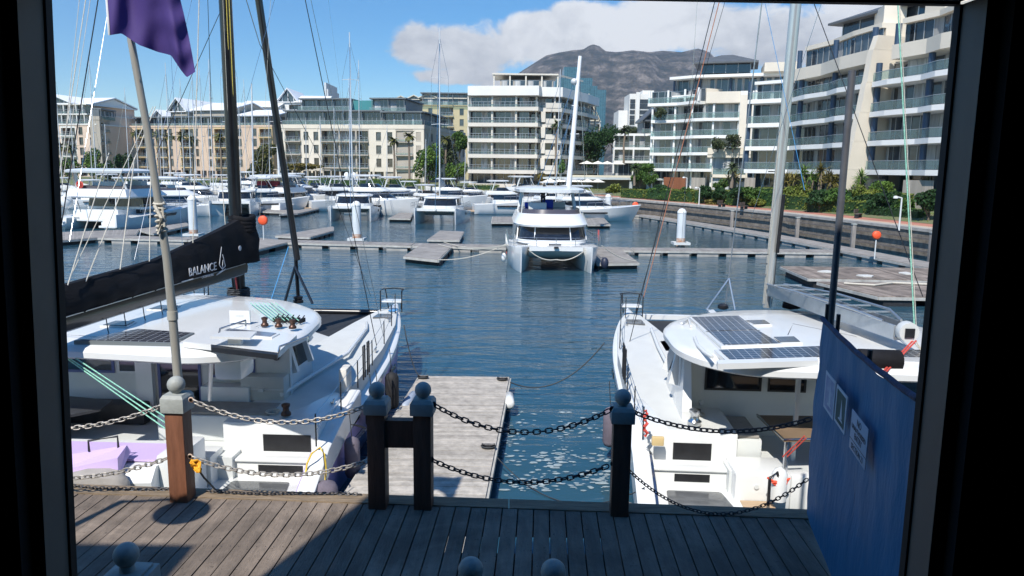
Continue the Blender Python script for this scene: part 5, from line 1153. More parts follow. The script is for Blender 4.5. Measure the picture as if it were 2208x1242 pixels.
E_ = [(0,1),(1,2),(2,3),(3,4),(4,5),(2,6),(6,7),(7,8),(8,9),(2,10),(10,11),(11,12),(12,13),(0,14),(14,15),(15,16),(16,17),(0,18),(18,19),(19,20),(20,21)]
Rr = [(.15,.11),(.14,.10),(.16,.11),(.06,.06),(.095,.10),(.08,.09),(.06,.06),(.045,.045),(.035,.035),(.035,.02),(.06,.06),(.045,.045),(.035,.035),(.035,.02),(.09,.09),(.06,.06),(.045,.045),(.04,.035),(.09,.09),(.06,.06),(.045,.045),(.04,.035)]
person(pt, J, E_, Rr, skin)
grow = lambda k: [(a+k,b+k) for a,b in Rr]
def sub(ids, k, m, nm):
    mp_ = {j:i for i,j in enumerate(ids)}; person(pt, [J[i] for i in ids], [(mp_[a],mp_[b]) for a,b in E_ if a in mp_ and b in mp_], [(Rr[i][0]+k,Rr[i][1]+k) for i in ids], m, nm)
sub([1,0,2,6,7,10,11], .018, mat('grey_shirt', (.13,.14,.17), .9, ns=6, na=.2), 'shirt'); sub([0,14,15,18,19,16,20], .015, mat('dark_shorts', (.03,.035,.06), .9), 'trousers')
MB().ball((0,.2,1.69),.115,8,1.0).build('hair', mat('dark_hair', (.012,.01,.009), .8), pt, smooth=60)
# ---------------------------------------------------------------- two near catamarans
for k in kids(cc):
    if k.name.startswith('name_lettering'): bpy.data.objects.remove(k)
g = MB(); pts = [(3.36,3.9,1.15)]
for i in range(15): pts.append((3.37,3.85-.05*i,1.1+.09*math.sin(i*1.9)*(1.4 if i%5 == 0 else .8)))
g.tube(pts, .018, 4); g.build('name_lettering', roper, cc)
lilac = mat('lilac_gelcoat', (.36,.29,.52), .3, ns=.8, na=.08); lilacl = mat('lilac_panel', (.55,.42,.70), .45, ns=1, na=.05); navy = mat('navy_hull', (.022,.038,.085), .12, ns=1.2, na=.5, coat=.5)
darkgrey = mat('charcoal_panel', (.04,.042,.048), .35, ns=2, na=.3); hatchm = mat('smoked_hatch', (.10,.105,.11), .15, ns=1.5, na=.3)
solar = bpy.data.materials.new('solar_cells'); solar.use_nodes = True; tn = solar.node_tree; bb = tn.nodes['Principled BSDF']; bb.inputs['Roughness'].default_value = .12
c_ = N(tn,'ShaderNodeTexCoord'); bk = N(tn,'ShaderNodeTexBrick'); tn.links.new(c_.outputs['Object'], bk.inputs[0]); bk.offset = 0; bk.inputs['Scale'].default_value = 1.0
bk.inputs['Brick Width'].default_value = .165; bk.inputs['Row Height'].default_value = .165; bk.inputs['Mortar Size'].default_value = .006
bk.inputs['Color1'].default_value = (.028,.03,.042,1); bk.inputs['Color2'].default_value = (.038,.04,.052,1); bk.inputs['Mortar'].default_value = (.35,.37,.40,1); tn.links.new(bk.outputs[0], bb.inputs['Base Color'])
class Loc:
    def __init__(s, o, deg): s.o = Vector((o[0],o[1],0)); s.a = math.radians(deg); s.M = Matrix.Translation(s.o) @ Matrix.Rotation(s.a,4,'Z'); s.I = s.M.inverted()
    def P(s, px, py, z): return s.I @ P(px,py,z)
    def PY(s, px, py, Y): return s.I @ PY(px,py,Y)
def near_hull(t, cx, hw, ys, yb, z0, z1, hm, sgn, yst=-6.1):
    """hull with a white rubbing edge, deck plate and stepped stern; sgn = +1 when the outer side is +x"""
    L = yb-ys; g = MB(); hull(g, cx, L, hw, z0, z1, y0=ys, sb=.88, rake=.12, flare=.9, draft=.5, n=44, zf=lambda y: .22 if y < yst else 9); g.build('hull', hm, t, smooth=40)
    secs = []                                            # bulwark cap
    for i in range(23):
        u = .17+.83*i/22; k = (1-max(0,(u-.5)/.5)**2.3)*(.88+.12*min(1,u/.35)); h_ = max(.04, hw/2*k)+.025; y = ys+L*u; z = z0+(z1-z0)*u**1.3
        secs.append([(cx-h_,y,z-.10),(cx-h_,y,z+.06),(cx-h_+.06,y,z+.11),(cx,y,z+.13),(cx+h_-.06,y,z+.11),(cx+h_,y,z+.06),(cx+h_,y,z-.10)])
    g = MB(); g.loft(secs); g.build('side_deck', gel, t, smooth=40); 
def stern_steps(t, cx, hw, s, y0, top, hm, op=(.42,.92)):
    """sugar-scoop stern steps with dark openings; s = +1 when outer side is +x; y0 = face of the top riser"""
    a, b = sorted((cx-s*hw*.62, cx+s*hw*.40)); m = [gel, darkgrey]
    g = MB(); g.box(a,b,y0,y0+2.2,.9,top); g.box(a-.02,b,y0-.32,y0-.001,.45,1.10); g.box(a,b,y0-2.0,y0-.321,.25,.76); g.build('transom_steps', gel, t, bevel=.035)
    g = MB(); w = b-a; g.box(a+w*op[0],a+w*op[1],y0-.006,y0+.0,1.2,1.56); g.box(a+w*op[0],a+w*(op[1]-.04),y0-.327,y0-.319,.87,1.03); g.each('step_opening', black, t)
    g = MB(); g.box(a-.08,b,y0-.37,y0-.002,1.10,1.15); g.build('step_tread', gel, t, bevel=.02)
    g = MB(); g.prism(roundpoly([(a+w*.16,y0-1.5),(a+w*.86,y0-1.5),(a+w*.78,y0-.55),(a+w*.2,y0-.55)], .08), .762,.782); g.build('locker_hatch', hatchm, t, bevel=.008)
    # long outer wing running down to the water at the stern
    xo = cx+s*hw*.47; g = MB(); secs = []
    for y, z in ((y0+2.4,top-.02),(y0+.8,1.62),(y0-.3,1.40),(y0-1.1,1.05),(y0-2.1,.62)): secs.append([(xo-.17,y,z-.5),(xo+.17,y,z-.5),(xo+.17,y,z),(xo+.13,y,z+.03),(xo-.13,y,z+.03),(xo-.17,y,z)])
    g.loft(secs); g.build('stern_wing', gel, t, smooth=35)
    xo2 = cx+s*hw*.5; g = MB(); g.loft([[(xo2-s*.3,y,-.3),(xo2-s*.02,y,-.3),(xo2+s*.005*0,y,z-.14),(xo2-s*.3,y,z-.14)] for y, z in ((y0+2.4,top-.02),(y0+.8,1.62),(y0-.3,1.40),(y0-1.1,1.05),(y0-2.1,.62))]); g.build('hull_side', hm, t, smooth=35)
def winch(t, p, col=steel, s=1.): MB().lathe([(.10*s,0),(.10*s,.05*s),(.065*s,.09*s),(.06*s,.15*s),(.085*s,.19*s),(.085*s,.23*s),(.03*s,.25*s)], p, 14).build('winch', col, t, smooth=40)
def slabroof(t, pts, z0, z1, name='roof', m=None, bev=.08):
    g = MB(); n = len(pts); cx = sum(p[0] for p in pts)/n; cy = sum(p[1] for p in pts)/n
    def ins(k): return [(x+(cx-x)*k, y+(cy-y)*k) for x, y in pts]
    lv = [(z0,ins(.03)),(z0+.05,pts),(z1-.1,pts),(z1-.03,ins(.02)),(z1,ins(.055)),(z1+.045,ins(.35)),(z1+.06,ins(.75))]
    if sum(pts[i][0]*pts[(i+1)%n][1]-pts[(i+1)%n][0]*pts[i][1] for i in range(n)) < 0: pass
    g.loft([[(x,y,z) for x, y in q] for z, q in lv]); return g.build(name, m or gel, t, smooth=35)
def roundpoly(pts, r, n=5):
    o = []; m = len(pts)
    for i in range(m):
        p0, p1, p2 = Vector(pts[i-1]), Vector(pts[i]), Vector(pts[(i+1)%m]); rr = r[i] if isinstance(r,(list,tuple)) else r
        a = p1+(p0-p1).normalized()*rr; b = p1+(p2-p1).normalized()*rr
        for k in range(n+1): u = k/n; o.append(tuple((a*(1-u)**2+p1*2*u*(1-u)+b*u*u)))
    return o
def stanchions(t, pts, hh=.65, m=black, lines=2, r=.016):
    g = MB()
    for p in pts: g.tube([p,(p[0],p[1],p[2]+hh)], r, 6)
    g.build('stanchion', m, t); g = MB()
    for k in range(lines): g.tube([(p[0],p[1],p[2]+hh*(k+1)/lines*.97) for p in pts], .007, 4)
    g.build('lifeline', steel, t)
def pulpit(t, x, y, z, m=black, w=.75, seat=True):
    g = MB(); h_ = .75
    for s in (-1,1): g.tube([(x+s*w/2,y-.35,z),(x+s*w/2,y-.35,z+h_),(x+s*w/2,y+.1,z+h_)], .02, 6); g.tube([(x+s*w*.3,y+.3,z),(x+s*w*.4,y+.15,z+h_)], .02, 6)
    g.tube([(x-w/2,y-.35,z+h_),(x+w/2,y-.35,z+h_)] if False else [(x-w/2,y+.1,z+h_),(x,y+.3,z+h_),(x+w/2,y+.1,z+h_)], .02, 6); g.build('pulpit', m, t)
    if seat: g = MB(); g.prism(roundpoly([(x-w*.5,y-.32),(x+w*.5,y-.32),(x+w*.4,y+.12),(x-w*.4,y+.12)], .08), z+.34, z+.39); g.build('pulpit_seat', gel, t)
def wire(t, L_, a, b, r, m, name='stay'):
    p, q = L_.PY(*a), L_.PY(*b); g = MB(); g.tube([p,q], r, 6); return g.build(name, m, t)
def fender(t, p, r, h, m, rope=True):
    x, y, z = p; MB().lathe([(.03,-h/2-.05),(r*.75,-h/2),(r,-h/2+r*.5),(r,h/2-r*.5),(r*.75,h/2),(.03,h/2+.06)], p, 14).build('fender', m, t, smooth=60)
    if rope: g = MB(); g.tube([(x,y,z+h/2),(x-.05,y,z+h/2+.7)], .01, 4); g.build('fender_line', ropek, t)
# ---- left catamaran
LL = Loc((-7.85,20.8), -2)
tl = thing('catamaran', 'white catamaran with lilac hulls, black mast and black wrapped sail, left of the jetty', 'catamaran', LL.o, LL.a)
near_hull(tl, 3.35, 1.95, -8.3, 6.3, .95, 1.95, lilac, 1); near_hull(tl, -3.75, 1.95, -8.3, 6.3, .95, 1.95, lilac, -1)
g = MB(); g.box(-2.9,2.5,-6.6,.2,.75,1.22); g.build('cockpit_floor', gelg, tl)
g = MB(); g.prism([(-2.9,-2.5),(2.5,-2.5),(2.5,.8),(1.4,1.9),(-1.8,1.9),(-2.9,.8)], 1.23, 2.0); g.build('foredeck', nonskid, tl, bevel=.06)
# deck between cabin and gunwale, stepping down to the bow
g = MB(); g.loft([[(2.3,-5.9,1.2),(4.0,-5.9,1.2),(4.0,-5.9,1.62),(3.3,-5.9,1.78),(2.3,-5.9,1.78)],[(2.3,-3,1.2),(4.15,-3,1.2),(4.15,-3,1.78),(3.5,-3,1.95),(2.3,-3,1.95)],[(2.3,0,1.2),(4.15,0,1.2),(4.15,0,1.86),(3.5,0,2.02),(2.3,0,2.02)],[(2.5,3,1.3),(3.95,3,1.3),(3.95,3,1.95),(3.5,3,2.05),(2.6,3,2.0)],[(3.0,5.2,1.5),(3.6,5.2,1.5),(3.6,5.2,2.02),(3.4,5.2,2.07),(3.0,5.2,2.03)]]); g.build('side_deck', nonskid, tl, smooth=30)
g = MB(); g.loft([[(-x,y,z) for x,y,z in s] for s in ([(2.7,-5.9,1.2),(4.4,-5.9,1.2),(4.4,-5.9,1.62),(2.7,-5.9,1.78)],[(2.7,0,1.2),(4.5,0,1.2),(4.5,0,1.86),(2.7,0,2.02)],[(3.4,5.2,1.5),(4.0,5.2,1.5),(4.0,5.2,2.02),(3.4,5.2,2.03)])]); g.build('side_deck', nonskid, tl, smooth=30)
# saloon
cab = lambda k, e: [(-3.3+k,-4.3),(3.0-k,-4.3),(3.05-k,-2.9),(2.3-k,-.7-e),(.8,.35-e),(-1.1,.35-e),(-2.7+k,-.7-e)]
g = MB(); g.loft([[(x,y,1.9) for x,y in cab(0,0)],[(x,y,2.35) for x,y in cab(.05,.1)]]); g.build('cabin_side', gel, tl, smooth=25)
g = MB(); g.loft([[(x,y,2.351) for x,y in cab(.06,.12)],[(x,y,3.34) for x,y in cab(.3,.75)]]); g.build('saloon_window', dglass, tl, smooth=25)
g = MB()
for (x0,y0,x1,y1) in ((3.0,-4.1,2.72,-4.1),(3.03,-3.05,2.72,-3.1),(2.3,-.75,2.0,-1.4),(.8,.3,.7,-.35),(-1.1,.3,-1.0,-.35)): g.bar((x0,y0,2.3),(x1,y1,3.36),.16,.16)
g.each('window_post', gel, tl)
g = MB(); g.box(-3.3,3.0,-4.45,-4.301,1.22,3.34); g.each('bulkhead', gelg, tl)
def winframe(t, x0, x1, z0, z1, y, fm=None, gl=dglass, f=.06):
    g = MB(); g.box(x0,x1,y-.03,y-.001,z0,z0+f); g.box(x0,x1,y-.03,y-.001,z1-f,z1); g.box(x0,x0+f,y-.03,y-.001,z0+f,z1-f); g.box(x1-f,x1,y-.03,y-.001,z0+f,z1-f); w = g.build('window', fm or mat('frame_film', (.10,.13,.30), .5), t)
    g = MB(); g.box(x0+f,x1-f,y-.012,y-.002,z0+f,z1-f); g.build('pane', gl, w)
winframe(tl,-2.45,-1.05,2.3,3.15,-4.45); winframe(tl,-.98,-.22,2.3,3.15,-4.45,gel,f=.05); winframe(tl,-.05,.95,1.3,3.2,-4.45); winframe(tl,1.15,2.2,2.25,3.15,-4.45)
g = MB(); g.box(-.5,-.12,-4.6,-4.46,1.22,3.34); g.build('door_pillar', gel, tl)
# roof
rp = roundpoly([(-4.2,-6.75),(2.2,-7.5),(3.25,-7.1),(3.75,-5.6),(3.55,-3.4),(2.1,-1.7),(0,-1.15),(-2.6,-1.6),(-4.0,-3.2)], [.5,.3,.6,.5,.8,.9,1,1,.8])
slabroof(tl, rp, 3.34, 3.6)
roofz = 3.66
def onroof(L_, t, pxs, name, m, z0=roofz, h=.03, parent=None, frame=None):
    q = [L_.P(x,y,z0) for x,y in pxs]; g = MB(); g.prism([(p.x,p.y) for p in q], z0-.06, z0+h); o = g.build(name, m, parent or t)
    if frame:
        c = sum(q, Vector())/len(q); g = MB(); g.prism([((p.x-c.x)*1.05+c.x+(.03 if p.x > c.x else -.03),(p.y-c.y)*1.05+c.y+(.03 if p.y > c.y else -.03)) for p in q], z0-.07, z0+h-.012); g.build('frame', frame, o)
    return o
onroof(LL, tl, [(172,735),(300,712),(410,720),(365,740)], 'solar_panel', solar, frame=greymet)
onroof(LL, tl, [(222,703),(250,694),(290,695),(272,704)], 'roof_hatch', hatchm, frame=gel); onroof(LL, tl, [(322,668),(345,660),(384,661),(366,669)], 'roof_hatch', hatchm, frame=gel)
onroof(LL, tl, [(470,700),(590,716),(640,728),(600,765),(395,742)], 'sliding_roof', gel, h=.05, z0=3.68)
onroof(LL, tl, [(482,719),(495,710),(596,720),(582,727)], 'sliding_hatch', mat('smoky_pane', (.16,.18,.22), .12, ns=2, na=.4), h=.02, z0=3.75, frame=gel)
onroof(LL, tl, [(455,746),(600,764),(597,769),(455,752)], 'hatch_track', black, h=.03, z0=3.72)
q = LL.P(508,740,3.75); g = MB(); g.prism([(q.x-.38,q.y-.22),(q.x+.38,q.y-.25),(q.x+.3,q.y+.28),(q.x-.32,q.y+.25)], 3.88, 3.92); g.bar((q.x,q.y,3.7),(q.x,q.y,3.88),.25,.1); g.build('satellite_panel', gel, tl)
q = LL.P(518,694,3.7); g = MB(); g.box(q.x-.22,q.x+.22,q.y-.02,q.y+.02,3.68,3.95); o = g.build('notice_board', gel, tl); b_ = MB(); b_.box(q.x-.09,q.x+.09,q.y-.024,q.y-.021,3.81,3.86); b_.build('small_print', gelg, o)
bronze = mat('bronze', (.10,.055,.04), .42, .6, ns=5, na=.3)
for px, py in ((571,703),(601,705),(631,708)): winch(tl, LL.P(px,py,3.66), bronze, .8)
g = MB()
for px in (590,600,610,622,634,645): p = LL.P(px,690+(px-590)*.06,3.68); g.bar(p, p+Vector((.05,.22,.0)), .05, .09); p2 = p+Vector((0,.1,.0)); g.bar(p2, p2+Vector((.1,-.02,.12)), .02)
g.build('rope_clutch', black, tl)
g = MB()
for i,c in enumerate((590,598,606,614,624,634,644)): g.tube([LL.P(c,691,3.72), LL.P(540+i*9,655,3.69)+Vector((0,0,.02))], .012, 4)
g.build('halyard', ropeg, tl)
g = MB()
for (a,b) in (((472,722),(530,703)),((600,762),(665,738))): 
    p, q = LL.P(*a,3.7), LL.P(*b,3.7); g.tube([p, p+Vector((.02,.03,.12)), q+Vector((0,0,.12)), q], .02, 6)
g.each('grab_rail', steel, tl)
g = MB(); p = LL.P(455,800,2.6); g.tube([LL.PY(456,775,14.2), LL.PY(452,862,15.0)], .045, 8); g.build('roof_post', gel, tl)
# helm side: high coaming wall, instrument panel, wheel box
g = MB(); g.loft([[(2.4,-4.4,1.22),(2.8,-4.4,1.22),(2.66,-4.4,3.3),(2.4,-4.4,3.3)],[(2.4,-3.4,1.22),(2.8,-3.4,1.22),(2.62,-3.4,3.34),(2.4,-3.4,3.34)]]); g.build('helm_wall', gel, tl, smooth=25)
g = MB(); g.box(2.35,2.9,-6.9,-6.2,2.9,3.33); g.build('helm_pod', gel, tl, bevel=.1)
g = MB(); 
for dz in (0,.2): g.lathe([(.08,-.01),(.08,.03),(.02,.04)], (2.7,-4.47,2.75+dz), 12, 'y')
g.each('instrument', black, tl)
# cockpit
g = MB(); g.box(.55,3.0,-5.75,-4.9,1.22,1.78); g.build('cockpit_bench', gelg, tl, bevel=.05)
g = MB(); g.box(1.1,2.2,-4.87,-4.46,1.3,2.15); g.build('galley_console', gel, tl, bevel=.04)
g = MB(); q = LL.P(569,868,1.78); g.box(q.x-.52,q.x+.48,q.y-.02,q.y+.5,1.8,2.38); g.build('storage_box', mat('box_grey', (.52,.53,.50), .6, ns=2, na=.08), tl, bevel=.06)
g = MB(); g.box(q.x-.5,q.x+.46,q.y-.045,q.y-.022,2.08,2.10); g.box(q.x-.1,q.x+.02,q.y-.06,q.y-.022,2.04,2.12); g.build('box_clasp', gelg, tl)
g = MB(); g.prism([(-2.6,-6.5),(-1.1,-6.5),(-.55,-5.9),(-.65,-5.3),(-1.7,-5.1),(-2.6,-5.3)], 1.88, 1.93); o = g.build('cockpit_table', darkgrey, tl); g = MB(); g.box(-1.7,-1.5,-5.9,-5.7,1.22,1.88); g.build('table_leg', steel, o)
g = MB(); g.box(-2.8,-2.2,-6.3,-4.6,1.22,1.7); g.box(-2.2,-.2,-4.9,-4.47,1.22,1.7); g.build('cockpit_sofa', mat('charcoal_cushion', (.06,.06,.065), .8, ns=4, na=.2), tl, bevel=.06)
stern_steps(tl, 3.35, 1.95, 1, -6.15, 1.80, lilac)
g = MB(); g.box(-.6,2.2,-6.9,-6.3,.55,1.35); g.build('aft_locker', gel, tl, bevel=.05)
MB().lathe([(.08,0),(.08,.02),(.02,.03)], (1.3,-6.915,1.0), 14, 'y').build('shower_cover', mat('beige_plastic', (.62,.57,.46), .6), tl)
g = MB(); g.box(.9,2.15,-8.1,-6.95,.35,.5); g.build('swim_platform', mat('grey_teak', (.36,.33,.29), .8, ns=2, na=.15, stretch=(1,7,1)), tl)
g = MB(); g.box(1.5,2.1,-7.9,-7.0,.5,.53); g.build('locker_hatch', hatchm, tl)
winch(tl, LL.P(617,895,1.85), bronze, 1.05)
for k, x, y, z0_ in ((1,770,850,1.6),): pass
gun = [(4.22,-6.6,1.5),(4.27,-4.9,1.66),(4.28,-3.4,1.75),(4.25,-1.7,1.85),(4.15,.3,1.95),(3.95,2.4,2.03),(3.7,4.3,2.08)]
stanchions(tl, gun, .68)
for y in (-2.9,-2.45): g = MB(); g.tube([(4.3,y,1.8),(4.3,y,2.65),(4.3,y+.18,2.65),(4.3,y+.18,1.82)], .02, 6); g.build('gate_frame', black, tl)
stanchions(tl, [(-4.6,-4.9,1.66),(-4.65,-1.7,1.85),(-4.4,2.4,2.03)], .68)
pulpit(tl, 3.45, 5.2, 2.0); pulpit(tl, -3.75, 5.6, 2.0)
g = MB(); g.prism([(3.1,3.5),(3.7,3.5),(3.62,4.1),(3.15,4.1)], 2.03, 2.09); g.build('deck_hatch', hatchm, tl)
g = MB(); g.tube([(2.9,-4.8,1.98),(3.55,-1.5,2.12),(3.35,1.5,2.13),(3.1,2.6,2.08)], .05, 8); g.build('deck_coaming', gel, tl, smooth=60)
# bow beam, net, spars
g = MB(); g.tube([(-3.2,5.5,1.85),(3.1,5.5,1.85)], .11, 10); g.build('bow_beam', carbon, tl, smooth=50)
g = MB(); g.box(-3.0,2.8,2.0,5.4,1.76,1.78); g.build('trampoline', mat('net_dark', (.018,.02,.024), .85, ns=8, na=.3), tl)
def spar(t, L_, p1, p2, r1, r2, m, name, n=14, flat=1.):
    a, b = L_.PY(*p1), L_.PY(*p2); g = MB(); g.tube([a, a.lerp(b,.5), b], r1, n, r2); return g.build(name, m, t, smooth=50)
a, b = LL.PY(517,652,20.8), LL.PY(485,-60,20.0); spar(tl, LL, (517,652,20.8), (483,-60,20.0), .17, .165, carbon, 'mast', 18)
yl = mat('yellow_line', (.60,.48,.10), .7, ns=30, na=.3)
for i,dx in enumerate((-2.5,3.5,-7)):
    wire(tl, LL, (509+dx,440,20.55), (488+dx,-60,19.8), .011, [yl,yl,ropek][i], 'halyard')
wire(tl, LL, (501,470,20.5), (478,-60,19.75), .006, ropew, 'halyard')
spar(tl, LL, (641,560,27.3), (549,-60,26.0), .115, .125, carbon, 'furled_headsail'); wire(tl, LL, (643,640,27.8), (638,560,27.3), .07, black, 'furler_tube')
q = LL.PY(643,647,27.6); MB().lathe([(.10,-.12),(.19,-.1),(.19,0),(.12,.03),(.17,.06),(.17,.14),(.05,.18)], q, 16).build('furling_drum', black, tl, smooth=40)
for px in (613,674): wire(tl, LL, (px,655,26.9), (636,575,27.3), .05, carbon, 'bow_strut')
# boom and wrapped sail
A, B = LL.PY(520,566,20.5), LL.PY(40,733,12.6)
A.z = 4.22; B.z = 4.05
def along(u): return A.lerp(B,u)
g = MB(); secs = []
for i in range(9):
    p = along(i/8); w_ = .16; secs.append([(p.x-w_,p.y,p.z-.16),(p.x+w_,p.y,p.z-.16),(p.x+w_*1.2,p.y,p.z+.02),(p.x+w_,p.y,p.z+.14),(p.x-w_,p.y,p.z+.14),(p.x-w_*1.2,p.y,p.z+.02)])
g.loft(secs); g.build('boom', carbon, tl, smooth=30)
g = MB(); secs = []; rnd = random.Random(2); N_ = 40
for i in range(N_+1):
    u = -.045+i/N_*1.03; p = along(u); hh = 1.25-.85*min(1,max(0,u/.5))**.85*.72-.22*max(0,u-.5); w_ = .23+.03*math.sin(i*1.7); fr_ = 1 if i else .8; w_ *= 1+.35*max(0,.05-u)/.05
    sag_ = .03*math.sin(i*.9)+.02*math.sin(i*2.3)
    secs.append([(p.x-w_*.95,p.y,p.z+.12),(p.x+w_*.95,p.y,p.z+.12),(p.x+w_*1.12*fr_,p.y,p.z+.12+hh*.25+sag_*.5),(p.x+w_*1.0,p.y,p.z+.12+hh*.5-sag_),(p.x+w_*.75,p.y,p.z+.12+hh*.78+sag_),(p.x+.07,p.y,p.z+.12+hh),(p.x-.07,p.y,p.z+.12+hh),(p.x-w_*.75,p.y,p.z+.12+hh*.78-sag_),(p.x-w_*1.05,p.y,p.z+.12+hh*.4)])
g.loft(secs); g.build('sail_cover', canvas, tl, smooth=45)
g = MB(); p = along(-.01)
for k in range(4): g.tube([(p.x+.30*math.cos(a_),p.y+.1+.30*math.sin(a_)*.9,p.z+1.05+.10*k+.04*math.sin(a_*2)) for a_ in [i*PI/6 for i in range(13)]], .085, 6)
g.build('sail_bundle', canvas, tl, smooth=60)
g = MB(); o1_, o2_ = along(.03), along(.9); g.tube([o1_+Vector((.235,0,.13)), o2_+Vector((.235,0,.13))], .012, 5); g.tube([o1_+Vector((.165,0,-.17)), o2_+Vector((.165,0,-.17))], .01, 5); g.each('boom_highlight', alu, tl)  # thin pale rails added to draw the highlight line along the boom
silver = mat('silver_print', (.48,.49,.52), .5)
def onsail(me, px, py, name, m=silver, tilt=0.):
    # the mark lies on the right flank of the cover: plane through the boom line, offset .275 m
    d = (B-A); d.z = 0; d.normalize(); nrm = Vector((-d.y,d.x,0)); nrm = nrm if nrm.x > 0 else -nrm
    R3 = LL.M.to_3x3(); o_w = LL.M @ (A+nrm*.285); n_w = R3 @ nrm
    a_, b_ = UN(px,py); ray = Vector((a_, CP+b_*SP, -SP+b_*CP)); C0 = Vector((0,0,HC)); tt_ = (o_w-C0).dot(n_w)/ray.dot(n_w); hit = LL.I @ (C0+ray*tt_)
    o = link(name, me, tl); me.materials.append(m); x_ = -d if True else d; o.matrix_local = Matrix(((x_.x,0,nrm.x,hit.x),(x_.y,0,nrm.y,hit.y),(0,1,0,hit.z),(0,0,0,1))); return o
me = text_mesh('BALANCE', .29, .006); o = onsail(me, 438, 581, 'lettering'); me2 = text_mesh('CATAMARANS', .085, .004); onsail(me2, 448, 595, 'lettering')
g = MB(); g.bar((-.9,0,0),(-.42,0,0),.02); o_ = g.build('x', silver); me3 = o_.data; bpy.data.objects.remove(o_); me3.materials.clear(); onsail(me3, 437, 596, 'underline')
g = MB(); pts = [(-.12,-.26),(-.2,-.12),(-.02,.42)]; 
for a_, b_ in (((-.22,-.12),(-.02,.46)),((-.22,-.12),(-.05,-.28)),((-.05,-.28),(.16,-.2)),((.16,-.2),(.05,.12)),((.05,.12),(.02,.2)),((-.05,-.28),(.03,.02)),((-.42,-.42),(.2,-.3)),((-.42,-.42),(-.1,-.33)),((-.1,-.33),(.2,-.3))): g.bar((*a_,0),(*b_,0),.028,.01,(0,0,1))
o_ = g.build('x', silver); me4 = o_.data; bpy.data.objects.remove(o_); me4.materials.clear(); onsail(me4, 480, 562, 'emblem').scale = (.78,.78,1)
g = MB(); g.lathe([(.001,0),(.07,0),(.07,.012),(.001,.012)], n=18); o_ = g.build('x', silver); me5 = o_.data; bpy.data.objects.remove(o_); me5.materials.clear(); onsail(me5, 517, 535, 'badge')
for (x0,y0,x1,y1,Y0,Y1) in ((415,561,430,0,18.0,19),(488,515,478,380,20,20.2),(322,572,326,330,16.3,17.5),(258,590,290,340,15.3,17.0),(185,607,335,230,14.2,18),(146,615,235,330,13.6,17)):
    wire(tl, LL, (x0,y0,Y0), (x1,y1-(30 if y1 == 0 else 0),Y1), .012, ropew, 'lazy_jack')
g = MB()
for u in (.45,.52,.60,.68,.75): p = along(u); g.tube([(p.x+.2,p.y,p.z-.15),(p.x+.22,p.y,p.z-.4),(p.x+.2,p.y+.1,p.z-.55)], .012, 4)
g.build('reef_line', ropek, tl)
p = along(.94); g = MB(); g.box(p.x-.2,p.x+.25,p.y-.1,p.y+.1,p.z-.25,p.z+.1); g.build('boom_end', roper, tl)
g = MB(); p = along(.09); g.tube([(p.x+.1,p.y,p.z-.2),(p.x+.12,p.y,p.z-.45)], .03, 6); g.tube([(p.x+.1,p.y+.5,p.z-.2),(p.x+.1,p.y+.5,p.z-.9)], .015, 6); g.each('vang_block', black, tl)
q = LL.PY(515,640,20.75); g = MB()
for k in range(5): g.tube([(q.x+.3*math.cos(a_+k),q.y+.28*math.sin(a_+k),q.z+.03+.05*k) for a_ in [i*PI/4 for i in range(9)]], .03, 5)
g.build('coiled_halyard', ropek, tl)
g = MB(); g.tube([q+Vector((.05,-.2,.2)), q+Vector((0,-.22,.9)), q+Vector((-.02,-.2,1.3))], .03, 5); g.build('halyard_tail', mat('dark_red_rope', (.25,.04,.05), .8), tl)
# standing rigging of the left catamaran
for a_, b_, r_, m_ in (((652,-30,19.4),(812,745,19.6),.011,black),((664,-30,19.4),(828,730,20.2),.008,steel),((213,-10,17),(120,560,15.5),.012,black),((196,-10,17),(128,440,15),.006,ropew),((186,-10,17),(122,420,15),.010,ropew),((447,-30,22),(459,330,22),.008,black),((522,-30,21),(560,95,24),.012,ropew),((560,95,24),(690,340,28),.010,black),((690,340,28),(800,640,30),.008,black),((600,-30,26),(520,260,24),.006,steel),((240,-20,18),(150,520,15),.006,steel),((330,230,17),(150,600,14),.008,ropew),((420,-30,24),(290,560,18),.006,steel),((500,-30,22),(338,330,20),.009,black),((172,-10,16),(140,300,15),.006,ropew),((585,-30,25),(560,470,25),.005,ropew),((360,-30,22),(395,560,19),.005,steel),((700,-60,30),(770,480,30),.005,steel)):
    wire(tl, LL, a_, b_, r_, m_)
wire(tl, LL, (622,532,24), (580,660,22.5), .012, ropeb, 'sheet')
# green mooring/main sheets running aft
for i,(a_,b_) in enumerate((((132,752),(365,905)),((134,762),(366,918)),((140,770),(362,928)))): wire(tl, LL, (*a_,13.9), (*b_,12.2), .012, ropeg, 'sheet')
# lilac tender on the stern platform, with its covered outboard
td = LL.M @ Vector((-.85,-7.45,.88)); tt = thing('tender', 'lilac and white dinghy stowed across the stern of the left catamaran', 'dinghy', td, LL.a)
g = MB(); secs = []
for x, w_, zz in ((-2.6,.35,.95),(-2.0,.75,.8),(-.5,.85,.72),(1.6,.85,.72),(2.6,.8,.75)): secs.append([(x,-w_,.25),(x,-w_*1.05,zz*.7),(x,-w_*.8,zz),(x,-w_*.62,zz),(x,w_*.62,zz),(x,w_*.8,zz),(x,w_*1.05,zz*.7),(x,w_,.25),(x,0,-.1)])
g.loft(secs); g.build('hull', gel, tt, smooth=40)
g = MB(); g.box(-2.3,2.7,-.45,.35,.76,.80); g.box(-2.4,.1,-.86,-.5,.70,.79); g.build('floor_panel', lilacl, tt)
g = MB(); g.loft([[(.85,-.9,.45),(2.05,-.9,.62),(2.05,-.45,.95),(.85,-.45,.80)],[(.85,-.88,.70),(2.05,-.88,1.0),(2.0,-.48,1.08),(.85,-.48,.86)]]); g.build('console_cover', lilacl, tt, smooth=30)
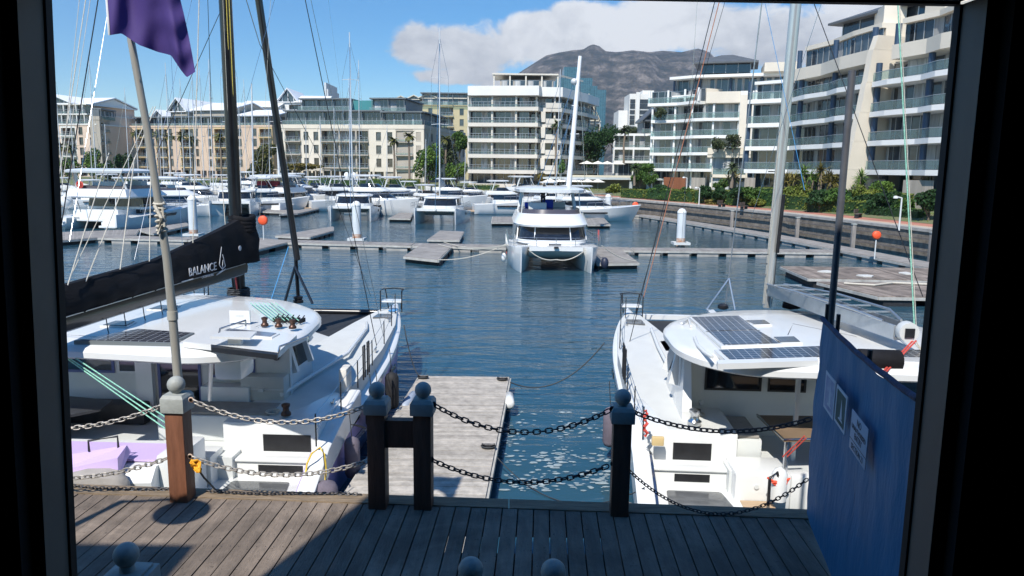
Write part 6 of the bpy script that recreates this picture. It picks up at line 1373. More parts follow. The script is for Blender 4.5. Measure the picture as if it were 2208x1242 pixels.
g = MB(); g.tube([(1.3,-.5,.95),(1.3,-.5,1.15),(1.85,-.5,1.25),(1.85,-.5,1.0)], .022, 6); g.build('grab_rail', black, tt)
g = MB(); g.tube([(-2.3,-.95,.55),(0,-.98,.5),(.3,-.98,.5)], .15, 8); g.build('rubbing_roll', mat('taupe_cover', (.36,.33,.30), .85, ns=2, na=.12, bump=.6, bs=4), tt, smooth=60)
g = MB(); secs = []
for x, w_, z0_, z1_ in ((.75,.12,.40,.55),(1.1,.22,.30,.68),(1.5,.27,.15,.78),(1.9,.27,.12,.80),(2.15,.2,.18,.74),(2.3,.08,.3,.6)): secs.append([(x,-1.05-w_,(z0_+z1_)/2),(x,-1.05-w_*.7,z0_),(x,-1.05+w_*.7,z0_),(x,-1.05+w_,(z0_+z1_)/2),(x,-1.05+w_*.8,z1_),(x,-1.05,z1_+.04),(x,-1.05-w_*.8,z1_)])
g.loft(secs); g.build('outboard_cover', MATS['taupe_cover'], tt, smooth=50)
g = MB(); g.box(1.5,1.9,-1.25,-.95,-.35,.1); g.build('outboard_leg', black, tt, bevel=.05)
g = MB(); g.box(2.55,3.0,-.55,.5,-.3,.92); g.build('chock', gel, tt, bevel=.06)
# fenders, bottle and loops by the near jetty
fen = mat('fender_black', (.013,.013,.015), .75, ns=6, na=.3); fenp = mat('fender_cover', (.14,.12,.15), .9, ns=6, na=.15)
for p,r_,h_,m_ in (((4.62,-1.0,.95),.19,.95,fen),((4.66,-2.9,.85),.21,1.0,fen),((4.62,-3.4,1.1),.17,.6,fen),((4.60,-5.3,.75),.17,.85,fenp),((4.58,-7.2,.55),.22,.9,fenp)): fender(tl, p, r_, h_, m_)
g = MB(); g.tube([LL.P(x,y,z) for x,y,z in ((655,1050,.9),(662,1000,1.3),(672,978,1.5),(690,965,1.55),(700,980,1.5),(703,1010,1.2),(700,1060,.8))], .018, 6); g.build('shore_hose', ropey, tl)
q = LL.P(640,1035,.56); g = MB(); g.lathe([(.12,0),(.13,.3),(.11,.38),(.05,.42)], q, 14); o = g.build('water_bottle', mat('bottle', (.45,.58,.55), .3), tl, smooth=40); MB().lathe([(.055,.42),(.055,.48)], q, 12).build('bottle_cap', bluec, o)
g = MB(); 
for s in (0,.05,.1): g.tube([LL.P(757,915,1.6)+Vector((s,0,0)), LL.P(775,900,1.6)+Vector((s,.3,-.35)), LL.P(752,950,1.2)+Vector((s,0,-.1))], .012, 4)
g.build('mooring_coil', ropek, tl)
g = MB(); p = LL.P(745,830,1.9); g.box(p.x-.1,p.x+.1,p.y-.25,p.y+.25,1.75,2.35); g.build('wrapped_bundle', mat('pale_wrap', (.62,.60,.56), .7, ns=5, na=.2, bump=.8, bs=8), tl, bevel=.06)
# ---- right catamaran
RL_ = Loc((6.9,20.2), -3.5)
tr_ = thing('catamaran', 'white catamaran with navy hulls, silver mast and bare ladder boom, right of the jetty', 'catamaran', RL_.o, RL_.a)
near_hull(tr_, -3.05, 1.8, -7.6, 6.2, .95, 1.95, navy, -1); near_hull(tr_, 3.3, 1.8, -7.6, 6.2, .95, 1.95, navy, 1)
g = MB(); g.box(-2.2,2.5,-6.6,.2,.75,1.22); g.build('cockpit_floor', gelg, tr_)
g = MB(); g.prism([(-2.6,-2.5),(2.8,-2.5),(2.8,1.2),(1.6,2.0),(-1.4,2.0),(-2.6,1.2)], 1.23, 2.0); g.build('foredeck', nonskid, tr_, bevel=.06)
S_ = ([(2.0,-5.9,1.2),(3.78,-5.9,1.2),(3.78,-5.9,1.6),(3.3,-5.9,1.78),(2.0,-5.9,1.78)],[(2.0,-3,1.2),(3.88,-3,1.2),(3.88,-3,1.75),(3.4,-3,1.9),(2.0,-3,1.9)],[(2.0,0,1.2),(3.88,0,1.2),(3.88,0,1.86),(3.4,0,2.0),(2.0,0,2.0)],[(2.3,3,1.3),(3.66,3,1.3),(3.66,3,1.95),(3.3,3,2.05),(2.4,3,2.0)],[(2.75,5.2,1.5),(3.25,5.2,1.5),(3.25,5.2,2.02),(3.05,5.2,2.07),(2.75,5.2,2.03)])
g = MB(); g.loft([[(-x,y,z) for x,y,z in s] for s in S_]); g.build('side_deck', nonskid, tr_, smooth=30); g = MB(); g.loft([[(x+.25,y,z) for x,y,z in s] for s in S_]); g.build('side_deck', nonskid, tr_, smooth=30)
cab = lambda k, e: [(-2.95+k,-4.4),(3.0-k,-4.4),(3.0-k,-2.6),(2.2-k,-.5-e),(.9,.4-e),(-.9,.4-e),(-2.15+k,-.5-e),(-2.95+k,-2.9)]
g = MB(); g.loft([[(x,y,1.85) for x,y in cab(0,0)],[(x,y,2.3) for x,y in cab(.08,.1)]]); g.build('cabin_side', gel, tr_, smooth=25)
g = MB(); g.loft([[(x,y,2.301) for x,y in cab(.09,.12)],[(x,y,3.2) for x,y in cab(.32,.75)]]); g.build('saloon_window', dglass, tr_, smooth=25)
g = MB()
for s in (-1,1):
    for (x0,y0,x1,y1) in ((2.9,-4.2,2.7,-4.2),(2.95,-2.9,2.68,-3.0),(2.15,-.55,1.9,-1.2)): g.bar((s*x0,y0,2.25),(s*x1,y1,3.22),.18,.4 if y0 < -4 else .16)
g.each('window_post', gel, tr_)
g = MB(); g.loft([[(-2.95,-5.35,1.8),(-2.75,-5.35,1.8),(-2.75,-5.35,2.0),(-2.95,-5.35,2.0)],[(-2.95,-4.41,1.8),(-2.72,-4.41,1.8),(-2.66,-4.41,3.24),(-2.8,-4.41,3.24)]]); g.build('side_wing', gel, tr_)
g = MB(); g.box(-2.9,.05,-4.55,-4.401,1.22,3.24); g.box(2.4,2.95,-4.55,-4.401,1.22,3.24); g.each('bulkhead', gelg, tr_)
g = MB(); g.box(.05,2.4,-4.52,-4.405,1.22,3.24); g.build('door_glass', dglass, tr_)
winframe(tr_,-2.35,-1.12,2.25,2.98,-4.55,black,f=.04); winframe(tr_,-.98,-.16,2.25,2.98,-4.55,black,f=.04)
rp = roundpoly([(-2.35,-7.15),(2.6,-7.15),(3.3,-5.6),(3.2,-3.4),(1.9,-1.6),(0,-1.15),(-1.8,-1.7),(-3.25,-3.4),(-3.2,-5.9)], [.9,.9,.9,.8,.9,1,1,.9,.7])
slabroof(tr_, rp, 3.24, 3.5, bev=.1)
ro = 3.575
for k,(q_) in enumerate(([(1494,686),(1540,685.5),(1628,711),(1530,713)],)): pass
onroof(RL_, tr_, [(1492,686),(1592,683),(1632,713),(1526,716)], 'solar_panel', solar, z0=ro, frame=gel); onroof(RL_, tr_, [(1528,717.5),(1634,714.5),(1680,742),(1560,746)], 'solar_panel', solar, z0=ro, frame=gel)
onroof(RL_, tr_, [(1550,757),(1768,749),(1790,771),(1574,778)], 'solar_panel', solar, z0=ro-.01, frame=gel)
onroof(RL_, tr_, [(1611,693),(1648,692),(1660,700),(1626,701)], 'roof_hatch', hatchm, z0=ro, frame=gel); onroof(RL_, tr_, [(1668,729),(1712,728),(1725,739),(1683,740)], 'roof_hatch', hatchm, z0=ro, frame=gel)
onroof(RL_, tr_, [(1545,782),(1760,775),(1765,783),(1548,790)], 'roof_step', gel, z0=ro-.03, h=.05)
g = MB(); a_ = [RL_.P(x,y,ro-.02) for x,y in ((1497,727),(1505,745),(1520,760),(1536,770))]; g.tube(a_, .035, 8); a_ = [RL_.P(x,y,ro-.02) for x,y in ((1470,697),(1485,690),(1490,703))]; g.tube(a_, .03, 8); g.each('grab_rail', gel, tr_, smooth=60)
g = MB(); g.box(-.82,-.74,-5.95,-5.87,1.22,3.26); g.build('roof_post', gel, tr_)
q = [RL_.P(x,y,1.95) for x,y in ((1632,897),(1850,900),(1850,948),(1690,951))]; g = MB(); g.prism([(p.x,p.y) for p in q], 1.93, 1.97); o = g.build('cockpit_table', mat('table_brown', (.20,.14,.09), .5, ns=2, na=.15), tr_)
g = MB(); g.tube([p+Vector((0,0,.03)) for p in (q[0],q[3],q[2])], .022, 6); m_ = q[3]+Vector((.1,.12,0)); g.tube([m_, Vector((m_.x,m_.y,1.22))], .05, 8); g.build('table_leg', steel, o)
g = MB(); g.box(-2.1,-1.4,-5.9,-4.6,1.22,1.62); g.build('cockpit_bench', gelg, tr_, bevel=.05)
g = MB(); g.box(-2.15,-1.1,-6.9,-6.0,.6,1.30); g.build('aft_locker', gel, tr_, bevel=.04)
g = MB(); g.box(-1.1,2.6,-6.9,-6.55,.5,1.28); g.build('transom', gel, tr_, bevel=.05)
stern_steps(tr_, -3.05, 1.8, -1, -6.05, 1.78, navy, (.3,.72))
g = MB(); g.box(-2.05,-1.45,-7.7,-6.92,.62,.77); g.build('teak_pad', teak, tr_)
for (x_,z_,c_n,r_) in ((-1.75,1.05,gelg,.045),(-1.35,.95,MATS['beige_plastic'],.1)): MB().lathe([(r_,0),(r_,.02),(.01,.03)], (x_,-6.93,z_), 14, 'y').build('deck_fitting', c_n, tr_)
stern_steps(tr_, 3.3, 1.8, 1, -6.05, 1.78, navy, (.3,.72)); stern_steps(tl, -3.75, 1.95, -1, -6.15, 1.80, lilac)
winch(tr_, RL_.P(1497,915,1.82), steel, 1.4)
gun = [(-3.82,-5.9,1.55),(-3.88,-4.7,1.62),(-3.9,-3.2,1.72),(-3.88,-1.9,1.8),(-3.8,.4,1.93),(-3.6,2.6,2.02),(-3.3,4.3,2.06)]
stanchions(tr_, gun, .7)
for y in (-2.6,-2.2,-1.95): g = MB(); g.tube([(-3.9,y,1.76),(-3.9,y,2.62),(-3.9,y+.15,2.62),(-3.9,y+.15,1.8)], .02, 6); g.build('gate_frame', black, tr_)
pulpit(tr_, -3.05, 5.1, 2.0); g = MB(); g.prism([(-3.35,3.3),(-2.75,3.3),(-2.8,4.0),(-3.3,4.0)], 2.03, 2.08); g.build('deck_hatch', hatchm, tr_)
g = MB(); g.tube([(-2.4,-4.6,1.95),(-2.75,-2.5,2.06),(-2.75,0,2.1),(-2.65,2.5,2.1)], .05, 8); g.build('deck_coaming', gel, tr_, smooth=60)
g = MB(); g.bar((-2.9,5.45,1.9),(3.2,5.45,1.9),.2,.16); g.bar((0,1.9,1.9),(0,6.6,1.95),.25,.1); g.build('bow_beam', gel, tr_)
g = MB(); g.box(-2.6,2.9,2.05,5.35,1.76,1.78); g.build('trampoline', MATS['net_dark'], tr_)
# silver mast, bare boom with ladder frame
msl = mat('silver_mast', (.60,.61,.58), .3, .6, ns=1, na=.12, stretch=(6,6,.3))
spar(tr_, RL_, (1654,662,20.2), (1722,-60,19.6), .125, .135, msl, 'mast', 18)
wire(tr_, RL_, (1667,640,20.05), (1697,300,19.8), .012, ropek, 'mast_track'); g = MB(); g.tube([RL_.PY(1676,545,19.9), RL_.PY(1690,420,19.8)], .05, 8); g.build('bundled_halyard', black, tr_)
for dx in (-7,-10,9): wire(tr_, RL_, (1655+dx,655,20.1), (1722+dx,-30,19.6), .009, [ropew,ropek,ropeg][(dx+10)%3], 'halyard')
g = MB()
for yy in (370,470,548,568,592): p = RL_.PY(1649+(620-yy)*.093,yy,20.05); g.bar(p+Vector((-.2,-.03,0)), p+Vector((.0,-.03,0)), .03)
g.each('mast_step', steel, tr_)
wire(tr_, RL_, (1563,668,27.2), (1647,-30,25.5), .022, alu, 'furled_headsail')
for px in (1523,1585): wire(tr_, RL_, (px,668,26.5), (1572,600,27), .03, alu, 'bow_strut')
q = RL_.PY(1559,664,27.2); MB().lathe([(.12,-.05),(.2,0),(.2,.1),(.1,.16)], q, 14).build('furling_drum', black, tr_, smooth=40)
a_, b_ = RL_.PY(1672,622,19.95), RL_.PY(1948,712,14.3); d = (b_-a_); d.normalize(); s_ = Vector((d.y,-d.x,0)).normalized()
g = MB()
for sgn in (-.20,.20):
    for i in range(1): g.loft([[a_+s_*sgn+Vector((0,0,z))+s_*dx for z, dx in ((-.16,-.02),(.10,-.02),(.10,.02),(-.16,.02))],[a_.lerp(b_,.5)+s_*sgn*1.2+Vector((0,0,z))+s_*dx for z, dx in ((-.2,-.02),(.12,-.02),(.12,.02),(-.2,.02))],[b_+s_*sgn*.9+Vector((0,0,z))+s_*dx for z, dx in ((-.17,-.02),(.10,-.02),(.10,.02),(-.17,.02))]])
g.loft([[a_+s_*x+Vector((0,0,z)) for x, z in ((-.2,-.2),(.2,-.2),(.2,-.14),(-.2,-.14))],[b_+s_*x+Vector((0,0,z)) for x, z in ((-.18,-.2),(.18,-.2),(.18,-.14),(-.18,-.14))]]); g.build('boom', alu, tr_)
g = MB()
for sgn in (-1,1): g.tube([a_+s_*sgn*.24+Vector((0,0,.12)), a_.lerp(b_,.4)+s_*sgn*.42+Vector((0,0,.22)), a_.lerp(b_,.8)+s_*sgn*.40+Vector((0,0,.22)), a_.lerp(b_,.93)+s_*sgn*.2+Vector((0,0,.12))], .028, 8)
for u in (.12,.26,.4,.54,.68,.82): p = a_.lerp(b_,u); g.bar(p-s_*.38+Vector((0,0,.19)), p+s_*.38+Vector((0,0,.19)), .06,.03)
g.build('boom_frame', alu, tr_, smooth=50)
q = b_+d*.12; g = MB(); g.lathe([(.02,-.1),(.19,-.1),(.2,.08),(.15,.16),(.02,.16)], q, 16, 'y'); g.build('boom_end', gelg, tr_, smooth=40); g = MB(); g.box(q.x-.09,q.x+.09,q.y-.13,q.y-.105,q.z-.1,q.z+.08); g.build('sheave_box', black, tr_)
wire(tr_, RL_, (1972,715,14.1), (1934,-30,15.5), .013, ropeg, 'topping_lift'); wire(tr_, RL_, (1976,712,14.1), (1938,-30,15.5), .008, ropew, 'topping_lift')
for dx in (0,7): wire(tr_, RL_, (1968+dx,735,14.1), (1905+dx,800,13.0), .018, roper, 'mainsheet'); wire(tr_, RL_, (1975-dx,735,14.1), (1990,760,14.0), .012, ropew, 'mainsheet')
for a2,b2,m2 in (((1735,940,13.2),(1688,985,13.6),roper),((1738,945,13.2),(1692,990,13.6),roper)): wire(tr_, RL_, a2, b2, .014, m2, 'sheet')
g = MB(); pts = [RL_.PY(1690+i*14,655+4*math.sin(i*1.3),19.2-.1*i) for i in range(8)]; g.tube(pts, .12, 7); g.build('loose_canvas', canvas, tr_, smooth=60)
g = MB(); a2, b2 = RL_.PY(1850,775,13.3), RL_.PY(1938,778,13.3); g.tube([a2,b2], .20, 14); g.build('rolled_awning', canvas, tr_, smooth=50)
onroof(RL_, tr_, [(1935,757),(2010,757),(2015,775),(1945,773)], 'solar_panel', solar, z0=ro)
g = MB(); g.box(1.2,2.2,-6.5,-5.9,1.22,1.75); g.build('helm_seat', gelg, tr_, bevel=.06)
for a2, b2, r_, m2 in (((1547,-20,21),(1352,760,21.5),.012,black),((1557,-20,22),(1388,640,24.8),.013,mat('orange_line',(.55,.22,.12),.7)),((1570,-20,22),(1362,700,24),.007,black),((1505,-20,26),(1470,520,27),.006,steel),((1650,8,19.5),(1735,410,19),.007,ropeb),((1745,-20,17),(1990,640,15),.009,black),((1780,-20,18),(1620,470,19),.006,steel)):
    wire(tr_, RL_, a2, b2, r_, m2)
for i in range(6): q = RL_.PY(1706+i*.3,945,14.0)
g = MB(); q = RL_.PY(1680,1045,13.1); g.lathe([(.02,-.35),(.14,-.3),(.15,.2),(.1,.3),(.02,.34)], q, 14); g.build('fender', gel, tr_, smooth=60)
g = MB(); pts = [RL_.PY(1655+((i*37)%50),1030+((i*23)%30),13.0) for i in range(10)]; g.tube(pts, .022, 5); g.build('mooring_coil', mat('red_orange_rope', (.75,.09,.04), .7), tr_)
g = MB(); g.tube([RL_.PY(1656,1090,13.0), RL_.PY(1660,1030,13.0), RL_.PY(1676,1018,13.0), RL_.PY(1684,1060,13.0)], .03, 6); g.build('ladder_rail', black, tr_)
g = MB(); pts = [RL_.PY(1392+4*math.sin(i*2),885+i*7,13.9) for i in range(9)]; g.tube(pts, .035, 5); g.build('hanging_coil', roper, tr_)
g = MB(); q = RL_.P(1418,955,1.65); g.box(q.x-.12,q.x+.12,q.y-.05,q.y+.05,1.6,1.78); g.build('sponge', mat('tan_leather', (.60,.45,.22), .7), tr_, bevel=.02)
fender(tr_, (-4.3,-3.4,.9), .17, .9, fenp); fender(tr_, (-4.25,-7.2,.35), .25, .7, mat('grey_fender', (.22,.20,.20), .7))

# seams, grip panels and small gear on the near decks
seam = mat('seam', (.30,.31,.31), .6)
def strip_on(t, pts, z, w, m, name):
    g = MB(); 
    for a, b in zip(pts, pts[1:]): g.bar((*a,z),(*b,z),w,.006)
    return g.build(name, m, t)
strip_on(tl, [(-3.6,-6.2),(2.4,-6.95)], 3.668, .012, seam, 'roof_seam'); strip_on(tl, [(2.6,-6.2),(2.8,-4.2),(1.9,-2.6),(0,-2.0),(-2.2,-2.5),(-3.3,-3.7),(-3.6,-6.0)], 3.672, .012, seam, 'roof_seam')
strip_on(tr_, [(2.3,-6.0),(2.6,-4.2),(1.6,-2.6),(0,-2.1),(-1.6,-2.7),(-2.5,-4.0),(-2.4,-6.2)], 3.572, .012, seam, 'roof_seam')
for t_, L2_, m_ in ((tl, [(-1.2,-6.6,3.6),(1.6,-6.95,3.6)], black),(tr_, [(-1.5,-7.0,3.5),(1.0,-7.0,3.5)], black)):
    for p_ in L2_: g = MB(); g.box(p_[0]-.28,p_[0]+.28,p_[1]-.02,p_[1]+.02,p_[2]-.07,p_[2]-.045); g.build('roof_vent', m_, t_)
for t_, s_ in ((tl,1),(tr_,-1)):
    for y_ in (-4.8,-.4,3.2):
        x_ = (4.05 if s_ > 0 else 3.7)-.0*(y_ > 3)-(.35 if y_ > 3 else 0); z_ = 1.80+.03*(y_+5); g = MB(); g.tube([(s_*x_,y_-.13,z_+.06),(s_*x_,y_-.06,z_+.04),(s_*x_,y_+.06,z_+.04),(s_*x_,y_+.13,z_+.06)], .018, 6); g.box(s_*x_-.02,s_*x_+.02,y_-.05,y_+.05,z_-.06,z_+.03); g.build('deck_cleat', steel, t_)
for t_, s_, xh in ((tl,1,3.35+.985),(tr_,-1,3.05+.91)):
    for y_ in (-3.9,-1.9,.6): g = MB(); g.box(s_*xh-.012,s_*xh+.012,y_-.35,y_+.35,1.05,1.2); g.build('hull_window', dglass, t_)
# a person-free helm seat, cushions and rope coils in the cockpits
g = MB(); g.box(-2.05,-1.45,-5.85,-4.65,1.625,1.70); g.build('cushion', mat('taupe_cushion', (.30,.28,.25), .85, ns=5, na=.15), tr_, bevel=.03)
g = MB(); g.box(.6,2.95,-5.7,-4.95,1.785,1.85); g.build('cushion', MATS['taupe_cushion'], tl, bevel=.03)
for t_, c_ in ((tl,(3.0,-5.6,1.83)),(tr_,(-2.55,-5.0,1.80)),(tl,(3.55,4.6,2.08))):
    g = MB()
    for k in range(4): g.tube([(c_[0]+(.09+.02*k)*math.cos(a),c_[1]+(.09+.02*k)*math.sin(a),c_[2]+.012*k) for a in [i*PI/6 for i in range(13)]], .011, 5)
    g.build('rope_coil', ropeb if c_[1] > 0 else ropew, t_)
# ---------------------------------------------------------------- boardwalk, posts, chains
ZD = 3.1
e0, e1 = Vector((-12, 8.94, ZD)), Vector((12, 7.72, ZD))
def ey(x): return e0.y+(e1.y-e0.y)*(x-e0.x)/(e1.x-e0.x)
random.seed(21)
g = MB(); w = .182; sl = .04
for i in range(-62, 62):
    xa = i*w; y0 = .97
    y1 = ey(xa+.3)-.24; yc = random.choice([None,None,random.uniform(3.2,6.5)])
    segs = [(y0,y1)] if yc is None else [(y0,yc-.004),(yc+.004,y1)]
    for (a, b) in segs:
        dz = random.uniform(-.004,.004); x = lambda y: xa+sl*(y-1); gp = .007
        g.add([(x(a)+gp,a,ZD-.05+dz),(x(a)+w-gp,a,ZD-.05+dz),(x(b)+w-gp,b,ZD-.05+dz),(x(b)+gp,b,ZD-.05+dz),(x(a)+gp,a,ZD+dz),(x(a)+w-gp,a,ZD+dz),(x(b)+w-gp,b,ZD+dz),(x(b)+gp,b,ZD+dz)], [(0,3,2,1),(4,5,6,7),(0,1,5,4),(1,2,6,5),(2,3,7,6),(3,0,4,7)])
struct('boardwalk', g, wood_grey)
tw_ = wood_grey.node_tree; bb = tw_.nodes['Principled BSDF']; src = bb.inputs['Base Color'].links[0].from_socket
c_ = N(tw_,'ShaderNodeTexCoord'); st_ = noise(tw_, c_.outputs['Object'], .9, 8, .7, .6); st2 = noise(tw_, c_.outputs['Object'], 26, 3, .5)
f_ = N(tw_,'ShaderNodeMapRange'); tw_.links.new(st_, f_.inputs[0]); f_.inputs[1].default_value = .40; f_.inputs[2].default_value = .62; f_.inputs[3].default_value = .62; f_.inputs[4].default_value = 1.1
k_ = N(tw_,'ShaderNodeMapRange'); tw_.links.new(st2, k_.inputs[0]); k_.inputs[1].default_value = .66; k_.inputs[2].default_value = .72; k_.inputs[3].default_value = 1; k_.inputs[4].default_value = .5
hs_ = N(tw_,'ShaderNodeHueSaturation'); tw_.links.new(math_n(tw_,'MULTIPLY',f_.outputs[0],k_.outputs[0]), hs_.inputs['Value']); tw_.links.new(src, hs_.inputs['Color']); tw_.links.new(hs_.outputs[0], bb.inputs['Base Color'])
g = MB(); 
for i in range(6):
    xa, xb = -12+4*i, -12+4*(i+1)-.01; g.prism([(xa,ey(xa)-.235),(xb,ey(xb)-.235),(xb,ey(xb)),(xa,ey(xa))], ZD-.30, ZD+.012)
g.build('boardwalk_rim', mat('rim_beam', (.20,.15,.10), .85, ns=3, na=.4, stretch=(1,6,6), island=.15, bump=.5, bs=12)); bpy.data.objects[-1] if False else None
for o in bpy.data.objects:
    if o.name == 'boardwalk_rim': o['kind'] = 'structure'
g = MB(); rnd = random.Random(31)
for i in range(-32,26):
    for j in range(9):
        for s_ in (.045,.137):
            y = 1.2+j*.85+rnd.uniform(-.01,.01); x = i*w+sl*(y-1)+s_; g.add([(x+.0055*math.cos(a),y+.0055*math.sin(a),ZD+.006) for a in [k*PI/3 for k in range(6)]], [tuple(range(6))])
o = g.build('boardwalk_screws', chaink); o['kind'] = 'structure'
g = MB()
for i in range(9): g.bar((-12,1.2+i*.85,ZD-.17),(12,1.2+i*.85,ZD-.17),.12,.2)
for xx in (-10,-6,-2,2,6,10):
    for yy in (2,5,7.6): g.lathe([(.16,-2),(.16,ZD-.28)], (xx,yy,0), 12)
o = g.build('boardwalk_frame', darkwood); o['kind'] = 'structure'
def bollard(base, ct, cb, bt, label, wm, w=.205, cw=.265, rb=.095, lean=0, cz=None, bottom=None):
    p = P(base[0],base[1],ZD); zc, zb, zt = [PY(base[0],y,p.y-w/2).z for y in (ct,cb,bt)]
    t = thing('bollard_post', label, 'post', (p.x,p.y,ZD), math.radians(-2.9), 'square timber posts with ball caps')
    h = zc-ZD; c = zb-ZD
    g = MB(); g.box(-w/2,w/2,-w/2,w/2,-.25,c-.001); g.build('post', wm, t, bevel=.012)
    g = MB(); g.box(-cw/2,cw/2,-cw/2,cw/2,c,h-.02); o = g.build('cap', capgrey, t, bevel=.012); g = MB(); g.loft([[(x*cw/2*.98,y*cw/2*.98,h-.02) for x,y in ((-1,-1),(1,-1),(1,1),(-1,1))],[(x*cw/2*.8,y*cw/2*.8,h+.02) for x,y in ((-1,-1),(1,-1),(1,1),(-1,1))]]); g.build('cap_top', capgrey, t)
    g = MB(); g.lathe([(.055,h+.015),(.05,h+.04)],n=16); g.ball((0,0,h+.02+rb), rb, 14); g.build('ball', capgrey, t, smooth=60)
    return p, t
# heights are measured at the cap's front face
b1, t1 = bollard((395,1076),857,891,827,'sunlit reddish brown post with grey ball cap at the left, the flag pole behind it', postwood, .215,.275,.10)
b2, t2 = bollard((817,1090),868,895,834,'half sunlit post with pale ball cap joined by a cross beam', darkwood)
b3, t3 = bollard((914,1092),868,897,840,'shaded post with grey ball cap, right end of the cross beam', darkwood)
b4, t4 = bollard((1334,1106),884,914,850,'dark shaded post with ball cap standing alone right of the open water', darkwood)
zA, zB = PY(866,903,b2.y).z, PY(866,961,b2.y).z
g = MB((b2.x,b2.y,zB)); g.bar((b2.x+.1,b2.y-.01,(zA+zB)/2),(b3.x-.1,b3.y,(zA+zB)/2),.12,zA-zB); o = g.build('cross_beam', darkwood); o.location = (b2.x,b2.y,zB); tag(o, 'short thick timber beam joining the two middle posts', 'beam')
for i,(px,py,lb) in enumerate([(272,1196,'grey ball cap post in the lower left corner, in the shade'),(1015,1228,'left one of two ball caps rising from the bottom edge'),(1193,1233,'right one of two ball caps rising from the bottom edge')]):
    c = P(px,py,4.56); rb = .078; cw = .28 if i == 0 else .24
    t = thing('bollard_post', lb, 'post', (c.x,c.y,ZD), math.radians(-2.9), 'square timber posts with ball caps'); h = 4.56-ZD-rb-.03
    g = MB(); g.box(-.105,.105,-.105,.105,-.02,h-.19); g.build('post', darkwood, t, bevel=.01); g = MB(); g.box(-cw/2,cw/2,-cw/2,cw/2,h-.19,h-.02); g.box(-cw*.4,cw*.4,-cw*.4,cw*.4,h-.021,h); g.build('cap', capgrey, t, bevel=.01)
    g = MB(); g.lathe([(.05,h-.01),(.045,h+.04)],n=16); g.ball((0,0,h+.03+rb), rb, 14); g.build('ball', capgrey, t, smooth=60)
LK = None
def link_verts(L, W, r):
    pts = []
    for i in range(16):
        a = i/16*2*PI; x = math.cos(a)*W/2+0; y = math.sin(a); yy = (L/2-W/2)*(1 if y > 0 else -1) if abs(y) > 1e-6 else 0
        pts.append(Vector((math.cos(a)*W/2, 0, math.sin(a)*W/2+(L/2-W/2)*(1 if math.sin(a) > .05 else -1 if math.sin(a) < -.05 else 0))))
    vs = []; n = 6
    for i, p in enumerate(pts):
        d = (pts[(i+1)%16]-pts[i-1]).normalized(); b = Vector((0,1,0)); a = d.cross(b).normalized()
        vs += [p+a*math.cos(2*PI*k/n)*r+b*math.sin(2*PI*k/n)*r for k in range(n)]
    fs = [(i*n+k, i*n+(k+1)%n, ((i+1)%16)*n+(k+1)%n, ((i+1)%16)*n+k) for i in range(16) for k in range(n)]
    return vs, fs
def chain(pts, m, label, L=.088, W=.052, r=.0085, group='chains hung between the posts'):
    pts = [Vector(p) for p in pts]; seg = [(b-a).length for a, b in zip(pts, pts[1:])]; T = sum(seg); pitch = L-2.2*r; n = int(T/pitch)
    g = MB(pts[0]); vs, fs = link_verts(L, W, r); tw = random.uniform(0,.5)
    for i in range(n):
        s = (i+.5)*pitch; k = 0
        while k < len(seg)-1 and s > seg[k]: s -= seg[k]; k += 1
        d = (pts[k+1]-pts[k]).normalized(); c = pts[k]+d*min(s,seg[k]); a = d.cross(Vector((0,0,1))).normalized(); b = a.cross(d); tw += random.uniform(-.12,.12)
        ang = tw+(PI/2 if i%2 else 0)+.75; x = a*math.cos(ang)+b*math.sin(ang); y = d.cross(x)
        g.add([c+x*v.x+y*v.y+d*v.z for v in vs], fs)
    o = g.build('chain', m, None, smooth=60); o.location = pts[0]; return tag(o, label, 'chain', group)
def cz(px, py, Y): return PY(px,py,Y)
def sagpx(a, low, b, Y0, Y1, n=22):
    p, q = PY(*a,Y0), PY(*b,Y1); mid = PY(*low,(Y0+Y1)/2); s = (p.z+q.z)/2-mid.z; return sag(p,q,s,n)
rr = .13
chain(sagpx((415,864),(610,911),(797,872),b1.y-.05,b2.y-.05), chainm, 'pale upper chain from the sunlit post to the cross beam posts')
chain(sagpx((412,986),(600,1024),(798,992),b1.y-.05,b2.y-.05), chainm, 'pale lower chain from the sunlit post to the cross beam posts')
chain(sagpx((-150,873),(110,925),(368,867),b1.y+.05,b1.y-.05), chainm, 'upper chain leaving the window at the left of the sunlit post')
chain(sagpx((-150,985),(110,1032),(372,984),b1.y+.05,b1.y-.05), chainm, 'lower chain leaving the window at the left of the sunlit post')
chain(sagpx((938,874),(1128,932),(1318,883),b3.y-.05,b4.y-.05), chaink, 'dark upper chain across the open water')
chain(sagpx((932,992),(1128,1040),(1322,1000),b3.y-.05,b4.y-.05), chaink, 'dark lower chain across the open water')
chain(sagpx((1360,886),(1553,930),(1748,903),b4.y-.05,8.0), chaink, 'dark upper chain from the lone post to the blue screen')
chain(sagpx((1352,1010),(1560,1108),(1745,1030),b4.y-.05,8.0), chaink, 'dark lower chain sagging before the white stern steps', L=.06, W=.036, r=.006)
chain([Vector((x, ey(x)-.10+.03*math.sin(x*3), ZD+.03+.004*math.sin(x*9))) for x in [-6.5+i*.12 for i in range(23)]], chaink, 'thin dark chain lying on the rim left of the sunlit post', L=.06, W=.038, r=.006, group='chains lying on the rim')
chain([Vector((x, ey(x)-.09+.04*math.sin(x*2.5), ZD+.03+.004*math.sin(x*9))) for x in [-3.65+i*.1 for i in range(20)]], chaink, 'thin dark chain lying on the rim right of the sunlit post', L=.06, W=.038, r=.006, group='chains lying on the rim')
g = MB()
rnd = random.Random(4); c0 = PY(425,1003,b1.y-.12)
for k in range(5): g.tube([c0+Vector((.05*math.cos(a+k), -.03+.03*math.sin(a*2+k), .07*math.sin(a+k*.5))) for a in [i*PI/5 for i in range(11)]], .011, 5)
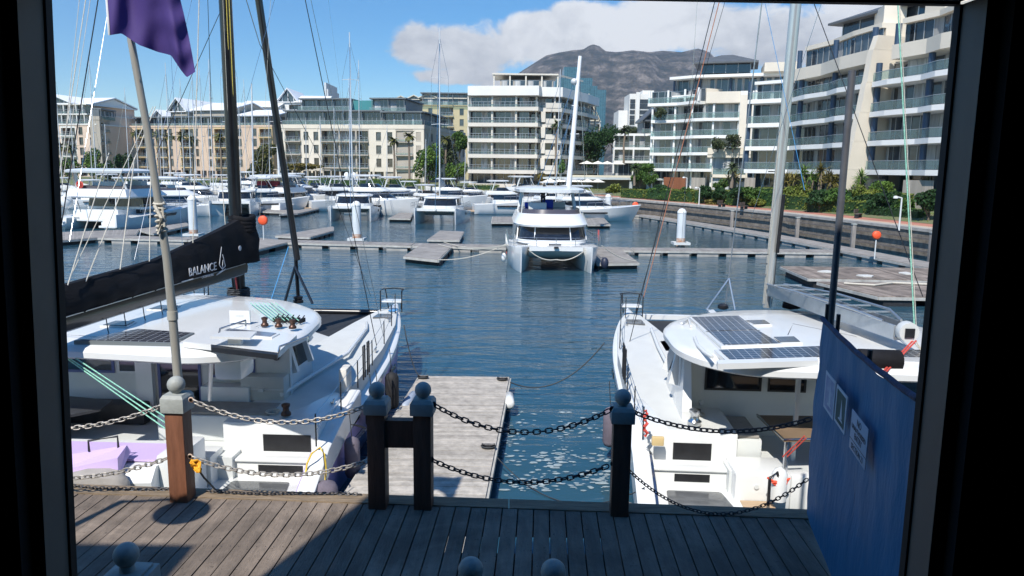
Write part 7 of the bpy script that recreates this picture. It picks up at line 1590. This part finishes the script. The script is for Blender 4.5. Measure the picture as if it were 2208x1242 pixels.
tag(g.build('rope_bundle', mat('marigold_rope', (.80,.38,.02), .8, ns=30, na=.2)), 'bright orange rope bundle tied at the sunlit post', 'rope')
g = MB(); g.tube([PY(428,1012,b1.y-.1), PY(440,1030,b1.y+.1), PY(466,1058,b1.y+.2)], .012, 5); tag(g.build('mooring_line', ropek), 'dark line running from the orange rope down over the rim', 'rope')
# shackles
for i,(px,py,Yy) in enumerate([(412,862,b1.y),(410,984,b1.y),(797,868,b2.y),(935,872,b3.y),(930,990,b3.y),(1320,882,b4.y),(1322,1000,b4.y)]):
    c = PY(px,py,Yy-.06); g = MB((c.x,c.y,c.z)); g.lathe([(.022,-.008),(.034,0),(.022,.008),(.014,0),(.022,-.008)], c, 12, 'y'); o = g.build('ring_bolt', rust if i < 3 else chaink, None, smooth=60); o.location = c
    tag(o, ['rusty upper ring bolt on the sunlit post','rusty lower ring bolt on the sunlit post','rusty ring bolt on the half sunlit post','upper ring bolt on the right cross beam post','lower ring bolt on the right cross beam post','upper ring bolt on the lone dark post','lower ring bolt on the lone dark post'][i], 'ring bolt')
# flag pole and flag
fa, fb = PY(397,1062,b1.y+.16), PY(262,-60,b1.y+.1)
FPT = [fa]+[PY(x,y,b1.y+.16-.06*(1062-y)/1100) for x,y in ((391,930),(385,830),(372,680),(360,560),(345,460),(316,270),(283,90),(262,-60))]
fp = thing('flag_pole', 'leaning beige grey flag pole rising behind the sunlit post', 'flag pole', fa)
g = MB(fa); m_ = fa.lerp(fb,.5); g.tube(FPT, .057, 14, .036); g.build('pole', mat('pole_paint', (.36,.35,.31), .45, .2, ns=3, na=.15, stretch=(5,5,.7)), fp, smooth=50)
g = MB(fa); k = PY(346,465,b1.y+.12)
for j in range(7): 
    z = -.16+.05*j; ax = (fb-fa).normalized(); c = k+ax*z; g.tube([c+Vector((.052*math.cos(a),.052*math.sin(a),.012*math.sin(a+j))) for a in [i*PI/5 for i in range(11)]], .016, 5)
g.tube([k+Vector((-.03,-.06,.12)), k+Vector((.05,-.09,-.02)), k+Vector((.0,-.07,-.2))], .022, 5); g.tube([k+Vector((.05,-.05,.1)), k+Vector((.07,-.07,-.12))], .012, 5)
g.build('rope_lashing', ropew, fp)
g = MB(fa); g.tube([FPT[3]+Vector((0,0,-.05)), FPT[3]+Vector((0,0,.05))], .060, 14); g.build('pole_collar', mat('pole_paint2', (.42,.41,.36), .5, ns=3, na=.1), fp, smooth=50)
def poly_at(pl, u):
    L = [math.dist(a,b) for a,b in zip(pl,pl[1:])]; s = u*sum(L)
    for (a,b),l in zip(zip(pl,pl[1:]),L):
        if s <= l: return (a[0]+(b[0]-a[0])*s/l, a[1]+(b[1]-a[1])*s/l)
        s -= l
    return pl[-1]
NU, NV = 46, 40; vs = []; bot = [(236,76),(262,72),(300,97),(340,112),(368,119),(388,150),(401,167),(419,155)]; top = [(222,-110),(255,-112),(300,-118),(358,-110)]
for j in range(NV+1):
    v = j/NV
    for i in range(NU+1):
        u = i/NU; a = poly_at(top,u); b = poly_at(bot,u); lx = 222+14*v; rx_ = [358,380,402,419]
        px = a[0]+(b[0]-a[0])*v; py = a[1]+(b[1]-a[1])*v
        if u > .5: px += 14*math.sin(v*PI*.9)*(u-.5)*.9
        dep = .10*math.sin(u*7.5-v*2.2)*(.3+v*.7)+.05*math.sin(u*17+v*5)*v+.018*math.sin(v*26+u*9)*max(0,u-.45)*2
        vs.append(PY(px,py,b1.y-.12+dep))
g = MB(vs[0]); g.add(vs, [(j*(NU+1)+i, j*(NU+1)+i+1, (j+1)*(NU+1)+i+1, (j+1)*(NU+1)+i) for j in range(NV) for i in range(NU)])
fl = thing('flag', 'purple flag hanging limp from the leaning pole', 'flag', vs[0])
mF = mat('purple_cloth', (.085,.055,.22), .75, ns=60, na=.06, spec=.3)
tn = mF.node_tree; bb = tn.nodes['Principled BSDF']; trn = N(tn,'ShaderNodeBsdfTranslucent'); trn.inputs[0].default_value = (.08,.05,.22,1); mx = N(tn,'ShaderNodeMixShader'); mx.inputs[0].default_value = .3; tn.links.new(bb.outputs[0],mx.inputs[1]); tn.links.new(trn.outputs[0],mx.inputs[2]); tn.links.new(mx.outputs[0],tn.nodes['Material Output'].inputs[0])
o = g.build('cloth', mF, fl, smooth=80)
g = MB(vs[0]); g.tube([vs[j*(NU+1)]+Vector((0,-.004,0)) for j in range(NV+1)], .011, 5); g.build('hoist_tape', mat('white_tape', (.75,.75,.75), .7), fl)
# blue screen on the right
T0 = Vector((3.44,8.04,0)); T1 = Vector((2.78,4.86,0)); td_ = (T1-T0).normalized(); tn_ = td_.cross(Vector((0,0,1)))
if tn_.x > 0: tn_ = -tn_
def onwall(px, py, off=0.):
    a_, b_ = UN(px,py); ray = Vector((a_, CP+b_*SP, -SP+b_*CP)); C0 = Vector((0,0,HC)); o_ = T0+tn_*off; t_ = (o_-C0).dot(tn_)/ray.dot(tn_); h_ = C0+ray*t_; return h_
ts = thing('privacy_screen', 'tall blue fabric screen on dark poles carrying two pictures and a sign', 'screen', T0+Vector((0,0,ZD)))
ztop0, ztop1 = onwall(1776,690).z, onwall(1985,868).z
LT = (T1-T0).length; nu, nv = 60, 24; vs = []
for i in range(nu+1):
    u = i/nu; zt = ztop0+(ztop1-ztop0)*u-.006*abs(math.sin(u*PI*5))-.05*math.sin(u*PI)
    for j in range(nv+1):
        v = j/nv; z = ZD+.02+(zt-ZD-.02)*v; off = .018*math.sin(u*9+v*1.1)*(.3+.7*(1-abs(2*v-1)))+.007*math.sin(u*41+v*3)*v+.015*math.sin(v*5+u*3)+.006*math.sin(v*23+u*14)
        ed = .02*math.sin(v*19)+.012*math.sin(v*43) if i in (0,nu) else 0
        vs.append(T0+td_*(u*LT+ed)+tn_*off+Vector((0,0,z)))
g = MB(T0+Vector((0,0,ZD))); g.add(vs, [(i*(nv+1)+j,(i+1)*(nv+1)+j,(i+1)*(nv+1)+j+1,i*(nv+1)+j+1) for i in range(nu) for j in range(nv)])
mT = mat('blue_tarp', (.045,.165,.30), .6, ns=1.1, na=.2, spec=.3, bump=1.0, bs=5, stretch=(1,1,.35))
tn2 = mT.node_tree; bb = tn2.nodes['Principled BSDF']; trn = N(tn2,'ShaderNodeBsdfTranslucent'); trn.inputs[0].default_value = (.01,.15,.36,1); mx = N(tn2,'ShaderNodeMixShader'); mx.inputs[0].default_value = .22; tn2.links.new(bb.outputs[0],mx.inputs[1]); tn2.links.new(trn.outputs[0],mx.inputs[2]); tn2.links.new(mx.outputs[0],tn2.nodes['Material Output'].inputs[0])
o = g.build('fabric', mT, ts, smooth=80)
g = MB(T0+Vector((0,0,ZD))); g.tube([T0+td_*(u*LT/16)+Vector((0,0,ztop0+(ztop1-ztop0)*u/16+.005-.04*math.sin(u/16*PI)-.004*math.sin(u*1.9))) for u in range(17)], .026, 7); g.build('top_hem', mat('hem_dark', (.012,.03,.08), .8, ns=8, na=.4, bump=.6, bs=10), ts, smooth=60)
g = MB(T0+Vector((0,0,ZD)))
for u, dz in ((-.01,.16),(.16,.14),(.55,.04),(1.0,.06)): p = T0+td_*(u*LT)-tn_*.05; g.tube([(p.x,p.y,ZD),(p.x,p.y,ztop0+(ztop1-ztop0)*max(0,u)+dz)], .022, 8)
g.each('screen_post', mat('dark_steel', (.03,.033,.04), .5, .4), ts)
pp = onwall(1790,700,-.12); gpole = thing('pipe', 'tall thin grey steel pipe standing behind the blue screen', 'pipe', (pp.x,pp.y,ZD)); tp_ = PY(1838,152,pp.y); g = MB((pp.x,pp.y,ZD)); a_ = PY(1791,690,pp.y); b_ = a_+(a_-tp_)*.55; b_.z = max(b_.z, ZD); g.tube([b_, a_, tp_], .038, 12); g.build('tube', mat('grey_pipe', (.115,.12,.135), .45, .3, ns=4, na=.2), gpole, smooth=50)
def panel(pxs, name, label, cat, m, th=.006, off=.075):
    q = [onwall(x,y,off) for x,y in pxs]; us = [(p-T0).dot(td_) for p in q]; zs_ = [p.z for p in q]
    u0, u1 = (us[0]+us[3])/2, (us[1]+us[2])/2; z0, z1 = (zs_[2]+zs_[3])/2, (zs_[0]+zs_[1])/2
    o0 = T0+td_*u0+tn_*off+Vector((0,0,z0)); t = thing(name, label, cat, o0, math.atan2(td_.y,td_.x)); return t, u1-u0, z1-z0
def pic(pxs, label, cols, rnd_):
    t, w, h = panel(pxs, 'picture', label, 'picture', None); g = MB(); g.box(0,w,-.006,0,0,h); g.build('board', mat('paper_white', (.46,.50,.56), .8, spec=.1), t)
    m = mat('photo_print_%d' % rnd_, cols[0], .8, spec=.1, ns=7, na=.3, col2=cols[1]); g = MB(); g.box(w*.10,w*.90,-.008,-.0061,h*.08,h*.92); g.build('print', m, t)
    g = MB(); g.add([(w*.5,-.0095,h*.25),(w*.58,-.0095,h*.8),(w*.7,-.0095,h*.28)], [(0,1,2)]); g.add([(w*.35,-.0095,h*.2),(w*.8,-.0095,h*.2),(w*.7,-.0095,h*.26),(w*.42,-.0095,h*.26)], [(0,1,2,3)]); g.build('print_detail', MATS['paper_white'], t)
pic([(1783,799),(1803,823),(1798,903),(1776,880)], 'left picture of a white shape on violet, on the blue screen', ((.20,.22,.36),(.38,.42,.52)), 1)
pic([(1806,826),(1828,857),(1823,935),(1800,911)], 'right white bordered dark green picture on the blue screen', ((.045,.08,.08),(.10,.14,.13)), 2)
t, w, h = panel([(1839,884),(1874,923),(1867,1008),(1831,970)], 'warning_sign', 'pale sign with lettering, rightmost board on the blue screen', 'sign', None)
g = MB(); g.prism([(0,0)]*0 or [(0,0)], 0, 0) if False else g.box(0,w,-.006,0,0,h); g.build('board', mat('sign_white', (.34,.40,.50), .7, spec=.15), t, bevel=.002)
ink = mat('sign_ink', (.015,.02,.04), .6)
for s, z, sz in (('NO',.82,.085),('UNAUTHORISED',.62,.058),('ENTRY',.44,.075),('SECTION 21',.13,.07)):
    me = text_mesh(s, sz*h/.33, .001); me.materials.append(ink); xs = [v.co.x for v in me.vertices]; ww = max(xs)-min(xs); k = min(1, w*.9/ww); o = link('lettering', me, t); o.location = (w/2,-.0075,h*z); o.rotation_euler = (PI/2,0,0); o.scale = (k,1,1)
g = MB(); g.box(0,w,-.0072,-.006,h*.27,h*.29); g.build('rule', ink, t)
# ---------------------------------------------------------------- near jetty fittings, foam
def cleat(p, label, rz=0):
    t = thing('cleat', label, 'cleat', p, rz, 'iron cleats on the near jetty'); g = MB(); g.tube([(-.16,0,.10),(-.08,0,.08),(.08,0,.08),(.16,0,.10)], .022, 6); g.box(-.05,.05,-.03,.03,0,.08); g.build('horn', chaink, t)
    g = MB(); 
    for k in range(3): g.tube([(.13*math.cos(a)*(1+.15*k),.09*math.sin(a)*(1+.15*k)-.02,.02+.02*k) for a in [i*PI/6 for i in range(13)]], .016, 5)
    g.build('rope_coil', ropek, t)
cleat(P(1083,820,.5), 'roped iron cleat at the far right corner of the near jetty'); cleat(P(1053,966,.5), 'roped iron cleat half way down the right edge of the near jetty'); cleat(P(912,816,.5), 'roped iron cleat at the far left corner of the near jetty')
def jfender(p0, p1, r, label, m):
    g = MB(p0); L = (Vector(p1)-Vector(p0)).length; g.tube([p0, Vector(p0).lerp(p1,.06), Vector(p0).lerp(p1,.94), p1], lambda u: r*(.55 if u in (0,1) else 1), 14); o = g.build('fender', m, None, smooth=60); o.location = p0; tag(o, label, 'fender', 'tube fenders lashed to the near jetty')
a_ = P(1098,853,.42); jfender(a_, a_+Vector((.02,-.85,-.02)), .14, 'white tube fender on the right edge of the near jetty', gel)
a_ = P(893,850,.45); jfender(a_, a_+Vector((-.12,-1.25,-.02)), .13, 'blue grey tube fender on the left edge of the near jetty', mat('fender_bluegrey', (.33,.38,.46), .5))
g = MB(); g.tube(sag(P(1100,824,.5), LL.M @ Vector((0,0,0)) if False else (2.9,22.5,1.7), .65, 16), .02, 5); tag(g.build('mooring_line', ropek), 'dark line sagging from the near jetty to the navy catamaran bow', 'rope')
g = MB(); g.tube(sag(P(912,812,.55), LL.M @ Vector((4.2,3.2,1.9)), .5, 14), .018, 5); tag(g.build('mooring_line', ropek), 'dark line from the near jetty to the lilac catamaran bow', 'rope')
g = MB(); g.tube(sag(P(1060,972,.5), Vector((2.55,13.2,1.1)), .75, 16), .012, 5); tag(g.build('mooring_line', ropek), 'thin line crossing the open water from the jetty cleat', 'rope')
g = MB(); rnd = random.Random(12); g.add([],[])
for i in range(620):
    px = rnd.uniform(1075,1312); py = 885+175*rnd.random()**.8
    if rnd.random() > .35+.65*(math.sin(py*.11)+math.sin(px*.05+py*.03))*.5+.2: continue
    c = P(px,py,.012); s = rnd.uniform(.015,.065)*(1.9 if rnd.random() < .15 else 1); n = 9
    if c.x < -.2: continue
    g.add([(c.x+math.cos(k/n*2*PI)*s*rnd.uniform(.7,2.0), c.y+math.sin(k/n*2*PI)*s*rnd.uniform(.4,.9), .014+rnd.uniform(0,.004)) for k in range(n)], [tuple(range(n))])
tag(struct('foam', g, mat('foam', (.42,.50,.52), .7, ns=9, na=.3, alpha=.6), kind='stuff'), 'white foam flecks on the water right of the jetty', None, kind='stuff')
# ---------------------------------------------------------------- the harbour building the photograph is taken from, its window, the street lamp
own = thing('harbour_building', 'dark harbourside building whose window frames the view', 'building', (0,0,ZD))
wallm = mat('dark_interior', (.006,.007,.010), .9); ext = mat('outer_wall', (.30,.28,.26), .8, ns=1, na=.15)  # room walls near black: the unlit dark is put into their colour
K = [PY(x,y,1.0) for x,y in ((97,-26),(2071,9),(1944,1292),(157,1292))]
g = MB((0,0,ZD)); XL, XR, ZT, ZB = -4.52, 14, 15.6, ZD
yi, yo = .925, .965
def fr(pts, y0, y1, mbb):
    inner = pts; outer = [(XL,ZT),(XR,ZT),(XR,ZB),(XL,ZB)]
    for i in range(4):
        j = (i+1)%4; a, b, c, d = outer[i], outer[j], inner[j], inner[i]
        mbb.add([(a[0],y0,a[1]),(b[0],y0,b[1]),(c[0],y0,c[1]),(d[0],y0,d[1]),(a[0],y1,a[1]),(b[0],y1,b[1]),(c[0],y1,c[1]),(d[0],y1,d[1])], [(0,1,2,3),(7,6,5,4),(0,4,5,1),(1,5,6,2),(2,6,7,3),(3,7,4,0)])
hole = [(K[0].x-.022,K[0].z+.02),(K[1].x+.022,K[1].z+.02),(K[2].x+.022,K[2].z-.02),(K[3].x-.022,K[3].z-.02)]
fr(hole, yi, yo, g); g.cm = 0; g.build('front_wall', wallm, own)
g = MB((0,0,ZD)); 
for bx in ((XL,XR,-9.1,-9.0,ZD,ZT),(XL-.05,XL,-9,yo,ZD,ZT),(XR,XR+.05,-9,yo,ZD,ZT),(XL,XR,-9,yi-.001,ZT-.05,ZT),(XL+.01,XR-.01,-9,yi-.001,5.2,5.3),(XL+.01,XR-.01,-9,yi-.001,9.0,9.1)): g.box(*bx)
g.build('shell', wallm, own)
g = MB((0,0,ZD)); g.box(-14,-5.66,-9,.95,ZD,11.05); g.build('shade_wing', ext, own)  # unseen wing, added and sized for the shade it throws on the deck
wf = thing('window_frame', 'dark grey metal window frame around the whole view', 'window frame', (0,1.0,HC))
fm = mat('frame_metal', (.14,.132,.118), .5, .1, ns=5, na=.15); fe = mat('frame_seal', (.008,.008,.009), .7)
def bar3(a, b, w0, w1, y0, y1, m, nm):
    """frame member along a->b whose inner edge is the line ab; grows outward by w0..w1"""
    d = (b-a).normalized(); n_ = d.cross(Vector((0,1,0))).normalized(); c = (K[0]+K[1]+K[2]+K[3])/4
    if (c-a).dot(n_) > 0: n_ = -n_
    g = MB((0,1.0,HC)); vs = []
    for y in (y0,y1):
        for p, k in ((a,w0),(b,w0),(b,w1),(a,w1)): q = p+n_*k; vs.append((q.x,y,q.z))
    g.add(vs, [(0,1,2,3),(7,6,5,4),(0,4,5,1),(1,5,6,2),(2,6,7,3),(3,7,4,0)]); g.build(nm, m, wf)
for i,(a,b,wd) in enumerate(((K[3],K[0],.034),(K[0],K[1],.03),(K[1],K[2],.034),(K[2],K[3],.03))):
    bar3(a,b,.003,wd,.948,.999,fm,'frame_member'); bar3(a,b,.0,.0105,1.0,1.014,fe,'seal')
g = MB()
lampo = thing('street_lamp', 'lamp with a round shade standing just left of the window, casting its round shadow', 'street lamp', (-5.5,5.6,ZD))
S = P(392,1104,ZD); L0 = S+SUNV*(3.6/SUNV.z); lampo.location = (L0.x-.9,L0.y,ZD); hh = L0.z-ZD
MB().lathe([(.055,0),(.05,hh+.3)]).build('pole', black, lampo); MB().tube([(0,0,hh+.3),(.5,0,hh+.4),(.9,0,hh+.12)], .03, 6).build('arm', black, lampo); MB().lathe([(.31,0),(.24,.08),(.1,.14)], (.9,0,hh), 20).build('lamp_shade', greymet, lampo)
# ---------------------------------------------------------------- air
hz = MB(); hz.box(-4200,4200,-60,5600,-4,1400)
hm_ = bpy.data.materials.new('air'); hm_.use_nodes = True; hn = hm_.node_tree; hn.nodes.clear()
ho = N(hn,'ShaderNodeOutputMaterial'); hv = N(hn,'ShaderNodeVolumePrincipled'); hv.inputs['Density'].default_value = .00010; hv.inputs['Color'].default_value = (.80,.88,1.0,1); hv.inputs['Anisotropy'].default_value = .3
hn.links.new(hv.outputs[0], ho.inputs['Volume']); o = hz.build('haze', hm_); o['kind'] = 'stuff'
